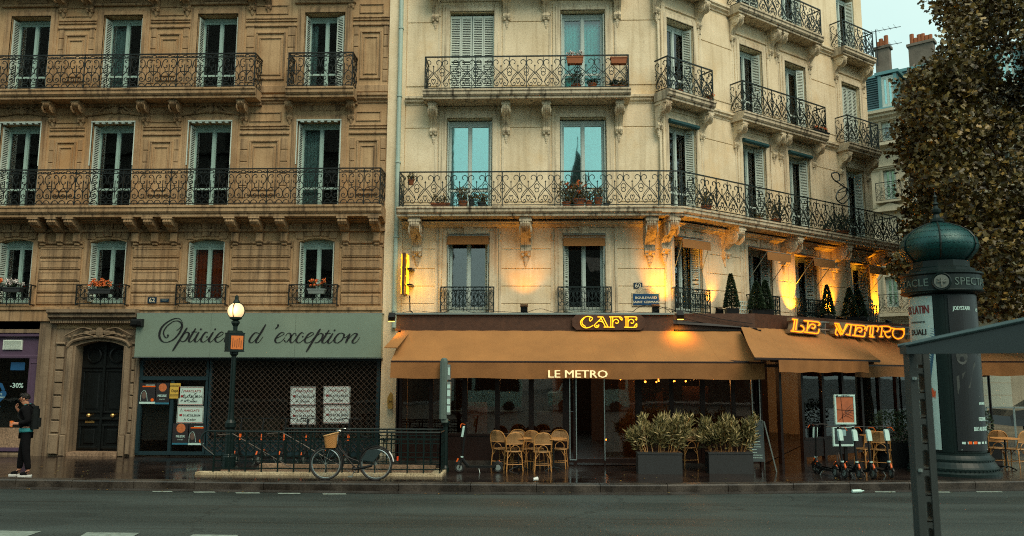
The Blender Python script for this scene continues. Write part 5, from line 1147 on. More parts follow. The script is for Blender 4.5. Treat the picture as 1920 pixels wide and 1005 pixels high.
# balcony pots and flower boxes
def potplant(fr, u, v, z, r, hp, hl, nl, label, leafm='balcleaf', pot='terra', fl=None, wide=None, grp='potted plants on the balconies', long=.10, name='potted_plant'):
    P = fr.w(u, v, z); t = thing(name, P, label, 'flower box' if wide else 'potted plant', grp); q = MB(fr)
    if wide: q.add([(u+s*wide/2*k, v+e*r*k, zz) for zz, k in ((z, .9), (z+hp, 1)) for s, e in ((-1, -1), (1, -1), (1, 1), (-1, 1))], [(0, 1, 2, 3), (4, 5, 6, 7), (0, 1, 5, 4), (1, 2, 6, 5), (2, 3, 7, 6), (3, 0, 4, 7)]); q.box(u-wide/2-.01, u+wide/2+.01, v-r-.01, v+r+.01, z+hp-.03, z+hp+.002)
    else:
        q.fr = WF; x, y = P[0], P[1]; q.lathe([(0, z), (r*.7, z), (r*.95, z+hp*.85), (r*1.08, z+hp*.85), (r*1.08, z+hp), (r*.9, z+hp), (0, z+hp*.95)], x, y, 12)
    q.build('pot', pot, t)
    q = MB(); ex = (wide or r*2)/2
    for i in range(nl):
        a = random.uniform(-1, 1); b = Vector(fr.w(u+a*ex*.8, v+random.uniform(-1, 1)*r*.7, z+hp)); d = (rdir()+Vector((0, 0, 1.2))).normalized(); k = random.random(); q.cur = random.random()
        p = b+Vector((d.x*hl*.55*k, d.y*hl*.55*k, d.z*hl*k)); q.leaf(p, long*random.uniform(.6, 1.2), long*.42, (d+rdir()*.9), rdir())
    if hl > .01: q.build('foliage', leafm, t)
    if fl:
        q = MB(); 
        for i in range(fl[1]):
            a = random.uniform(-1, 1); c = Vector(fr.w(u+a*ex*.95, v+random.uniform(-.5, 1.2)*r, z+hp+hl*random.uniform(.35, 1.0))); s_ = random.uniform(.028, .05)
            for _ in range(14): q.cur = random.random(); q.leaf(c+rdir()*s_*.6, s_, s_*.8, rdir(), rdir())
        q.build('blossom', fl[0], t)
    return t
random.seed(21)
def at(fr, x, y, v): return fr.px(x, y, v)
GF = 'flower boxes on the first floor window guards'
u, z = at(FA, 190, 551, .28); potplant(FA, u, .30, z, .09, .13, .26, 160, 'grey window box full of orange geraniums, left of the number 62', 'leafdark', 'grey', ('orangefl', 40), .62, GF, .07, 'flower_box')
u, z = at(FA, 594, 551, .28); potplant(FA, u, .30, z, .09, .13, .26, 90, 'pale grey window box with sparse orange blooms, above the right part of the optician sign', 'leafdark', 'metal', ('orangefl', 16), .46, GF, .07, 'flower_box')
u, z = at(FA, 25, 548, .28); potplant(FA, u, .30, z, .09, .13, .22, 120, 'window box with white flowers at the far left of the picture', 'leafdark', 'grey', ('whitefl', 18), .50, GF, .07, 'flower_box')
u, z = at(FA, -4, 546, .28); potplant(FA, u, .30, z, .09, .13, .22, 80, 'window box with orange flowers cut by the left picture edge', 'leafdark', 'grey', ('orangefl', 10), .3, GF, .07, 'flower_box')
v = .68
u, z = at(FA, 1078, 120, v+.02); potplant(FA, u, v+.0, z, .09, .20, .14, 60, 'brown planter with pale pink flowers hung on the third floor railing', 'balcleaf', 'terra', ('whitefl', 14), .44, 'planters hung on the third floor railing', .05, 'flower_box')
u, z = at(FA, 1160, 120, v+.02); potplant(FA, u, v+.0, z, .09, .18, .0, 0, 'empty brown planter hung at the right end of the third floor railing', 'balcleaf', 'terra', None, .44, 'planters hung on the third floor railing', .05, 'flower_box')
zb3 = gz3-.06
for x, r_, hp, hl, lab, lm in ((1080, .13, .18, .40, 'dark bushy potted plant on the third floor balcony under the flower planter', 'leafdark'), (1111, .12, .2, .08, 'terracotta pot with a low plant, right of the dark bushy one', 'leafdark'), (1152, .11, .14, .15, 'small pot with a dark plant below the empty hanging planter', 'leafdark'), (1166, .10, .12, .16, 'red leaved pot at the very end of the third floor balcony', 'balcleaf')):
    u, z = at(FA, x, 160, .45); potplant(FA, u, .45, zb3, r_, hp, hl, 130, lab, lm)
for x, r_, hp, hl, n, lab, wide, pot in ((826, .10, .14, .22, 90, 'brown trough with thin dry stems on the second floor balcony, left of the first window', .5, 'terra'), (868, .12, .2, .42, 190, 'tallest of three autumnal pots before the first second floor window', None, 'terra'), (884, .08, .25, .1, 40, 'slim dark pot between two bushier ones on the second floor balcony', None, 'grey'), (903, .12, .16, .26, 130, 'dark pot with a round dry plant, right of the slim pot', None, 'grey'),
                                ):
    u, z = at(FA, x, 380, .5); potplant(FA, u, .5, gz2+.01, r_, hp, hl, n, lab, 'balcleaf', pot, None, wide)
for x, r_, hp, hl, n, lab, pot in ((1062, .12, .16, .62, 240, 'tall flowering plant with yellow tips at the left of the crowded pot row', 'terra'), (1086, .17, .24, .48, 280, 'large terracotta pot with a bushy yellow flecked plant', 'terra'), (1104, .10, .2, .22, 70, 'plain terracotta pot between the large bush and the urn', 'terra'), (1122, .11, .28, .28, 110, 'terracotta urn with a small plant before the second window', 'terra'), (1137, .09, .12, .05, 20, 'small dark blue pot ending the crowded row', 'grey')):
    u, z = at(FA, x, 380, .5); potplant(FA, u, .5, gz2+.01, r_, hp, hl, n, lab, 'balcleaf', pot, ('orangefl', 7) if hl > .4 else None)
u, z = at(FA, 771, 340, .6); potplant(FA, u, .62, z-.1, .09, .14, .14, 60, 'small round pot hung at the left end of the second floor railing', 'balcleaf', 'terra')
for x, r_, hp, hl, n, lab in ((1322, .15, .22, .42, 200, 'bushy pot behind the flank railing near the rounded corner'), (1452, .16, .2, .6, 260, 'large leafy pot behind the flank railing between the middle windows'), (1575, .2, .2, .6, 320, 'widest dark bush behind the far end of the flank railing'), (1420, .09, .14, .12, 40, 'small pot left of the large leafy one on the flank balcony'), (1545, .12, .15, .3, 90, 'low plant left of the widest bush on the flank balcony')):
    u = FB.px(x, 390, .4)[0]; potplant(FB, u, .45, gz2+.01, r_, hp, hl, n, lab, 'balcleaf' if x < 1500 else 'leafdark', 'terra')
u = FB.px(1275, 160, .3)[0]; potplant(FB, u, .3, zb3, .09, .16, .1, 40, 'red pot on the small third floor corner balcony', 'leafdark')
u = FB.px(1329, 180, .4)[0]; potplant(FB, u, .38, zb3, .09, .10, .10, 50, 'orange flowering bowl at the right end of the small corner balcony', 'balcleaf', 'terra', ('orangefl', 5))
u = FB.px(1533, 243, .3)[0]; potplant(FB, u, .38, zb3, .09, .12, .12, 80, 'long trough of red flowers on the middle flank balcony of the third floor', 'leafdark', 'grey', ('orangefl', 12), .8)
# scroll bracket (old sign iron) on the flank
q = MB(FB); s = FB.px(1572, 340, .9)
def spi(c, r0, r1, a0, a1, n=26): return [(s[0]+.0, .35+c[0]+(r0+(r1-r0)*i/n)*cos(a0+(a1-a0)*i/n), c[1]+(r0+(r1-r0)*i/n)*sin(a0+(a1-a0)*i/n)) for i in range(n+1)]
zc = gz2+1.35
q2 = [(1560+r_*cos(a)*1.0, 0) for r_, a in ()]
T1 = catmull([(1571, 378), (1586, 366), (1586, 352), (1572, 358), (1568, 372), (1580, 382), (1592, 370), (1590, 356), (1575, 345), (1562, 335), (1560, 325), (1572, 325), (1574, 338), (1566, 340)], 5)
T2 = [[(1585, 357), (1593, 357)], [(1566, 362), (1565, 355)], [(1574, 350), (1580, 344), (1583, 347)], [(1563, 326), (1564, 321)]]
q.tube([(FB.px(p.x, p.y, .45)[0], .45, FB.px(p.x, p.y, .45)[1]) for p in T1], .021, 5)
for L in T2: q.tube([(FB.px(a, b, .45)[0], .45, FB.px(a, b, .45)[1]) for a, b in L], .012, 5)
e = FB.px(1593, 357, .45); q.tube([(e[0], .45, e[1]), (e[0], 0, e[1])], .014, 5)
tag(q.build('sign_bracket', 'ironB'), 'empty scrolled wrought iron sign bracket on the flank above the long balcony', 'bracket')
# ================================================================== METRO STAIR ENCLOSURE
RY = 17.66; RX0, RX1, RYB = -7.60, -2.22, 18.60
t = thing('metro_stair_curb', (-5, RY, 0), 'pale worn stone curb round the metro stairwell', 'curb')
q = MB(); q.box(-7.66, -2.16, RY-.10, RY+.12, 0, .055); q.box(-2.42, -2.16, RY+.121, RYB+.06, 0, .053); q.build('curb_stone', 'lightstone', t)
q = MB(); q.box(-6.55, -2.43, 18.48, 18.70, -.3, .13); q.build('rear_curb', 'tanstone', t)
q = MB(); q.quad((HX0, HY0-.002, 0), (HX1, HY0-.002, 0), (HX1, HY0-.002, -3), (HX0, HY0-.002, -3)); q.quad((HX0, HY1, 0), (HX1, HY1, 0), (HX1, HY1, -3), (HX0, HY1, -3)); q.quad((HX1, HY0, 0), (HX1, HY1, 0), (HX1, HY1, -3), (HX1, HY0, -3))
for k in range(16): q.box(HX0+.02+k*.30, HX0+.32+k*.30, HY0+.002, HY1-.002, -3, -.155*(k+1)+.1)
q.build('stairs', 'tanstone', t)
t = thing('metro_railing', (-5, RY, 0), 'dark green iron railing with arrow tipped bars around the metro stairwell', 'railing')
def mrail(mb, fr, u0, u1, tip=True, zt=.94):
    mb.tube([(u0, 0, zt), (u1, 0, zt)], .022, 6)
    for z in (.80, .70, .30): mb.box(u0, u1, -.008, .008, z-.010, z+.010)
    mb.box(u0, u1, -.010, .010, .125, .15); mb.box(u0, u1, -.008, .008, .40, .415)
    n = max(1, round((u1-u0)/.355)); w = (u1-u0)/n
    for i in range(n+1):
        u = u0+w*i; mb.box(u-.014, u+.014, -.014, .014, .08 if i % 3 else 0, zt)
        if i % 3: mb.lathe([(0, .03), (.024, .08), (.012, .095), (0, .10)], u, 0, 5)
        if i < n:
            m = u+w/2; mb.box(m-.008, m+.008, -.008, .008, .29, .82); mb.lathe([(0, .24), (.016, .28), (0, .30)], m, 0, 4)
            mb.tube([(m+.055*cos(a*pi/4), 0, .75+.045*sin(a*pi/4)) for a in range(8)], .006, 4, closed=True)
FM = Frame(RX0, RY, 0); q = MB(FM); mrail(q, FM, 0.30, RX1-RX0)
q.tube(catmull([(.30, 0, .94), (.10, 0, .93), (0, 0, .80), (.04, 0, .62), (.30, 0, .42)], 6), .022, 6); q.box(.29, .325, -.015, .015, 0, .94)
q.build('front_railing', 'greenm', t)
q = MB(Frame(RX0+1.6, RYB, 0)); mrail(q, None, 0, RX1-RX0-1.6); q.build('rear_railing', 'greenm', t)
q = MB(Frame(RX1, RY, pi/2)); mrail(q, None, 0, RYB-RY); q.build('side_railing', 'greenm', t)
q = MB(); 
for y, x0 in ((17.95, -7.0), (18.38, -6.0)):
    q.tube([(x0-.35, y, .84), (x0, y, .86), (x0+2.6, y, -.55)], .011, 6)
    q.tube([(x0+1.6, y, -.0), (x0+1.6, y, -1)], .012, 5)
q.build('stair_handrail', mat('worn_steel_rail', (.10, .085, .07), .5, .3), t)
# ---- tall signal panel on post at the corner of the railing
t = thing('metro_totem', (-2.22, 18.46, 0), 'tall narrow grey metro sign box at the corner of the stair railing', 'sign post')
q = MB(); q.lathe([(.09, 0), (.09, .08), (.06, .14), (.055, 1.02), (.09, 1.10), (.09, 1.15), (.05, 1.2)], -2.20, 18.46, 12); q.build('post', 'greenm', t)
q = MB()
def rbox(mb, x0, x1, y0, y1, z0, z1, c):
    mb.hprism([(x0+c, y0), (x1-c, y0), (x1, y0+c), (x1, y1-c), (x1-c, y1), (x0+c, y1), (x0, y1-c), (x0, y0+c)], z0, z1)
rbox(q, -2.335, -2.165, 18.28, 18.54, 1.20, 2.52, .05); q.lathe([(.085, 2.52), (.08, 2.57), (.05, 2.60), (0, 2.61)], -2.25, 18.40, 12); rbox(q, -2.30, -2.14, 18.33, 18.52, 1.12, 1.20, .04); q.build('sign_case', mat('grey_green_paint', (.11, .15, .13), .35, .1), t)
q = MB(); q.box(-2.166, -2.09, 18.31, 18.52, 1.30, 2.05); q.box(-2.166, -2.10, 18.33, 18.50, 2.10, 2.45); q.build('side_panel', 'metal', t)
q = MB()
for z0, z1 in ((1.35, 1.50), (1.54, 1.66), (1.72, 1.86), (1.90, 1.99)): q.box(-2.16, -2.086, 18.302, 18.31, z0, z1)
q.box(-2.15, -2.105, 18.322, 18.33, 2.2, 2.38); q.build('pale_strip', 'mint', t)  # pale plastic bars in place of the sign's white lettering
# ---- street lamp with metro-map box
LX, LY = onZ(432, 872).x, 18.95
LX = onY(437, 700, LY).x
t = thing('street_lamp', (LX, LY, 0), 'old cast iron street lamp with a lit opal globe and an orange faced sign box', 'street lamp')
def zt_(y): return onY(437, y, LY).z
zg = zt_(583); q = MB()
q.lathe([(.16, 0), (.16, .25), (.12, .32), (.10, .9), (.13, .95), (.13, 1.05), (.085, 1.12), (.07, 1.3), (.06, 2.4), (.055, zt_(668)), (.10, zt_(664)), (.10, zt_(660)), (.05, zt_(656))], LX, LY, 14)
q.lathe([(.05, zt_(622)), (.055, zt_(612)), (.10, zt_(606)), (.10, zt_(603)), (.06, zt_(601)), (.14, zt_(598)), (.15, zt_(595)), (.12, zt_(594))], LX, LY, 14)
q.lathe([(.08, zt_(570)), (.085, zt_(566)), (.05, zt_(562)), (.045, zt_(556)), (.02, zt_(554)), (0, zt_(552))], LX, LY, 10)
for a in (-pi/2, pi/2, 0, pi): q.tube([(LX+(.215*sin(k*pi/10)+.0)*cos(a), LY+(.215*sin(k*pi/10))*sin(a), zg+.215*cos(k*pi/10)) for k in range(1, 10)], .012, 5)
q.build('lamp_post', 'greenm', t, smooth=False)
q = MB(); q.ball((LX, LY, zg), .202, 20, m=14); q.build('globe', 'globe', t, smooth=True)
FBX = Frame(LX, LY, radians(40)); q = MB(FBX); z0, z1 = zt_(658), zt_(626)
q.box(-.19, .19, -.14, .14, z0, z1); q.box(-.20, .20, -.15, .15, z1, z1+.025); q.box(-.20, .20, -.15, .15, z0-.02, z0); q.extru([(-.12, z1+.025), (.12, z1+.025), (.04, z1+.08), (-.04, z1+.08)], -.16, .16); sb = q.build('sign_box', 'greenm', t)
q = MB(FBX); q.box(-.135, .155, .141, .150, z0+.04, z1-.05); q.build('orange_face', glow('dim_orange_panel', (.55, .15, .025), .12), sb)
q = MB(FBX)
for k in range(5): q.box(-.10+.05*k, -.085+.05*k, .1505, .153, z0+.08+.02*(k % 2), z1-.10-.03*((k*2) % 3))
q.build('panel_marks', 'brownfascia', sb)
l = bpy.data.lights.new('globe_light', 'POINT'); l.energy = 8; l.color = (1, .72, .42); l.shadow_soft_size = .2; lo = bpy.data.objects.new('globe_light', l); COL.objects.link(lo); lo.parent = t; lo.location = (0, -.3, zg)

# ================================================================== BICYCLE (x forward = left in the picture)
bx0 = onZ(612, 901.5).x; bx1 = onZ(706, 903).x; by = 16.95; R_ = .335
bx0 = onY(611, 870, by).x; bx1 = onY(705, 871, by).x
t = thing('bicycle', ((bx0+bx1)/2, by, 0), 'black step-through city bicycle with a wicker basket leaning by the metro railing', 'bicycle')
def wheel(mb_t, mb_r, mb_s, cx, R):
    mb_t.tube([(cx+R*cos(a*2*pi/32), by, R+R*sin(a*2*pi/32)*.98) for a in range(32)], .021, 6, closed=True)
    mb_r.tube([(cx+(R-.032)*cos(a*2*pi/32), by, R+(R-.032)*sin(a*2*pi/32)) for a in range(32)], .014, 5, closed=True)
    for k in range(14):
        a = k*2*pi/14; mb_s.tube([(cx+.02*cos(a+1), by+.02*(-1)**k, R+.02*sin(a+1)), (cx+(R-.035)*cos(a), by, R+(R-.035)*sin(a))], .0028, 3)
    mb_s.tube([(cx, by-.04, R), (cx, by+.04, R)], .022, 8)
for cx in (bx0, bx1):
    a, b, c = MB(), MB(), MB(); wheel(a, b, c, cx, R_); wo = a.build('wheel', 'rubber', t); b.build('rim', 'chrome', wo); c.build('spokes', 'metal', wo)
P = lambda x, z: onY(x, z, by)                          # crop-1 trace helper
def bp(X, Y): p = onY(560+X/6.4, 770+Y/6.4, by); return (p.x, by, p.z)
q = MB(); q.tube([bp(465, 395), bp(480, 440), bp(680, 690)], .016, 6); q.tube(catmull([bp(490, 380), bp(530, 480), bp(600, 560), bp(700, 600), bp(720, 610)], 5), .014, 6)
q.tube([bp(780, 380), bp(820, 450), bp(700, 690)], .016, 6) if False else None
q.tube([bp(790, 350), bp(745, 560), bp(700, 700)], .015, 6); a, b = (bx1, by, R_), bp(700, 700)
q.tube([b, a], .011, 6); q.tube([bp(770, 450), a], .010, 6)
q.tube(catmull([bp(455, 330), bp(470, 400), bp(430, 480), (bx0+.05, by, R_+.1), (bx0, by, R_)], 5), .013, 6); q.build('frame', 'blackm', t)
q = MB(); q.tube([(bx0+(R_+.035)*cos(a), by, R_+(R_+.035)*sin(a)) for a in [radians(-10+k*9) for k in range(13)]], .018, 5); q.tube([(bx1+(R_+.035)*cos(a), by, R_+(R_+.035)*sin(a)) for a in [radians(5+k*9) for k in range(18)]], .018, 5); q.build('mudguard', 'blackm', t)
q = MB(); q.tube([(bx1+(R_+.04)*cos(a), by-.006, R_+(R_+.04)*sin(a)) for a in [radians(8+k*7) for k in range(6)]], .017, 5); q.build('mudguard_tip', 'white2', t)
q = MB(); pts = [bp(750, 590), bp(830, 470), bp(940, 460), bp(1000, 480), bp(900, 610)]
q.add([(x, by-.035, z) for x, y, z in pts]+[(x, by+.035, z) for x, y, z in pts], [(0, 1, 2, 3, 4), (5, 6, 7, 8, 9)]); q.build('coat_guard', mat('dark_teal_vinyl', (.018, .035, .038), .5), t)
q = MB(); q.tube([bp(705, 705), (bp(705, 705)[0], by, bp(705, 705)[2])], .01, 4); q.tube([bp(640, 690), bp(690, 700), bp(880, 660)], .03, 6); q.tube([(bp(690, 700)[0]+.075*cos(k*pi/8), by-.03, bp(690, 700)[2]+.075*sin(k*pi/8)) for k in range(16)], .008, 4, closed=True); q.build('chain_case', 'blackm', t)
q = MB(); q.tube([bp(690, 700), bp(640, 775)], .009, 5); x, y, z = bp(630, 785); q.box(x-.05, x+.05, by-.10, by-.02, z-.012, z+.012); x, y, z = bp(740, 640); q.box(x-.05, x+.05, by+.02, by+.10, z-.012, z+.012); q.tube([bp(690, 700), (x, by+.04, z)], .009, 5); q.build('crank', 'metal', t)
q = MB(); q.tube([bp(800, 345), bp(780, 420)], .013, 6); x, y, z = bp(805, 320); q.add([(x-.12, by, z+.045), (x+.02, by-.03, z+.02), (x+.13, by-.085, z+.03), (x+.15, by, z+.035), (x+.13, by+.085, z+.03), (x+.02, by+.03, z+.02), (x-.10, by, z-.005), (x+.1, by-.06, z-.03), (x+.1, by+.06, z-.03)], [(0, 1, 2, 3, 4, 5), (0, 6, 7, 1), (0, 6, 8, 5), (7, 2, 1), (8, 4, 5), (6, 7, 8), (7, 2, 3, 4, 8)]); q.build('saddle', 'blackm', t)
q = MB(); h = bp(470, 240); q.tube([bp(465, 395), h], .013, 6); q.tube(catmull([(h[0]+.18, by-.28, h[2]+.0), (h[0]+.05, by-.26, h[2]+.03), (h[0], by, h[2]), (h[0]+.05, by+.26, h[2]+.03), (h[0]+.18, by+.28, h[2])], 5), .010, 6); q.build('handlebar', 'chrome', t)
q = MB()
for s in (-1, 1): q.tube([(h[0]+.10, by+s*.275, h[2]+.02), (h[0]+.20, by+s*.28, h[2])], .017, 6)
q.build('grip', 'rubber', t)
q = MB(); q.box(bp(985, 540)[0]+.35, bp(985, 540)[0]+.38, by-.03, by+.03, bp(0, 590)[2], bp(0, 540)[2]); q.build('rear_reflector', mat('red_orange_reflector', (.7, .06, .01), .3), t)
# rear rack
q = MB(); q.tube([bp(800, 440), bp(1000, 440)], .008, 4); q.tube([bp(980, 440), (bx1, by-.05, R_)], .006, 4); q.build('luggage_rack', 'blackm', t)
bc = ((bp(400, 0)[0]), by, 0); zb = bp(0, 440)[2]; zt = bp(0, 290)[2]
t2 = thing('wicker_basket', (bc[0], by, zb), 'tan wicker basket mounted on the front of the black bicycle', 'basket')
q = MB(); N_ = 36; rows = 12; vs = []
for j in range(rows+1):
    tt = j/rows; ra = .125+.045*tt; rb = .10+.035*tt
    for k in range(N_):
        a = 2*pi*k/N_; wv = 1+.035*((k+j) % 2); rr = .88; x = ra*rr*(abs(cos(a))**.7)*(1 if cos(a) > 0 else -1)*wv; y = rb*(abs(sin(a))**.7)*(1 if sin(a) > 0 else -1)*wv
        vs.append((bc[0]+x, by+y, zb+(zt-zb)*tt+x*.25*tt+.02*tt))
fs = [(j*N_+k, j*N_+(k+1) % N_, (j+1)*N_+(k+1) % N_, (j+1)*N_+k) for j in range(rows) for k in range(N_)]+[tuple(range(N_))]
q.add(vs, fs); q.build('woven_body', 'wicker', t2)
q = MB(); q.tube([vs[rows*N_+k] for k in range(N_)], .013, 5, closed=True); q.build('rim', mat('pale_wicker_rim', (.62, .36, .14), .6), t2)

# ================================================================== RATTAN BISTRO CHAIRS AND TABLES
def make_chair():
    t = thing('bistro_chair', (0, 0, 0), '', 'chair'); q = MB()
    q.lathe([(0, .455), (.20, .455), (.215, .44), (.20, .425), (0, .425)], 0, 0, 16); q.build('seat', 'rattanw', t)
    legs = [(-.15, -.15), (.15, -.15), (-.16, .15), (.16, .15)]
    for x, y in legs: l_ = MB(); l_.tube([(x, y, .44), (x*1.12, y*1.12, .22), (x*1.22, y*1.22, 0)], .013, 6); l_.build('leg', 'rattan', t)
    q = MB()
    for (a, b) in ((0, 1), (2, 3), (0, 2), (1, 3)): q.tube([(legs[a][0]*1.15, legs[a][1]*1.15, .15), (legs[b][0]*1.15, legs[b][1]*1.15, .15)], .009, 5)
    for (x, y) in legs: q.tube([(x*1.08, y*1.08, .28), (x*.5, y*.95, .42)], .008, 5); q.tube([(x*1.08, y*1.08, .28), (x*.95, y*.4, .42)], .008, 5)
    q.build('stretcher', 'rattan', t)
    A = [(-.20, .13, .44), (-.205, .18, .62), (-.20, .20, .75), (-.13, .235, .855), (0, .25, .885), (.13, .235, .855), (.20, .20, .75), (.205, .18, .62), (.20, .13, .44)]
    q = MB(); q.tube(catmull(A, 5), .014, 6); q.tube(catmull([(-.10, .19, .44), (-.10, .2, .53), (0, .22, .60), (.10, .2, .53), (.10, .19, .44)], 4), .009, 5)
    q.tube(catmull([(-.20, .18, .615), (0, .225, .62), (.20, .18, .615)], 4), .010, 5); q.build('back_frame', 'rattan', t)
    q = MB(); P = catmull(A[1:-1], 5); n = len(P)
    for i in range(n//2):
        a, b, c, d = P[i], P[i+1], P[n-2-i], P[n-1-i]
        m1 = (a+d)/2+Vector((0, .045, 0)); m2 = (b+c)/2+Vector((0, .045, 0))
        q.add([tuple(a), tuple(b), tuple(m2), tuple(m1), tuple(c), tuple(d)], [(0, 1, 2, 3), (3, 2, 4, 5)])
    q.build('woven_back', 'rattanw', t); return t
chair = make_chair(); used = False
def put_chair(px, py, rz, label, grp='rattan bistro chairs on the terrace', sc=1.0):
    global used
    p = onZ(px, py); c = place_copy(chair, used, (p.x, p.y, 0), rz, label, grp, sc); used = True; return c
# rz: chair faces -y at rz=0 (back towards +y)
put_chair(941, 876, radians(150), 'leftmost rattan chair, half hidden behind its neighbour, beside the scooter')
put_chair(962, 882, radians(195), 'rattan chair with its back to the street, nearest the lying part of the scooter')
put_chair(973, 877, radians(10), 'rattan chair facing the street behind the left cafe table')
put_chair(1003, 876, radians(160), 'rattan chair half hidden behind the second back-turned one')
put_chair(1016, 883, radians(188), 'second rattan chair with its back to the street, left of the right table')
put_chair(1048, 877, radians(-8), 'rattan chair facing the street right beside the cafe door')
put_chair(1290, 873, radians(200), 'rattan chair seen between the two planters', 'rattan chairs behind the planters')
put_chair(1318, 870, radians(170), 'rattan chair close to the right planter, behind the oleanders', 'rattan chairs behind the planters')
put_chair(1240, 868, radians(20), 'rattan chair mostly hidden behind the left planter', 'rattan chairs behind the planters')
put_chair(1624, 876, radians(205), 'left rattan chair behind the row of parked scooters', 'rattan chairs behind the scooters')
put_chair(1656, 878, radians(150), 'right rattan chair behind the row of parked scooters', 'rattan chairs behind the scooters')
put_chair(1872, 874, radians(160), 'left rattan chair right of the kiosk', 'rattan chairs right of the kiosk')
put_chair(1905, 876, radians(215), 'right rattan chair right of the kiosk', 'rattan chairs right of the kiosk')
def make_table():
    t = thing('bistro_table', (0, 0, 0), '', 'table'); q = MB(); q.lathe([(0, .74), (.31, .74), (.32, .73), (.31, .715), (0, .715)], 0, 0, 24); q.build('tabletop', 'wicker', t)
    q = MB(); q.lathe([(.02, .03), (.02, .715)], 0, 0, 8)
    for k in range(4): a = k*pi/2+.5; q.tube([(0, 0, .08), (.14*cos(a), .14*sin(a), .05), (.24*cos(a), .24*sin(a), 0)], .014, 5)
    q.build('pedestal', 'iron', t); return t
tbl = make_table(); tu = False
for px, py, lab in ((972, 881, 'small round cafe table between the left group of rattan chairs'), (1038, 882, 'small round cafe table between the right group of rattan chairs'), (1262, 874, 'round table behind the oleander planters'), (1888, 880, 'round terrace table right of the kiosk'), (1640, 872, 'round table behind the parked scooters')):
    p = onZ(px, py); place_copy(tbl, tu, (p.x, p.y, 0), 0, lab, 'round bistro tables'); tu = True
# ================================================================== PLANTERS
def planter(x0, x1, ybot, label, n=1500):
    a = onZ(x0, ybot); b = onZ(x1, ybot); w = b.x-a.x; y = a.y; t = thing('oleander_planter', ((a.x+b.x)/2, y+.2, 0), label, 'planter', 'charcoal planters with oleanders on the kerb side')
    q = MB(); q.box(a.x, b.x, y, y+.42, 0, .47); q.box(a.x-.012, b.x+.012, y-.012, y+.432, .44, .475); q.build('planter_box', 'grey', t)
    q = MB(); c = (a.x+b.x)/2; stems = []
    for k in range(26):
        sx = random.uniform(a.x+.08, b.x-.08); e = Vector((c+(sx-c)*1.55+random.uniform(-.1, .1), y+.2+random.uniform(-.3, .3), random.uniform(.80, 1.26))); s = Vector((sx, y+.2+random.uniform(-.1, .1), .45)); m = (s+e)/2+Vector((0, 0, .1)); stems.append((s, m, e)); q.tube([s, m, e], .008, 4)
    q.build('stems', 'rattan', t); q = MB()
    for s, m, e in stems:
        for k in range(n//26):
            u = random.uniform(.12, 1)**.62; p = (m+(e-m)*(2*u-1)) if u > .5 else (s+(m-s)*2*u); p = p+rdir()*.10
            d = ((e-s).normalized()*.9+rdir()*1.0+Vector((0, 0, -.1 if u < .6 else .35))).normalized(); q.cur = random.random(); q.leaf(p, random.uniform(.11, .20), .034, d, rdir())
    q.build('foliage', 'oleander', t); return t
random.seed(5)
planter(1197, 1279, 889, 'left charcoal planter box with leggy oleander bushes', 3000); planter(1330, 1412, 888, 'right charcoal planter box with oleanders, next to the chalkboard', 3000)
# chalkboard
p = onZ(1413, 884); t = thing('chalkboard', (p.x+.2, p.y, 0), 'dark folding chalkboard menu standing right of the planters', 'chalkboard')
FK = Frame(p.x-.05, p.y+.05, radians(0)); q = MB(FK)
def slp(mb, u0, u1, z0, z1, v, t_, k): mb.add([(u0, v, z0), (u1, v, z0), (u1+k*(z1-z0)*0, v-.12*(z1-z0), z1), (u0, v-.12*(z1-z0), z1), (u0, v-t_, z0), (u1, v-t_, z0), (u1, v-.12*(z1-z0)-t_, z1), (u0, v-.12*(z1-z0)-t_, z1)], [(0, 1, 2, 3), (4, 5, 6, 7), (0, 1, 5, 4), (1, 2, 6, 5), (2, 3, 7, 6), (3, 0, 4, 7)])
slp(q, .0, .34, .22, 1.14, .0, .02, 0); q.build('board', mat('slate_board', (.035, .055, .058), .5), t)
q = MB(FK); q.tube([(.34, .02, 1.15), (.56, .12, 0)], .02, 4); q.tube([(.34, -.1, 1.15), (.42, -.35, 0)], .018, 4); q.tube([(0, .02, .2), (0, -.10, 1.16)], .016, 4); q.tube([(0, -.11, 1.16), (.35, -.11, 1.16)], .016, 4); q.build('wooden_frame', mat('grey_green_wood', (.10, .13, .12), .6), t)
q = MB(FK); random.seed(2)
for k in range(13): z = .30+k*.062; q.box(.05, .05+random.uniform(.1, .24), .004-.12*(z-.22), .008-.12*(z-.22), z, z+.012)
q.build('chalk_writing', 'mint', t)
# menu frames on stand
FN = Frame(onZ(1560, 884).x, 18.75, radians(4)); a = at(FN, 1563, 740, 0); b = at(FN, 1605, 796, 0)
t = thing('menu_panel', FN.w((a[0]+b[0])/2, 0, 0), 'tall framed notice board with an orange map above a blue grey lower panel', 'notice board')
q = MB(FN); ring(q, a[0], b[0], b[1], a[1], .045, -.03, .03); q.build('upper_frame', 'mint', t)
q = MB(FN); q.box(a[0]+.04, b[0]-.04, -.02, .01, b[1]+.04, a[1]-.04); o = q.build('map_sheet', mat('orange_map_paper', (.42, .12, .045), .5, 0, .35, 5), t)
q = MB(FN); m = (a[0]+b[0])/2; q.tube([(a[0]+.05, .014, (a[1]+b[1])/2), (b[0]-.05, .014, (a[1]+b[1])/2-.02)], .006, 4); q.tube([(a[0]+.16, .014, a[1]-.05), (a[0]+.19, .014, b[1]+.05)], .005, 4)
for k in range(6): q.tube(catmull([(a[0]+.07+.05*k, .013, b[1]+.08+.03*k), (m, .013, b[1]+.2+.05*(k % 3)), (b[0]-.07, .013, b[1]+.12+.07*k)], 3), .0035, 3)
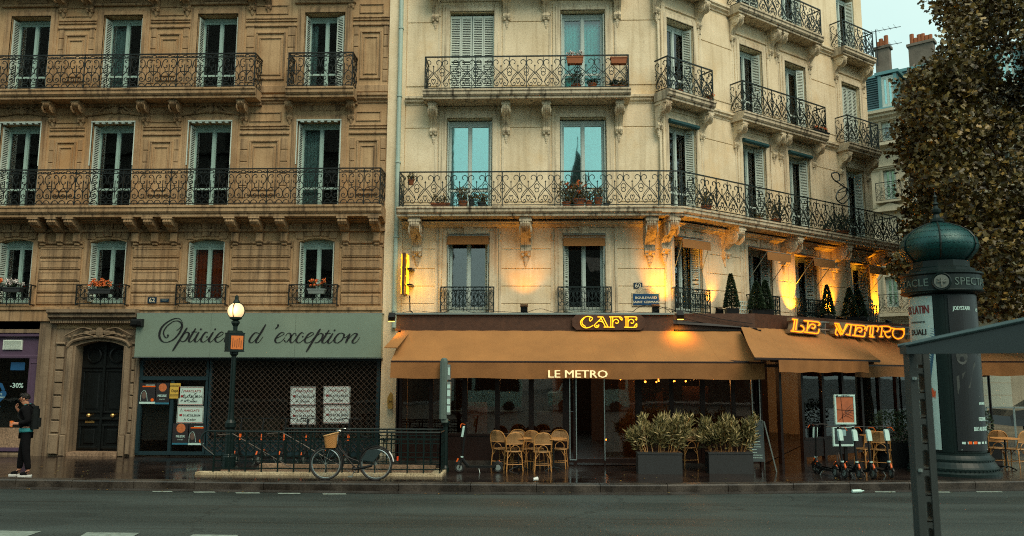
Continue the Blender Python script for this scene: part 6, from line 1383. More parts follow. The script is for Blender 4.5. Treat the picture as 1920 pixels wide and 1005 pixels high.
q.build('map_lines', 'darkwood', o); q = MB(FN); text_mesh(q, 'METRO', m+.02, a[1]-.038, .045, .032, .003, bold=.02, sx=1.3); q.box(m-.20, m-.16, .032, .035, a[1]-.04, a[1]-.01); q.build('heading', 'ink', o)
c = at(FN, 1560, 799, 0); d = at(FN, 1603, 837, 0); q = MB(FN); ring(q, c[0], d[0], d[1], c[1], .045, -.03, .03); q.build('lower_frame', 'mint', t)
q = MB(FN); q.box(c[0]+.04, d[0]-.04, -.02, .01, d[1]+.04, c[1]-.04); o = q.build('lower_sheet', mat('blue_grey_sheet', (.03, .045, .05), .4), t); q = MB(FN); q.box(c[0]+.12, d[0]-.20, .011, .016, c[1]-.22, c[1]-.08); q.build('paper_note', mat('pale_blue_note', (.25, .42, .42), .6), o)
q = MB(FN); q.box(m-.03, m+.03, -.09, -.03, 0, a[1]); q.tube([(c[0]+.1, -.05, .45), (c[0]+.0, .25, 0)], .012, 5); q.tube([(c[0]+.14, -.05, .45), (c[0]+.1, .25, 0)], .012, 5); q.build('stand', 'blackm', t)
# ================================================================== E-SCOOTERS  (x forward)
def make_scooter(tagm='mint', orange_stem=False):
    t = thing('electric_scooter', (0, 0, 0), '', 'scooter')
    for x in (.44, -.44):
        q = MB(); q.tube([(x+.092*cos(a*pi/10), 0, .115+.092*sin(a*pi/10)) for a in range(20)], .024, 7, closed=True); wo = q.build('wheel', 'rubber', t)
        q = MB(); q.tube([(x, -.02, .115), (x, .02, .115)], .066, 12); q.build('rim', 'metal', wo)
    q = MB(); q.hprism([(-.40, -.075), (.22, -.085), (.30, -.05), (.30, .05), (.22, .085), (-.40, .075)], .12, .165); q.tube([(.24, 0, .15), (.34, 0, .26), (.37, 0, .34)], [.045, .04, .032], 8); q.build('deck', 'blackm', t)
    q = MB(); q.tube([(.38, 0, .30), (.30, 0, 1.10)], .024, 8)
    q.tube([(.38, 0, .30), (.40, 0, .24)], .035, 8)
    for s in (-1, 1): q.tube([(.40, s*.045, .24), (.44, s*.045, .11)], .012, 5)
    so_ = q.build('stem', 'blackm' if not orange_stem else 'blackm', t)
    if orange_stem: q = MB(); q.tube([(.352, 0, .58), (.337, 0, .73)], .030, 8); q.build('stem_band', 'orange', so_)
    q = MB(); q.tube(catmull([(.24, -.27, 1.10), (.29, -.12, 1.11), (.30, 0, 1.10), (.29, .12, 1.11), (.24, .27, 1.10)], 4), .013, 6); q.build('handlebar', 'blackm', t)
    q = MB(); q.tube(catmull([(.31, .04, 1.08), (.40, .08, 1.10), (.42, .14, 1.02)], 4), .008, 4); q.build('cable', 'blackm' if orange_stem else 'orange', t)
    q = MB(); q.tube([(.47, -.012, .32), (.50, -.012, .24), (.49, -.01, .19)], [.016, .022, .012], 6); q.tube([(-.46, -.012, .27), (-.53, -.012, .20)], [.012, .018], 6); q.build('reflector', 'orange', t)
    q = MB(); q.tube([(.44+.125*cos(a), 0, .115+.125*sin(a)) for a in [radians(20+k*18) for k in range(6)]], .026, 5); q.tube([(-.44+.125*cos(a), 0, .115+.125*sin(a)) for a in [radians(40+k*18) for k in range(7)]], .026, 5); q.build('mudguard', 'blackm', t)
    if not orange_stem:
        q = MB(); q.add([(.36+.02*0, -.05, .80), (.36, .05, .80), (.35, .055, .86), (.325, .055, 1.02), (.32, .04, 1.05), (.32, -.04, 1.05), (.325, -.055, 1.02), (.35, -.055, .86)]+[(.41, -.045, .81), (.41, .045, .81), (.40, .05, .86), (.375, .05, 1.01), (.37, .035, 1.04), (.37, -.035, 1.04), (.375, -.05, 1.01), (.40, -.05, .86)],
                       [tuple(range(8)), tuple(range(8, 16))]+[(i, (i+1) % 8, 8+(i+1) % 8, 8+i) for i in range(8)]); q.build('battery_tag', 'mint', t)
        q = MB(); q.tube([(.385, 0, .34), (.383, 0, .37)], .034, 8); q.build('stem_clip', 'mint', t)
    q = MB(); q.tube([(.0, .05, .12), (-.03, .14, 0)], .008, 4); q.build('kickstand', 'metal', t); return t
sc = make_scooter(); su = False; GS = 'electric scooters parked on the pavement'
for px, py, rz, lab in ((1584, 897, radians(-72), 'leftmost of the scooters parked facing the road, before the notice board'), (1611, 898, radians(-80), 'second parked scooter from the left, right of the notice board'), (1638, 898, radians(-76), 'third parked scooter from the left, before the rattan chairs'), (1671, 897, radians(-84), 'rightmost parked scooter, beside the dark hedge')):
    p = onZ(px, py); d = Vector((cos(rz), sin(rz)))*.44; place_copy(sc, su, (p.x-d.x, p.y-d.y, 0), rz, lab, GS); su = True
p = onZ(863, 886); place_copy(sc, True, (p.x+.42, p.y, 0), radians(184), 'black scooter standing side-on between the metro sign post and the rattan chairs', GS)
p = onZ(1556, 896); place_copy(sc, True, (p.x+.44*cos(radians(80)), p.y+.50, 0), radians(100), 'dark scooter turned away from the road, left of the notice board', GS)
so2 = make_scooter(orange_stem=True); su = False; GS2 = 'rental scooters with orange stems behind the metro railing'
for i, x in enumerate((457, 497, 538, 578, 655)):
    p = onY(x, 840, 19.9); rz = radians(-118+2*i)
    place_copy(so2, su, (p.x+.15, 19.95, 0), rz, ['leftmost', 'second', 'third', 'fourth', 'rightmost'][i]+' orange stemmed rental scooter behind the metro railing'+(', under the bicycle basket' if i == 4 else ''), GS2); su = True
# ================================================================== KIOSK (advertising column)
KX, KY = onZ(1788, 893).x, 19.05
KX = onY(1772, 650, KY).x+.0
def kz(y): return onY(1772, y, KY).z
t = thing('advertising_column', (KX, KY, 0), 'round dark green advertising column with an onion dome near the kerb', 'advertising column'); R = .73
q = MB(); q.lathe([(.98, 0), (.98, .06), (.93, .10), (.93, .17), (.90, .20), (.87, .26), (.84, .30), (.84, .36), (.80, .40), (.76, .45), (.76, .50)], KX, KY, 48)
for k in range(60): a = 2*pi*k/60; q.ball((KX+.935*cos(a), KY+.935*sin(a), .135), .022, 4, m=3); q.ball((KX+.835*cos(a), KY+.835*sin(a), .33), .02, 4, m=3)
q.build('base', 'greenm', t)
zb, zt = .50, kz(556); q = MB(); q.lathe([(R-.02, zb), (R-.02, zt)], KX, KY, 48)
drum = q
z1, z2 = kz(552), kz(517)
q = MB(); q.lathe([(R, z1-.04), (R+.14, z1), (R+.17, z1+.03), (R+.14, z1+.06), (R+.13, z2-.05), (R+.17, z2-.02), (R+.17, z2+.02), (R+.08, z2+.04)], KX, KY, 48)
q.build('lettered_frieze', 'greenm', t)
za = kz(493); q = MB(); q.lathe([(R+.08, z2+.04), (R+.0, z2+.07), (R+.0, z2+.13), (R-.10, z2+.17), (R-.10, za+.0)], KX, KY, 12); q.build('cornice', 'greenm', t)
zw = kz(462); ztop = kz(418); q = MB(); H = ztop-za
prof = [(R-.16, za), (R-.05, za+.08*H), (R+.08, za+.24*H), (R+.12, za+.38*H), (R+.09, za+.54*H), (R-.02, za+.70*H), (R-.22, za+.84*H), (R-.44, za+.94*H), (R-.60, ztop)]
q.lathe(prof, KX, KY, 60, mod=lambda a: 1+.012*abs(cos(3*(a+.4))))
q.build('onion_dome', mat('dark_teal_scaled_metal', (.006, .060, .058), .30, .3, .45, 16, .35, spec=.5), t, smooth=True)
q = MB()
for k in range(6):
    a = -.4+pi/6+k*pi/3
    q.tube([(KX+(r_+.012)*cos(a), KY+(r_+.012)*sin(a), z) for r_, z in prof], .02, 5)
for j in range(1, 8):                                     # rows of fish-scale lips
    for k in range(48):
        tt = j/8; i = tt*(len(prof)-1); i0 = int(i); f = i-i0; r_ = prof[i0][0]*(1-f)+prof[i0+1][0]*f; z = prof[i0][1]*(1-f)+prof[i0+1][1]*f; a = 2*pi*(k+.5*(j % 2))/48; r_ += .006
        q.tube([(KX+r_*cos(a-.05), KY+r_*sin(a-.05), z+.02), (KX+(r_+.004)*cos(a), KY+(r_+.004)*sin(a), z-.012), (KX+r_*cos(a+.05), KY+r_*sin(a+.05), z+.02)], .005, 3)
q.build('dome_ribs', 'greenm', t)
q = MB(); z = ztop; q.lathe([(R-.60, z-.02), (.16, z+.03), (.16, z+.08), (.09, z+.12), (.07, z+.2), (.11, z+.26), (.12, z+.32), (.06, z+.37), (.05, z+.42), (.085, z+.46), (.03, z+.52), (.03, z+.60), (.05, z+.64), (.015, z+.70), (0, z+.86)], KX, KY, 12); q.build('finial', 'greenm', t)
ca = math.atan2(-KY, -KX)                                # direction towards the viewer's side of the street
def cyl(Rr, a_mid, ang0=None):
    def f(u, v, z): a = a_mid+u/Rr; return (KX+(Rr+v)*cos(a), KY+(Rr+v)*sin(a), z)
    return f
am = ca+.02
for s, txt, ww in ((-1, 'SPECTACLE', 1.0), (1, 'SPECTACLES', 1.0)):
    q = MB(); 
    if s == -1: text_mesh(q, txt, -.27, z1+.14, .25, 0, .015, align='RIGHT', sx=1.0, mapf=cyl(R+.135, am))
    else: text_mesh(q, txt, .27, z1+.14, .25, 0, .015, align='LEFT', sx=1.0, mapf=cyl(R+.135, am))
    q.build('raised_lettering', mat('verdigris_letter', (.10, .15, .13), .4, .3) if 'verdigris_letter' not in bpy.data.materials else bpy.data.materials['verdigris_letter'], t)
q = MB(); c = Vector((KX+(R+.15)*cos(am), KY+(R+.15)*sin(am), (z1+z2)/2+.0)); fwd = Vector((cos(am), sin(am), 0)); sd = Vector((-sin(am), cos(am), 0))
n = 20; rr = .155
ringp = [c+sd*(rr+.03)*cos(k*2*pi/n)+Vector((0, 0, 1))*(rr+.03)*sin(k*2*pi/n) for k in range(n)]; q.tube(ringp, .025, 5, closed=True); q.build('medallion_rim', 'greenm', t)
q = MB(); vs = [tuple(c+fwd*.02+sd*rr*cos(k*2*pi/n)+Vector((0, 0, rr*sin(k*2*pi/n)))) for k in range(n)]; q.add(vs, [tuple(range(n))]); q.tube([c+fwd*.03+sd*.1, c+fwd*.05, c+fwd*.03-sd*.1], .016, 4); q.tube([c+fwd*.03+sd*.09+Vector((0, 0, .07)), c+fwd*.05, c+fwd*.03-sd*.09-Vector((0, 0, .03))], .014, 4); q.tube([c+fwd*.03-sd*.09+Vector((0, 0, .07)), c+fwd*.05, c+fwd*.03+sd*.09-Vector((0, 0, .03))], .014, 4); q.tube([c+fwd*.04+Vector((0, 0, -.1)), c+fwd*.05+Vector((0, 0, .08))], .02, 4)
q.build('medallion', mat('tarnished_bronze', (.20, .22, .19), .35, .4), t)
# posters wrapped on the drum
def kposter(a0, a1, z0, z1, m, label, extra=None, r=R+.004):
    tt = thing('column_poster', (KX+r*cos((a0+a1)/2), KY+r*sin((a0+a1)/2), z0), label, 'poster', 'posters on the advertising column')
    q = MB(); q.lathe([(r, z0), (r, z1)], KX, KY, 14, a0, a1); o = q.build('sheet', m, tt)
    if extra: extra(o, (a0+a1)/2, r+.004, z0, z1, (a1-a0)*r)
    return tt
def ka(px, y=650):                                       # angle on the drum seen at a photo x
    best = None
    for k in range(-90, 91):
        a = am+radians(k); P = (KX+R*cos(a), KY+R*sin(a)); d = Vector((P[0], P[1], kz(y)-CAMH)); zc = d.dot(_f); x = 960+FPX*d.dot(_r)/zc
        if best is None or abs(x-px) < best[0]: best = (abs(x-px), a)
    return best[1]
gz0, gz1_ = .56, zt-.03
a_ = ka(1768, 700)
for k in range(3): drum.lathe([(R+.012, gz0-.05), (R+.012, gz1_+.02)], KX, KY, 6, a_+k*2*pi/3-.15, a_+k*2*pi/3+.15)
drum.build('drum', 'greenm', t)
def latin(o, a, r, z0, z1, w):
    q = MB(); f = cyl(r, a); text_mesh(q, 'US LATIN', 0.0, z1-.40, .27, 0, .004, bold=.03, sx=.62, mapf=f); q.build('title', mat('maroon_print', (.16, .02, .02), .6), o)
    q = MB(); text_mesh(q, 'DUALI', .02, z1-.90, .19, 0, .004, bold=.03, sx=.9, mapf=f); text_mesh(q, 'CHOREGRAPHIE', .02, z1-.62, .06, 0, .004, mapf=f); q.build('lettering', 'blackm', o)
    q = MB(); random.seed(4)                            # blue feather wing
    for k in range(26):
        tt = k/25; u = w*(.10+.30*tt); z = z1-1.1-1.0*(1-tt)*1.0+.35*tt; L = .28-.1*tt; d = (cos(1.9+tt*.9)*-1, sin(-1.2+tt*.7))
        P = [f(u, 0.0, z), f(u+.10*d[0]*.6+.05, 0, z+L*.5*d[1]), f(u+.13, 0, z+L*d[1]), f(u+.16, 0, z+L*.45*d[1])]; q.quad(*P)
    q.prism([(0, 0), (0.001, 0), (0, .001)], 0, .001); q.build('printed_wing', mat('blue_feather_print', (.02, .09, .16), .6), o)
    q = MB()
    for k in range(7): u = w*(.18+.035*k); q.quad(f(u, .002, z1-2.05-.03*k), f(u+.05, .002, z1-2.0-.03*k), f(u+.03, .002, z1-2.32-.01*k), f(u, .002, z1-2.28))
    q.build('printed_flames', mat('orange_red_print', (.6, .09, .02), .6), o)
    q = MB(); C = -w*.33; pts = [(C-.10, -1.15), (C-.03, -1.02), (C+.06, -1.1), (C+.12, -1.4), (C+.20, -1.75), (C+.10, -2.15), (C-.1, -2.15)]; q.quad(*[f(u, .001, z1+z) for u, z in pts]); q.build('printed_dancer', mat('brown_print', (.10, .045, .03), .6), o)
    q = MB(); q.quad(*[f(C+.04*cos(k*pi/5)-.01, .003, z1-1.17+.07*sin(k*pi/5)) for k in range(10)]); q.quad(*[f(u, .003, z1+z) for u, z in ((C-.06, -1.6), (C+.0, -1.5), (C+.04, -1.9), (C-.05, -2.1))]); q.build('printed_skin', 'skin', o)
def film(o, a, r, z0, z1, w):
    f = cyl(r, a); q = MB(); text_mesh(q, 'JOEYSTARR', -w*.16, z1-.35, .13, 0, .004, bold=.02, sx=.62, mapf=f); text_mesh(q, 'LES', w*.36, z1-.37, .10, 0, .004, bold=.02, sx=.6, mapf=f); text_mesh(q, 'SIMON', w*.34, z1-.95, .08, 0, .004, bold=.02, sx=.6, mapf=f)
    text_mesh(q, 'BERNARD', w*.30, z0+1.02, .09, 0, .004, bold=.02, sx=.6, mapf=f); text_mesh(q, 'FESTIVAL', w*.28, z0+.66, .12, 0, .004, bold=.03, sx=.6, mapf=f); text_mesh(q, 'DU 3 AU 28 OCT', w*.22, z0+.44, .13, 0, .004, bold=.03, sx=.5, mapf=f)
    q.quad(f(-w*.42, .003, z0+.015), f(w*.45, .003, z0+.015), f(w*.45, .003, z0+.03), f(-w*.42, .003, z0+.03))
    for k in range(6): q.quad(*[f(-w*.40+w*.14*k+e, .003, z0+.15+g_) for e, g_ in ((0, 0), (w*.09, 0), (w*.09, .05), (0, .05))])
    q.build('lettering', 'mint', o)
    q = MB(); q.quad(*[f(-w*.24+e, .005, z0+.15+g_) for e, g_ in ((0, 0), (w*.09, 0), (w*.09, .06), (0, .06))]); q.quad(*[f(-w*.10+e, .005, z0+.15+g_) for e, g_ in ((0, 0), (w*.1, 0), (w*.1, .06), (0, .06))]); q.build('orange_marks', 'orange', o)
    q = MB(); h = z1-z0
    q.quad(*[f(u*w, .001, z0+z*h) for u, z in ((-.42, .47), (-.2, .50), (.1, .56), (.3, .62), (.42, .60), (.42, .36), (.2, .34), (-.1, .40), (-.42, .36))]); q.quad(*[f(-.25*w+.13*cos(k*pi/6), .0012, z0+h*.60+.19*sin(k*pi/6)) for k in range(12)]); q.build('printed_figure', mat('grey_green_print', (.045, .055, .05), .5, var=.6, scale=6), o)
a1_, a2_ = ka(1709), ka(1757, 700); kposter(min(a1_, a2_)-.12, max(a1_, a2_), gz0, gz1_, mat('pale_blue_poster', (.40, .56, .53), .45), 'pale dance show poster with a blue feathered wing on the left side of the column', latin)
a1_, a2_ = ka(1783, 650), ka(1836, 650); kposter(min(a1_, a2_), max(a1_, a2_)+.10, gz0, gz1_, mat('near_black_poster', (.012, .016, .018), .35), 'black film poster with white names on the right side of the column', film)
# litter
q = MB(); p = onZ(1000, 903); q.lathe([(.03, 0), (.045, .10), (.040, .10), (.0, .01)], 0, 0, 10); c = q.build('crushed_cup', 'white2', loc=(0, 0, 0), label='white paper cup lying near the kerb before the rattan chairs', cat='litter'); c.location = (p.x, p.y, .045); c.rotation_euler = (0, radians(85), radians(20))
p = onZ(1600, 911, -.02); q = MB(); q.lathe([(0, 0), (.035, .005), (.036, .18), (.012, .23), (.012, .26), (0, .26)], 0, 0, 10); c = q.build('plastic_bottle', 'mint', loc=(0, 0, 0), label='crushed pale plastic bottle lying in the gutter by the parked scooters', cat='litter'); c.location = (p.x-.12, p.y-.22, RZ+.04); c.rotation_euler = (0, radians(88), radians(8))
q = MB(); random.seed(9)
for k in range(70):
    x = random.uniform(-12, 7); y = kerby(x)+random.uniform(.35, 2.2); 
    if HX0-.3 < x < -2 and y > 17.4: continue
    q.cur = random.random(); q.leaf((x, y, .012), random.uniform(.04, .08), .04, Vector((random.uniform(-1, 1), random.uniform(-1, 1), .05)), Vector((0, 0, 1)))
for k in range(40):
    x = random.uniform(-12, 9); y = kerby(x)-random.uniform(.03, .5); q.cur = random.random(); q.leaf((x, y, RZ+.014), random.uniform(.04, .08), .04, Vector((random.uniform(-1, 1), random.uniform(-1, 1), .05)), Vector((0, 0, 1)))
q.build('fallen_leaves', 'balcleaf', kind='stuff', label='scattered fallen leaves on the wet pavement', loc=(0, 17, 0))
# speakers cluster left of the script sign
t = thing('security_camera', FA.w(-10.9, .3, 3.4), 'black box camera and speaker cluster fixed at the left end of the script sign', 'wall fitting')
q = MB(FA); q.box(-11.06, -10.80, .0, .22, 3.44, 3.70); q.bbox(-11.02, -10.70, .10, .46, 3.46, 3.66, .05); q.build('housing', 'blackm', t); q = MB(FA); q.tube([(-10.76, .40, 3.56), (-10.74, .50, 3.54)], .06, 8); q.build('lens_hood', 'blackm', t)
t = thing('ochre_wall_box', FV.w(-3.62, .0, 1.6), 'small ochre hexagonal sign on the pier left of the terrace', 'sign')
q = MB(FA); a, z = FA.px(732, 752, .2); q.prism([(a-.07, z-.20), (a+.06, z-.20), (a+.06, z+.16), (a-.0, z+.24), (a-.09, z+.08)], .15, .20); q.build('plate', mat('ochre_enamel', (.45, .26, .05), .5), t); q = MB(FA); text_mesh(q, '24', a-.01, z-.05, .10, .202, .004); q.build('digits', 'ink', t)
t = thing('utility_box', FA.w(-3.9, .2, .9), 'cream electrical box low on the pier right of the optician shop', 'utility box')
q = MB(FA); a, z0_ = FA.px(715, 843, .12); b, z1_ = FA.px(726, 814, .12); q.bbox(a, b, .03, .14, z0_, z1_, .01); q.build('casing', 'lightstone', t); q = MB(FA); q.tube([((a+b)/2, .14, z1_-.16), ((a+b)/2, .16, z1_-.16)], .035, 8); q.build('lock', 'ink', t)
# cables on the cafe roof edge
q = MB(FV); random.seed(8)
for k in range(7):
    u = -3.5+k*1.05; q.tube(catmull([(u, .10, 3.775), (u+.35, .06, 3.79+random.random()*.12), (u+.7, .12, 3.78), (u+1.1, .08, 3.775)], 4), .008, 4)
q.tube(catmull([(2.3, .15, 3.78), (2.6, .1, 3.95), (3.1, .1, 3.9), (3.4, .15, 3.7), (4.2, .1, 3.5), (5.2, .15, 3.42)], 6), .010, 4); q.tube(catmull([(3.2, .15, 3.85), (3.8, .1, 3.78), (4.6, .1, 3.6), (5.3, .12, 3.5)], 6), .010, 4)
tag(q.build('loose_cables', 'blackm'), 'loose black cables trailing along the top of the cafe fascia', 'cables')
# hedge
q = MB(); P = onZ(1700, 878); random.seed(12)
for cx in (P.x-.2, P.x+.3, P.x+.8): cloud(q, (cx, P.y+.3, .95), (.45, .35, .45), 900, .07, .04, .5)
hd = thing('hedge_planter', (P.x+.3, P.y+.3, 0), 'dark hedge in a black trough between the scooters and the advertising column', 'hedge'); q.build('foliage', 'leafdark', hd); q = MB(); q.box(P.x-.6, P.x+1.2, P.y+.05, P.y+.55, 0, .6); q.build('planter_box', 'blackm', hd)
q = MB(); P = onZ(1862, 872); cloud(q, (P.x+.1, P.y+1, .95), (.5, .4, .5), 900, .08, .045, .5); hd = thing('hedge_planter', (P.x, P.y+1, 0), 'dark shrub in a trough right of the advertising column', 'hedge'); q.build('foliage', 'leafdark', hd); q = MB(); q.box(P.x-.4, P.x+.7, P.y+.8, P.y+1.2, 0, .6); q.build('planter_box', 'blackm', hd)
# ================================================================== BACKGROUND BUILDING C (mansard)
aC = radians(-38); PCc = (17.0, 36.0)                     # facade descends to the right, towards the viewer
d_ = ray(1640, 300); YC = 40.0; p0 = onY(1636, 300, YC); FCC = Frame(p0.x, p0.y, aC)
t = thing('mansard_building', (p0.x, p0.y, 0), 'pale distant house with a blue slate mansard roof and brick chimneys behind the corner house', 'building')
def C(x, y, v=0): return FCC.px(x, y, v)
ze = C(1650, 214)[1]; zr = C(1662, 124)[1]
W_ = 15
def rc(x0, y0, x1, y1): a = C(x0, y0); b = C(x1, y1); return a[0], b[0], b[1], a[1]
wins = [rc(1652, 230, 1681, 260), rc(1655, 315, 1682, 372), rc(1659, 520, 1686, 575)]
opsC = [(a, b, z0, z1, 0) for a, b, z0, z1 in wins]
ww = wins[0][1]-wins[0][0]
for k in (1, 2, 3):
    for (a, b, z0, z1) in wins: opsC.append((a+2.6*k, b+2.6*k, z0, z1, 0))
opsC += [(a-2.6, b-2.6, z0, z1, 0) for a, b, z0, z1 in wins]
q = MB(FCC); wall_shell(q, -4, W_, 0, ze, opsC, 0, .3); q.quad((W_, 0, 0), (W_, -10, 0), (W_, -10, ze), (W_, 0, ze)); q.quad((-4, 0, 0), (-4, -10, 0), (-4, -10, ze), (-4, 0, ze)); q.build('wall', 'stoneC', t)
q = MB(FCC)
for a, b, z0, z1, _ in opsC: architrave(q, a, b, z0, z1, .16)
cornice(q, -4, W_, ze+.1, .5, .5)
zc2 = C(1670, 300)[1]; cornice(q, -4, W_, zc2-.25, .25, .2); zc3 = C(1680, 385)[1]; cornice(q, -4, W_, zc3, .25, .2); cornice(q, -4, W_, C(1680, 592)[1], .3, .25)
for k in range(4): 
    m = (wins[1][0]+wins[1][1])/2+2.6*k; zz = C(1668, 397)[1]; q.prism([(m-1.0, zz), (m+1.0, zz), (m, zz+.42)], .1, .3)
q.build('stone_trim', 'stoneC', t)
for i, (a, b, z0, z1, _) in enumerate(opsC):
    window(FCC, t, a, b, z0, z1, d=.2, pm='glassB' if i % 3 else 'glassA', cur=('curt', 'full') if i % 2 == 0 else None, sh=False, rail_z=1.2)
q = MB(FCC); r_ = MB(FCC)
for k in (0, 1, 2):
    a, b, z0, z1 = wins[1]; railing_run(r_, a-.3+2.6*k, b+.3+2.6*k, .35, z0-.1, .95, 'B', .5, .012); r_.build('railing', 'iron', t); r_ = MB(FCC); q.box(a-.35+2.6*k, b+.35+2.6*k, 0, .4, z0-.2, z0-.1)
a, b, z0, z1 = wins[2]; railing_run(r_, a-.2, a+8, .5, z0-.35, .95, 'B', .5, .012); r_.build('railing', 'iron', t); r_ = MB(FCC); q.box(a-.3, a+8, 0, .55, z0-.5, z0-.35)
a, b, z0, z1 = wins[0]; railing_run(r_, a-1, a+8, .5, z0-.2, .7, 'B', .5, .012); q.box(a-1, a+8, 0, .55, z0-.35, z0-.2)
bo = q.build('balcony', 'stoneC', t); r_.build('railing', 'iron', bo)
q = MB(FCC); s_ = zr-ze
q.add([(-4, .1, ze+.1), (W_, .1, ze+.1), (W_, -1.3, zr), (-4, -1.3, zr), (W_, -8, zr+.6), (-4, -8, zr+.6)], [(0, 1, 2, 3), (3, 2, 4, 5)])
n = 16
for k in range(n): z = ze+.1+s_*k/n; v = .1-1.4*k/n; q.box(-4, W_, v-.05, v+.02, z, z+.02)
q.build('mansard_roof', 'slate', t)
q = MB(FCC); q.box(-4, W_, -1.4, -1.2, zr-.05, zr+.12); q.tube([(-4, .35, ze+.12), (W_, .35, ze+.12)], .09, 6); q.build('zinc_gutter', 'zinc', t)
for k in range(3):
    a, b, z0, z1 = rc(1655, 148, 1681, 200); a += 2.6*k; b += 2.6*k; q = MB(FCC); q.box(a-.16, a, -.9, .36, z0-.1, z1+.1); q.box(b, b+.16, -.9, .36, z0-.1, z1+.1); q.box(a-.28, b+.28, -1, .45, z1+.08, z1+.24); q.build('dormer', 'zinc', t); window(FCC, t, a, b, z0, z1, d=-.28, pm='glassB', sh=False, rail_z=.0, cur=('curt', 'sides'))
def chimney(x0, x1, yt, yb, dv, n, lab=None):
    a = C(x0, yb, dv)[0]; b = C(x1, yb, dv)[0]; zt = C(x0, yt, dv)[1]; zb = C(x0, yb, dv)[1]-1.5
    q = MB(FCC); q.box(a, b, dv-.5, dv, zb, zt); q.box(a-.08, b+.08, dv-.58, dv+.08, zt, zt+.14); o = q.build('chimney', mat('weathered_render', (.17, .14, .11), .9, 0, .4, 2) if 'weathered_render' not in bpy.data.materials else bpy.data.materials['weathered_render'], t)
    q = MB(FCC); random.seed(n)
    for k in range(n): u = a+.15+(b-a-.3)*k/(n-1); h = random.choice((.35, .5, .62)); q.tube([(u, dv-.25, zt+.1), (u, dv-.25, zt+.14+h)], .11, 8)
    q.build('chimney_pots', 'terra', o)
chimney(1642, 1668, 94, 126, -1.5, 4); chimney(1705, 1752, 88, 122, -2.2, 6)
q = MB(FCC); a = C(1644, 90, -1.4); b = C(1644, 55, -1.4); q.tube([(a[0], -1.4, a[1]-1), (a[0], -1.4, b[1])], .03, 5)
for dz in (0, -.9): 
    q.tube([(a[0]-1.1, -1.2, b[1]+dz-.1), (a[0]+1.2, -1.6, b[1]+dz-.1)], .018, 4)
    for k in range(8): q.tube([(a[0]-1+.28*k, -1.7, b[1]+dz-.1), (a[0]-1+.28*k, -1.1, b[1]+dz-.1)], .010, 3)
q.build('roof_antenna', 'iron', t)
# building D far right
FD = Frame(onY(1840, 700, 52).x, 52, radians(-10)); t = thing('far_building', (FD.x, FD.y, 0), 'beige far building glimpsed low on the right under the tree', 'building')
q = MB(FD); ops = [(a, a+1.1, z, z+1.9, 0) for z in (1.2, 4.4, 7.6, 10.8) for a in (1.2, 3.8, 6.4, 9.0, 11.6)]; wall_shell(q, -6, 30, 0, 15, ops, 0, .3); q.build('wall', 'stoneC', t)
q = MB(FD); 
for z in (3.8, 7.0, 10.2): cornice(q, -6, 30, z, .3, .25)
for a, b, z0, z1, _ in ops: architrave(q, a, b, z0, z1, .16)
q.build('stone_trim', 'stoneC', t)
for a, b, z0, z1, _ in ops: window(FD, t, a, b, z0, z1, d=.2, pm='glassB', sh=False, rail_z=0)
FD2 = FD
t = thing('market_umbrella', FD.w(4.5, 14, 0), 'dark grey green parasol standing far right beyond the terrace', 'parasol'); P = FD.w(6.2, 22, 0); t.location = P
q = MB(); n = 8; q.lathe([(2.0, 2.35), (1.1, 2.75), (.05, 3.1)], P[0], P[1], 8); q.lathe([(2.0, 2.35), (2.02, 2.12)], P[0], P[1], 8); q.build('canopy', mat('grey_green_parasol', (.05, .08, .08), .8), t); q = MB(); q.tube([(P[0], P[1], 0), (P[0], P[1], 3.1)], .04, 6); q.build('pole', 'darkwood', t)
# pale panels (far terrace screen)
FE = Frame(onY(1843, 760, 30).x, 30, 0); q = MB(FE)
for k in range(5): q.box(0, 1.05, 0, .05, 1.05+.45*k, 1.47+.45*k)
tag(q.build('terrace_screen', mat('pale_canvas_screen', (.50, .55, .44), .7, 0, .08, 2)), 'pale horizontal panelled screen just right of the advertising column', 'screen')
q = MB(FE); q.box(-.2, 5, .3, .36, 1.02, 1.08); 
for k in range(6): q.box(-.1+k, -.06+k, .3, .36, 0, 1.05)
tag(q.build('steel_railing', 'metal'), 'pale steel railing behind the right-hand chairs', 'railing')
# car
P = FD.w(0, 0, 0); CX, CY = onY(1920, 790, 31).x+1.2, 31.0
t = thing('parked_car', (CX, CY, 0), 'dark parked car seen behind the railing at the right picture edge', 'car')
FCa = Frame(CX, CY, 0); q = MB(FCa)
prof = [(-2.15, .35), (-2.2, .70), (-1.9, .92), (-1.05, 1.02), (-.35, 1.42), (.75, 1.46), (1.55, 1.10), (2.1, .98), (2.2, .60), (2.1, .35)]
q.prism(prof, -.85, .85); bo = q.build('body', mat('dark_car_paint', (.01, .014, .016), .2, 0, .1, 3, coat=.6), t)
q = MB(FCa); q.prism([(-.95, 1.03), (-.32, 1.38), (.2, 1.41), (.2, 1.03)], .851, .862); q.prism([(.28, 1.03), (.28, 1.41), (.72, 1.41), (1.35, 1.05)], .851, .862); q.build('window', 'glassB', t)
for x in (-1.35, 1.35):
    q = MB(FCa); q.extru([(0, 0), (0, 0)], 0, 0) if False else None
    q.prism([(x+.33*cos(k*pi/10), .33+.33*sin(k*pi/10)) for k in range(20)], .70, .88); w = q.build('wheel', 'rubber', t); q = MB(FCa); q.prism([(x+.2*cos(k*pi/8), .33+.2*sin(k*pi/8)) for k in range(16)], .88, .89); q.build('rim', 'chrome', w)
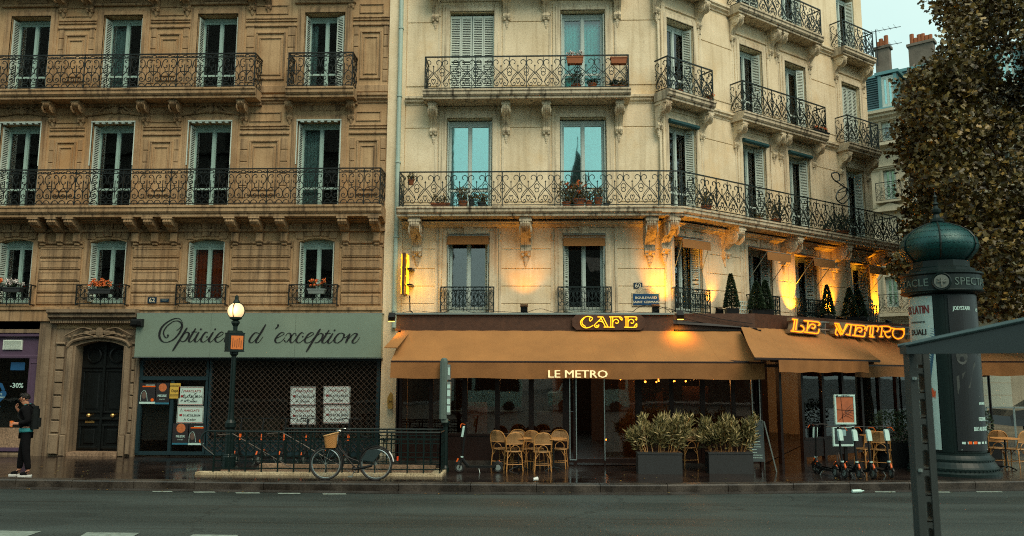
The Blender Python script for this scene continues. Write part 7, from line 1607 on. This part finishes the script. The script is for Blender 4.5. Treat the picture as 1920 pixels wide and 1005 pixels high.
# ================================================================== TREE
TX, TY = 15.6, 23.5
t = thing('plane_tree', (TX, TY, 0), 'large plane tree with brown and olive autumn leaves behind the advertising column', 'tree')
q = MB(); random.seed(31); q.tube([(TX, TY, 0), (TX+.05, TY, 1.6), (TX-.1, TY, 3.4), (TX, TY+.1, 5.2)], [.36, .27, .24, .20], 10)
limbs = []
for k in range(15):
    a = k*2.4; L = random.uniform(2.6, 4.6); z0 = random.uniform(3.6, 6); e = Vector((TX+L*cos(a), TY+L*.8*sin(a), z0+random.uniform(.4, 5.4))); s = Vector((TX, TY, z0)); m = (s+e)/2+Vector((0, 0, .5)); q.tube(catmull([s, m, e], 5), [.11-.008*i for i in range(11)], 6); limbs += [m, e]
    for j in range(3): f = e+Vector((random.uniform(-1.2, 1.2), random.uniform(-1.2, 1.2), random.uniform(-.8, 1.2))); q.tube([m+(e-m)*.5, f], [.04, .012], 5); limbs.append(f)
q.build('trunk', mat('plane_bark', (.10, .085, .06), .85, 0, .4, 5, .4), t)
q = MB(); 
def mleaf(mb, p, s, d, up):                               # lobed leaf: five points, folded
    d = d.normalized(); sd = d.cross(up); sd = sd.normalized() if sd.length > 1e-3 else d.orthogonal().normalized(); nn = sd.cross(d)*.25
    P = [p, p+sd*s*.5+d*s*.18+nn*s*.6, p+sd*s*.26+d*s*.42+nn*s*.3, p+sd*s*.42+d*s*.75+nn*s*.5, p+d*s, p-sd*s*.42+d*s*.75+nn*s*.5, p-sd*s*.26+d*s*.42+nn*s*.3, p-sd*s*.5+d*s*.18+nn*s*.6]
    mb.add([tuple(x) for x in P], [(0, 1, 2, 3, 4), (0, 4, 5, 6, 7)])
blobs = []
for k in range(165):
    d = rdir(); kk = random.uniform(.4, 1.0)**.7; c = Vector((TX+d.x*4.6*kk, TY+d.y*3.4*kk, 9.2+d.z*5.6*kk)); 
    blobs.append((c, random.uniform(.5, 1.1)))
for x, y, dd in ((1765, 165, 22), (1745, 195, 22), (1740, 235, 22), (1735, 275, 22), (1745, 310, 22), (1750, 350, 22), (1755, 390, 22), (1745, 430, 22), (1760, 215, 21), (1765, 270, 21), (1770, 330, 21), (1790, 180, 22), (1780, 400, 21), (1760, 15, 22), (1800, 30, 22), (1730, 262, 22.5), (1720, 285, 22), (1800, 240, 21), (1800, 300, 21), (1810, 100, 22), (1850, 560, 20.8), (1880, 520, 20.5), (1900, 580, 21), (1860, 460, 20.5), (1910, 450, 20), (1850, 400, 21), (1880, 350, 20.5), (1840, 480, 21.5), (1800, 380, 21), (1780, 330, 20.5), (1790, 110, 21), (1740, 440, 22), (1870, 560, 21.5)):
    blobs.append((onY(x, y, dd), .62))
EDGE = [(-400, 1690), (-60, 1700), (0, 1722), (30, 1752), (60, 1776), (95, 1762), (125, 1722), (148, 1690), (200, 1684), (270, 1670), (330, 1694), (400, 1688), (470, 1670), (520, 1664), (540, 1700), (600, 1845), (640, 1900)]
def inside(p):                                            # outline of the crown as measured along its west side
    d = p-CP; zc = d.dot(_f); x = 960+FPX*d.dot(_r)/zc; y = 502.5-FPX*d.dot(_u)/zc
    for (y0, x0), (y1, x1) in zip(EDGE, EDGE[1:]):
        if y0 <= y <= y1: return x > x0+(x1-x0)*(y-y0)/(y1-y0)+14*sin(p.z*9)+random.uniform(-12, 10)
    return True
for k in range(34):
    y = random.uniform(-60, 540); x = next(a[1]+(b[1]-a[1])*(y-a[0])/(b[0]-a[0]) for a, b in zip(EDGE, EDGE[1:]) if a[0] <= y <= b[0]); blobs.append((onY(x+random.uniform(15, 70), y, random.uniform(21, 23.5)), random.uniform(.4, .7)))
for c, r in blobs:
    for _ in range(int(430*r*r)):
        d = rdir(); p = c+Vector((d.x*r, d.y*r, d.z*r*.75))*random.random()**.4; q.cur = min(1, max(0, random.gauss(.38, .24))); inside(p) and mleaf(q, p, random.uniform(.10, .175), (d*.6+rdir()+Vector((0, 0, -.2))), rdir())
q.build('crown', 'tree', t)
# ================================================================== BUS SHELTER in the foreground
sx = onY(1720, 700, 3.8).x
t = thing('bus_shelter', (sx, 3.8, RZ), 'dark grey steel bus shelter post with oval slots and sloping roof beam', 'bus shelter')
FSh = Frame(sx, 3.8, 0); q = MB(FSh); hw = .0475
zt = onY(1715, 664, 3.8).z; q.box(-hw, -hw+.035, -.03, .03, RZ, zt); q.box(hw-.03, hw, -.03, .03, RZ, zt)
z = zt-.04; q.box(-hw+.035, hw-.03, -.025, .025, zt-.05, zt); z -= .02
while z > RZ+.1:
    c0 = -hw+.035; c1 = hw-.03; m = (c0+c1)/2; rr = (c1-c0)/2; H = .085
    q.box(c0, c1, -.025, .025, z-.03, z-.005)
    top = [(c0, z-.03), (c1, z-.03)]+[(m+rr*cos(a), z-.03-rr+rr*sin(a)-.0) for a in [k*pi/8 for k in range(9)]]
    q.prism([(c1, z-.03)]+[(m+rr*cos(k*pi/16), z-.03-rr+rr*sin(k*pi/16)) for k in range(9)], -.025, .025); q.prism([(c0, z-.03)]+[(m-rr*cos(k*pi/16), z-.03-rr+rr*sin(k*pi/16)) for k in range(9)], -.025, .025)
    zb = z-.03-H; q.prism([(c1, zb)]+[(m+rr*cos(k*pi/16), zb+rr-rr*sin(k*pi/16)) for k in range(9)], -.025, .025); q.prism([(c0, zb)]+[(m-rr*cos(k*pi/16), zb+rr-rr*sin(k*pi/16)) for k in range(9)], -.025, .025)
    z = zb-.002
q.build('slotted_post', mat('dark_grey_green_steel', (.042, .054, .053), .45, .2, .15, 8), t)
q = MB(FSh); zb = onY(1715, 664, 3.8).z; z0 = onY(1715, 648, 3.8).z; p1 = onY(1920, 602, 3.3); p2 = onY(1920, 662, 3.3)
ux = p1.x-sx; k = 1.5
def ext(a, b): return a+(b-a)*k
A0 = (-hw-.01, 0); B0 = (ux*k, -(-.5)*k)
za1, zb1 = ext(z0, p1.z), ext(zb, p2.z)
q.add([(-hw-.01, -.04, zb), (ux*k, .5*k-.04, zb1), (ux*k, .5*k-.04, za1), (-hw-.01, -.04, z0), (-hw-.01, .03, zb), (ux*k, .5*k+.03, zb1), (ux*k, .5*k+.03, za1), (-hw-.01, .03, z0)], [(0, 1, 2, 3), (4, 5, 6, 7), (0, 1, 5, 4), (1, 2, 6, 5), (2, 3, 7, 6), (3, 0, 4, 7)])
q.build('roof_beam', bpy.data.materials['dark_grey_green_steel'], t)
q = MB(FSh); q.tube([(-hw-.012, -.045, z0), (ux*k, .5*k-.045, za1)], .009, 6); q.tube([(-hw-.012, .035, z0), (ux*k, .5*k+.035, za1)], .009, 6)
q.build('highlight_lip', mat('teal_highlight_edge', (.07, .11, .11), .35, .4, .4, 12), t)  # lighter teal lip added as a painted highlight along the beam's top edges
q = MB(FSh)
for kk in range(5): z_ = zt-.12-.42*kk; q.lathe([(0, z_), (.010, z_), (.010, z_+.012), (0, z_+.014)], -hw+.017, .034, 8)
q.build('rivets', 'metal', t)
# ================================================================== PERSON
px_, py_ = onZ(42, 892).x, onZ(42, 892).y
t = thing('person', (px_, py_, 0), 'person in black jacket and trousers facing left, holding an orange cup', 'person')
def skinmesh(name, V, Ed, Rad, m, parent, sub=2, root=0):
    me = bpy.data.meshes.new(name); me.from_pydata([Vector(v) for v in V], Ed, []); me.materials.append(MT[m]); o = bpy.data.objects.new(name, me); COL.objects.link(o); o.parent = parent
    me.attributes.new('x', 'FLOAT', 'POINT'); sk = o.modifiers.new('skin', 'SKIN'); sk.use_smooth_shade = True
    for i, v in enumerate(me.skin_vertices[0].data): r = Rad[i]; v.radius = r if isinstance(r, tuple) else (r, r); v.use_root = (i == root)
    s = o.modifiers.new('sub', 'SUBSURF'); s.levels = sub; s.render_levels = sub
    dg = bpy.context.evaluated_depsgraph_get(); nm = bpy.data.meshes.new_from_object(o.evaluated_get(dg)); o.modifiers.clear(); o.data = nm; nm.polygons.foreach_set('use_smooth', [True]*len(nm.polygons)); return o
# faces -x. near (camera side) is -y
V = [(0, 0, .98), (0, 0, 1.15), (-.01, 0, 1.34), (-.01, 0, 1.47), (-.03, 0, 1.53), (-.07, 0, 1.60), (-.085, 0, 1.67), (-.075, 0, 1.745),
     (.0, -.17, 1.44), (.07, -.235, 1.17), (-.13, -.20, 1.13), (-.20, -.18, 1.135), (.0, .17, 1.44), (-.06, .24, 1.18), (-.20, .10, 1.40), (-.235, .06, 1.455),
     (.02, -.09, .90), (.06, -.12, .50), (.13, -.13, .10), (.05, -.13, .05), (-.01, .09, .90), (-.07, .12, .50), (-.10, .14, .10), (-.18, .14, .05), (-.135, 0, 1.615), (-.15, 0, 1.64)]
E_ = [(0, 1), (1, 2), (2, 3), (3, 4), (4, 5), (5, 6), (6, 7), (3, 8), (8, 9), (9, 10), (10, 11), (3, 12), (12, 13), (13, 14), (14, 15), (0, 16), (16, 17), (17, 18), (18, 19), (0, 20), (20, 21), (21, 22), (22, 23), (5, 24), (6, 25)]
Rd = [.10, .10, .11, .08, .05, (.065, .07), (.085, .095), (.065, .07), .05, .04, .033, .028, .05, .04, .033, .028, .07, .055, .04, .03, .07, .055, .04, .03, .03, .018]
def hand(base, dirs, V, E_, Rd, root):
    for b, p1, p2, r in dirs: i = len(V); V += [b, p1, p2]; E_ += [(root, i), (i, i+1), (i+1, i+2)]; Rd += [r, r*.9, r*.75]
# near hand round the cup: fingers wrap forward, thumb on top side
hand(None, [((-.235, -.205, 1.155-.02*k), (-.265, -.215, 1.155-.02*k), (-.285, -.19, 1.150-.02*k), .0095) for k in range(4)]+[((-.215, -.175, 1.165), (-.245, -.155, 1.165), (-.275, -.16, 1.16), .011)], V, E_, Rd, 11)
hand(None, [((-.245, .035+.018*k, 1.49), (-.235, .03+.015*k, 1.53), (-.205, .02+.012*k, 1.555), .009) for k in range(4)]+[((-.225, .035, 1.475), (-.20, .015, 1.50), (-.185, .01, 1.53), .010)], V, E_, Rd, 15)
body = skinmesh('body', V, E_, Rd, 'skin', t, 2)
V = [(0, 0, 1.0), (0, 0, 1.14), (0, 0, 1.32), (-.01, 0, 1.45), (-.02, 0, 1.52), (.0, -.175, 1.44), (.075, -.24, 1.17), (-.12, -.205, 1.135), (.0, .175, 1.44), (-.06, .245, 1.18), (-.185, .115, 1.385)]
J = skinmesh('jacket', V, [(0, 1), (1, 2), (2, 3), (3, 4), (3, 5), (5, 6), (6, 7), (3, 8), (8, 9), (9, 10)], [(.165, .145), (.165, .14), (.18, .145), (.14, .12), .07, .092, .072, .050, .092, .072, .050], 'jacket', t)
q = MB(); ex = t.location
def pl(p): return (p[0]+ex.x, p[1]+ex.y, p[2])
class PF: w = staticmethod(lambda x, y, z: (x+ex.x, y+ex.y, z))
q = MB(PF); q.lathe([(.135, .93), (.148, .97), (.142, 1.03)], 0, 0, 20, mod=lambda a: 1+.06*cos(2*a+pi)); q.build('shirt_hem', 'teal', t); q = MB(PF); q.tube([(-.02+.062*cos(k*pi/6), .062*sin(k*pi/6), 1.535+.012*cos(k*pi/6)) for k in range(12)], .013, 6, closed=True); q.build('shirt_collar', 'teal', t)
V = [(0, 0, .98), (.02, -.085, .86), (.06, -.12, .50), (.13, -.13, .12), (-.01, .085, .86), (-.07, .12, .50), (-.10, .14, .12)]
skinmesh('trousers', V, [(0, 1), (1, 2), (2, 3), (0, 4), (4, 5), (5, 6)], [(.14, .125), .105, .080, .060, .105, .080, .060], 'jacket', t)
for (x, y) in ((.13, -.13), (-.10, .14)):
    skinmesh('shoe', [(x+.02, y, .06), (x-.05, y, .055), (x-.16, y, .042), (x+.01, y, .11)], [(0, 1), (1, 2), (0, 3)], [(.05, .05), (.045, .05), (.03, .04), .048], 'jacket', t); q = MB(PF); q.hprism([(x+.075, y-.035), (x+.075, y+.035), (x-.10, y+.05), (x-.19, y+.03), (x-.19, y-.03), (x-.10, y-.05)], .0, .028); q.build('shoe_sole', 'white2', t)
# hair, eyes, ear
q = MB(PF); random.seed(3)
for k in range(420):
    d = rdir(); 
    if d.x < -.35 and d.z < .45: continue
    if d.z < -.35: continue
    p = Vector((-.07+d.x*.098, d.y*.090, 1.70+d.z*.085)); q.leaf(p, .035, .022, (d*.12+Vector((-.3, random.uniform(-.4, .4), -.25))+rdir()*.35), d)
q.ball((-.062, 0, 1.705), .088, 14, (1, .93, .92), 10); q.build('hair', 'hair', t)
q = MB(PF)
for s in (-1, 1): q.ball((-.160, s*.032, 1.675), .010, 6)
q.build('eye', 'ink', t); q = MB(PF); q.ball((-.075, -.088, 1.655), .026, 8, (.7, .35, 1)); q.ball((-.075, .088, 1.655), .026, 8, (.7, .35, 1)); q.build('ear', 'skin', t)
q = MB(PF); q.tube([(-.155, -.02, 1.68), (-.183, 0, 1.648), (-.155, .02, 1.68)], .009, 5); q.build('nose', 'skin', t)
q = MB(PF); q.tube([(-.155, -.025, 1.612), (-.165, 0, 1.610), (-.155, .025, 1.612)], .006, 5); q.build('mouth', mat('lip', (.3, .08, .06), .5), t)
q = MB(PF); q.lathe([(0, 1.07), (.028, 1.07), (.037, 1.19), (.030, 1.19), (0, 1.185)], -.252, -.185, 14); c = q.build('paper_cup', mat('orange_paper_cup', (.85, .20, .03), .5), label='orange paper cup held at waist height by the person at the left', cat='cup')
q = MB(PF); rbx = [(.10, -.12), (.15, -.14), (.22, -.10), (.24, 0), (.22, .10), (.15, .14), (.10, .12)]
q.hprism(rbx, 1.0, 1.44); q.hprism([(.10+(x-.10)*.8, y*.8) for x, y in rbx], 1.44, 1.50); q.hprism([(.22, -.08), (.265, -.06), (.265, .06), (.22, .08)], 1.04, 1.24)
for s in (-1, 1): q.tube(catmull([(.14, s*.10, 1.46), (.03, s*.12, 1.545), (-.12, s*.11, 1.42), (-.14, s*.12, 1.25), (.10, s*.15, 1.08)], 5), .016, 5)
tag(q.build('backpack', mat('charcoal_backpack_cloth', (.010, .013, .013), .85, 0, .3, 20, .5, spec=.15)), 'dark charcoal backpack worn by the person at the left', 'backpack')
PR = radians(22); t.rotation_euler = (0, 0, PR)            # turn the figure a little towards the road
for o in [c] + [o for o in COL.objects if o.name.startswith('backpack')]:
    dx, dy = o.location.x-ex.x, o.location.y-ex.y; o.location.x = ex.x+dx*cos(PR)-dy*sin(PR); o.location.y = ex.y+dx*sin(PR)+dy*cos(PR); o.rotation_euler = (0, 0, PR)
# ================================================================== houses across the road (behind the viewer), only seen as reflections
FO = Frame(-8, -19, pi); t = thing('opposite_building', (-30, -19, 0), 'tall dark stone row across the boulevard, mirrored in the upper windows', 'building')
q = MB(FO); ops = [(3+3.4*i, 4.3+3.4*i, 4.2+3.2*j, 6.3+3.2*j, 0) for i in range(12) for j in range(6)]; wall_shell(q, 0, 46, 0, 34, ops, 0, .4); q.quad((0, 0, 0), (0, 0, 34), (0, -9, 34), (0, -9, 0)); q.quad((0, -.5, 0), (46, -.5, 0), (46, -.5, 34), (0, -.5, 34)); q.build('wall', 'oppo', t)
for j in range(6): q = MB(FO); q.box(0, 46, 0, .6, 3.9+3.2*j, 4.1+3.2*j); q.build('balcony', 'oppo', t)
t = thing('church', (7.5, -62, 0), 'dark church with two pointed spires behind the viewer, mirrored in the upper windows', 'church'); q = MB()
q.box(2, 13, -75, -62, 0, 22); q.build('nave', 'oppo', t)
for x, h in ((5.2, 33), (10.4, 31)): q = MB(); q.box(x-1.1, x+1.1, -64, -62, 22, h-6); q.add([(x-1.3, -64.2, h-6), (x+1.3, -64.2, h-6), (x+1.3, -61.8, h-6), (x-1.3, -61.8, h-6), (x, -63, h)], [(0, 1, 4), (1, 2, 4), (2, 3, 4), (3, 0, 4)]); q.tube([(x, -63, h-.5), (x, -63, h+1.8)], .08, 4); q.build('spire', 'oppo', t)
FO = Frame(46, -22, pi); t = thing('opposite_building', (30, -22, 0), 'low dark row across the boulevard, mirrored in the cafe glass', 'building')
q = MB(FO); ops = [(3+3.4*i, 4.3+3.4*i, 1+3.2*j, 2.9+3.2*j, 0) for i in range(11) for j in range(3)]; wall_shell(q, 0, 42, 0, 10.5, ops, 0, .4); q.quad((0, 0, 10.5), (42, 0, 10.5), (42, -9, 13), (0, -9, 13)); q.quad((0, -.5, 0), (42, -.5, 0), (42, -.5, 10), (0, -.5, 10)); q.build('wall', 'oppo', t)
for (x, y) in ((-3.5, -8), (3.0, -9.5)):                   # parked vans on the far side, mirrored in the cafe glass
    t = thing('delivery_van', (x, y, RZ), ('white van parked across the road behind the viewer, to the left' if x < 0 else 'white van parked across the road behind the viewer, to the right'), 'van'); FVn = Frame(x, y, pi)
    q = MB(FVn); q.prism([(-2.4, RZ+.35), (2.5, RZ+.35), (2.5, RZ+1.1), (1.9, RZ+1.25), (1.3, RZ+2.1), (.9, RZ+2.35), (-2.35, RZ+2.4)], -.9, .9); q.build('body', 'mint', t); q = MB(FVn); q.prism([(.6, RZ+1.3), (1.75, RZ+1.3), (1.25, RZ+2.0), (.6, RZ+2.1)], .9, .91); q.prism([(-2.2, RZ+1.3), (.4, RZ+1.3), (.4, RZ+2.1), (-2.2, RZ+2.1)], .9, .91); q.build('window', 'blackm', t)
    for wx in (-1.6, 1.6): q = MB(FVn); q.prism([(wx+.34*cos(k*pi/8), RZ+.34+.34*sin(k*pi/8)) for k in range(16)], -.92, .92); q.build('wheel', 'rubber', t)
print('objects', len(bpy.data.objects), 'faces', sum(len(m.polygons) for m in bpy.data.meshes))
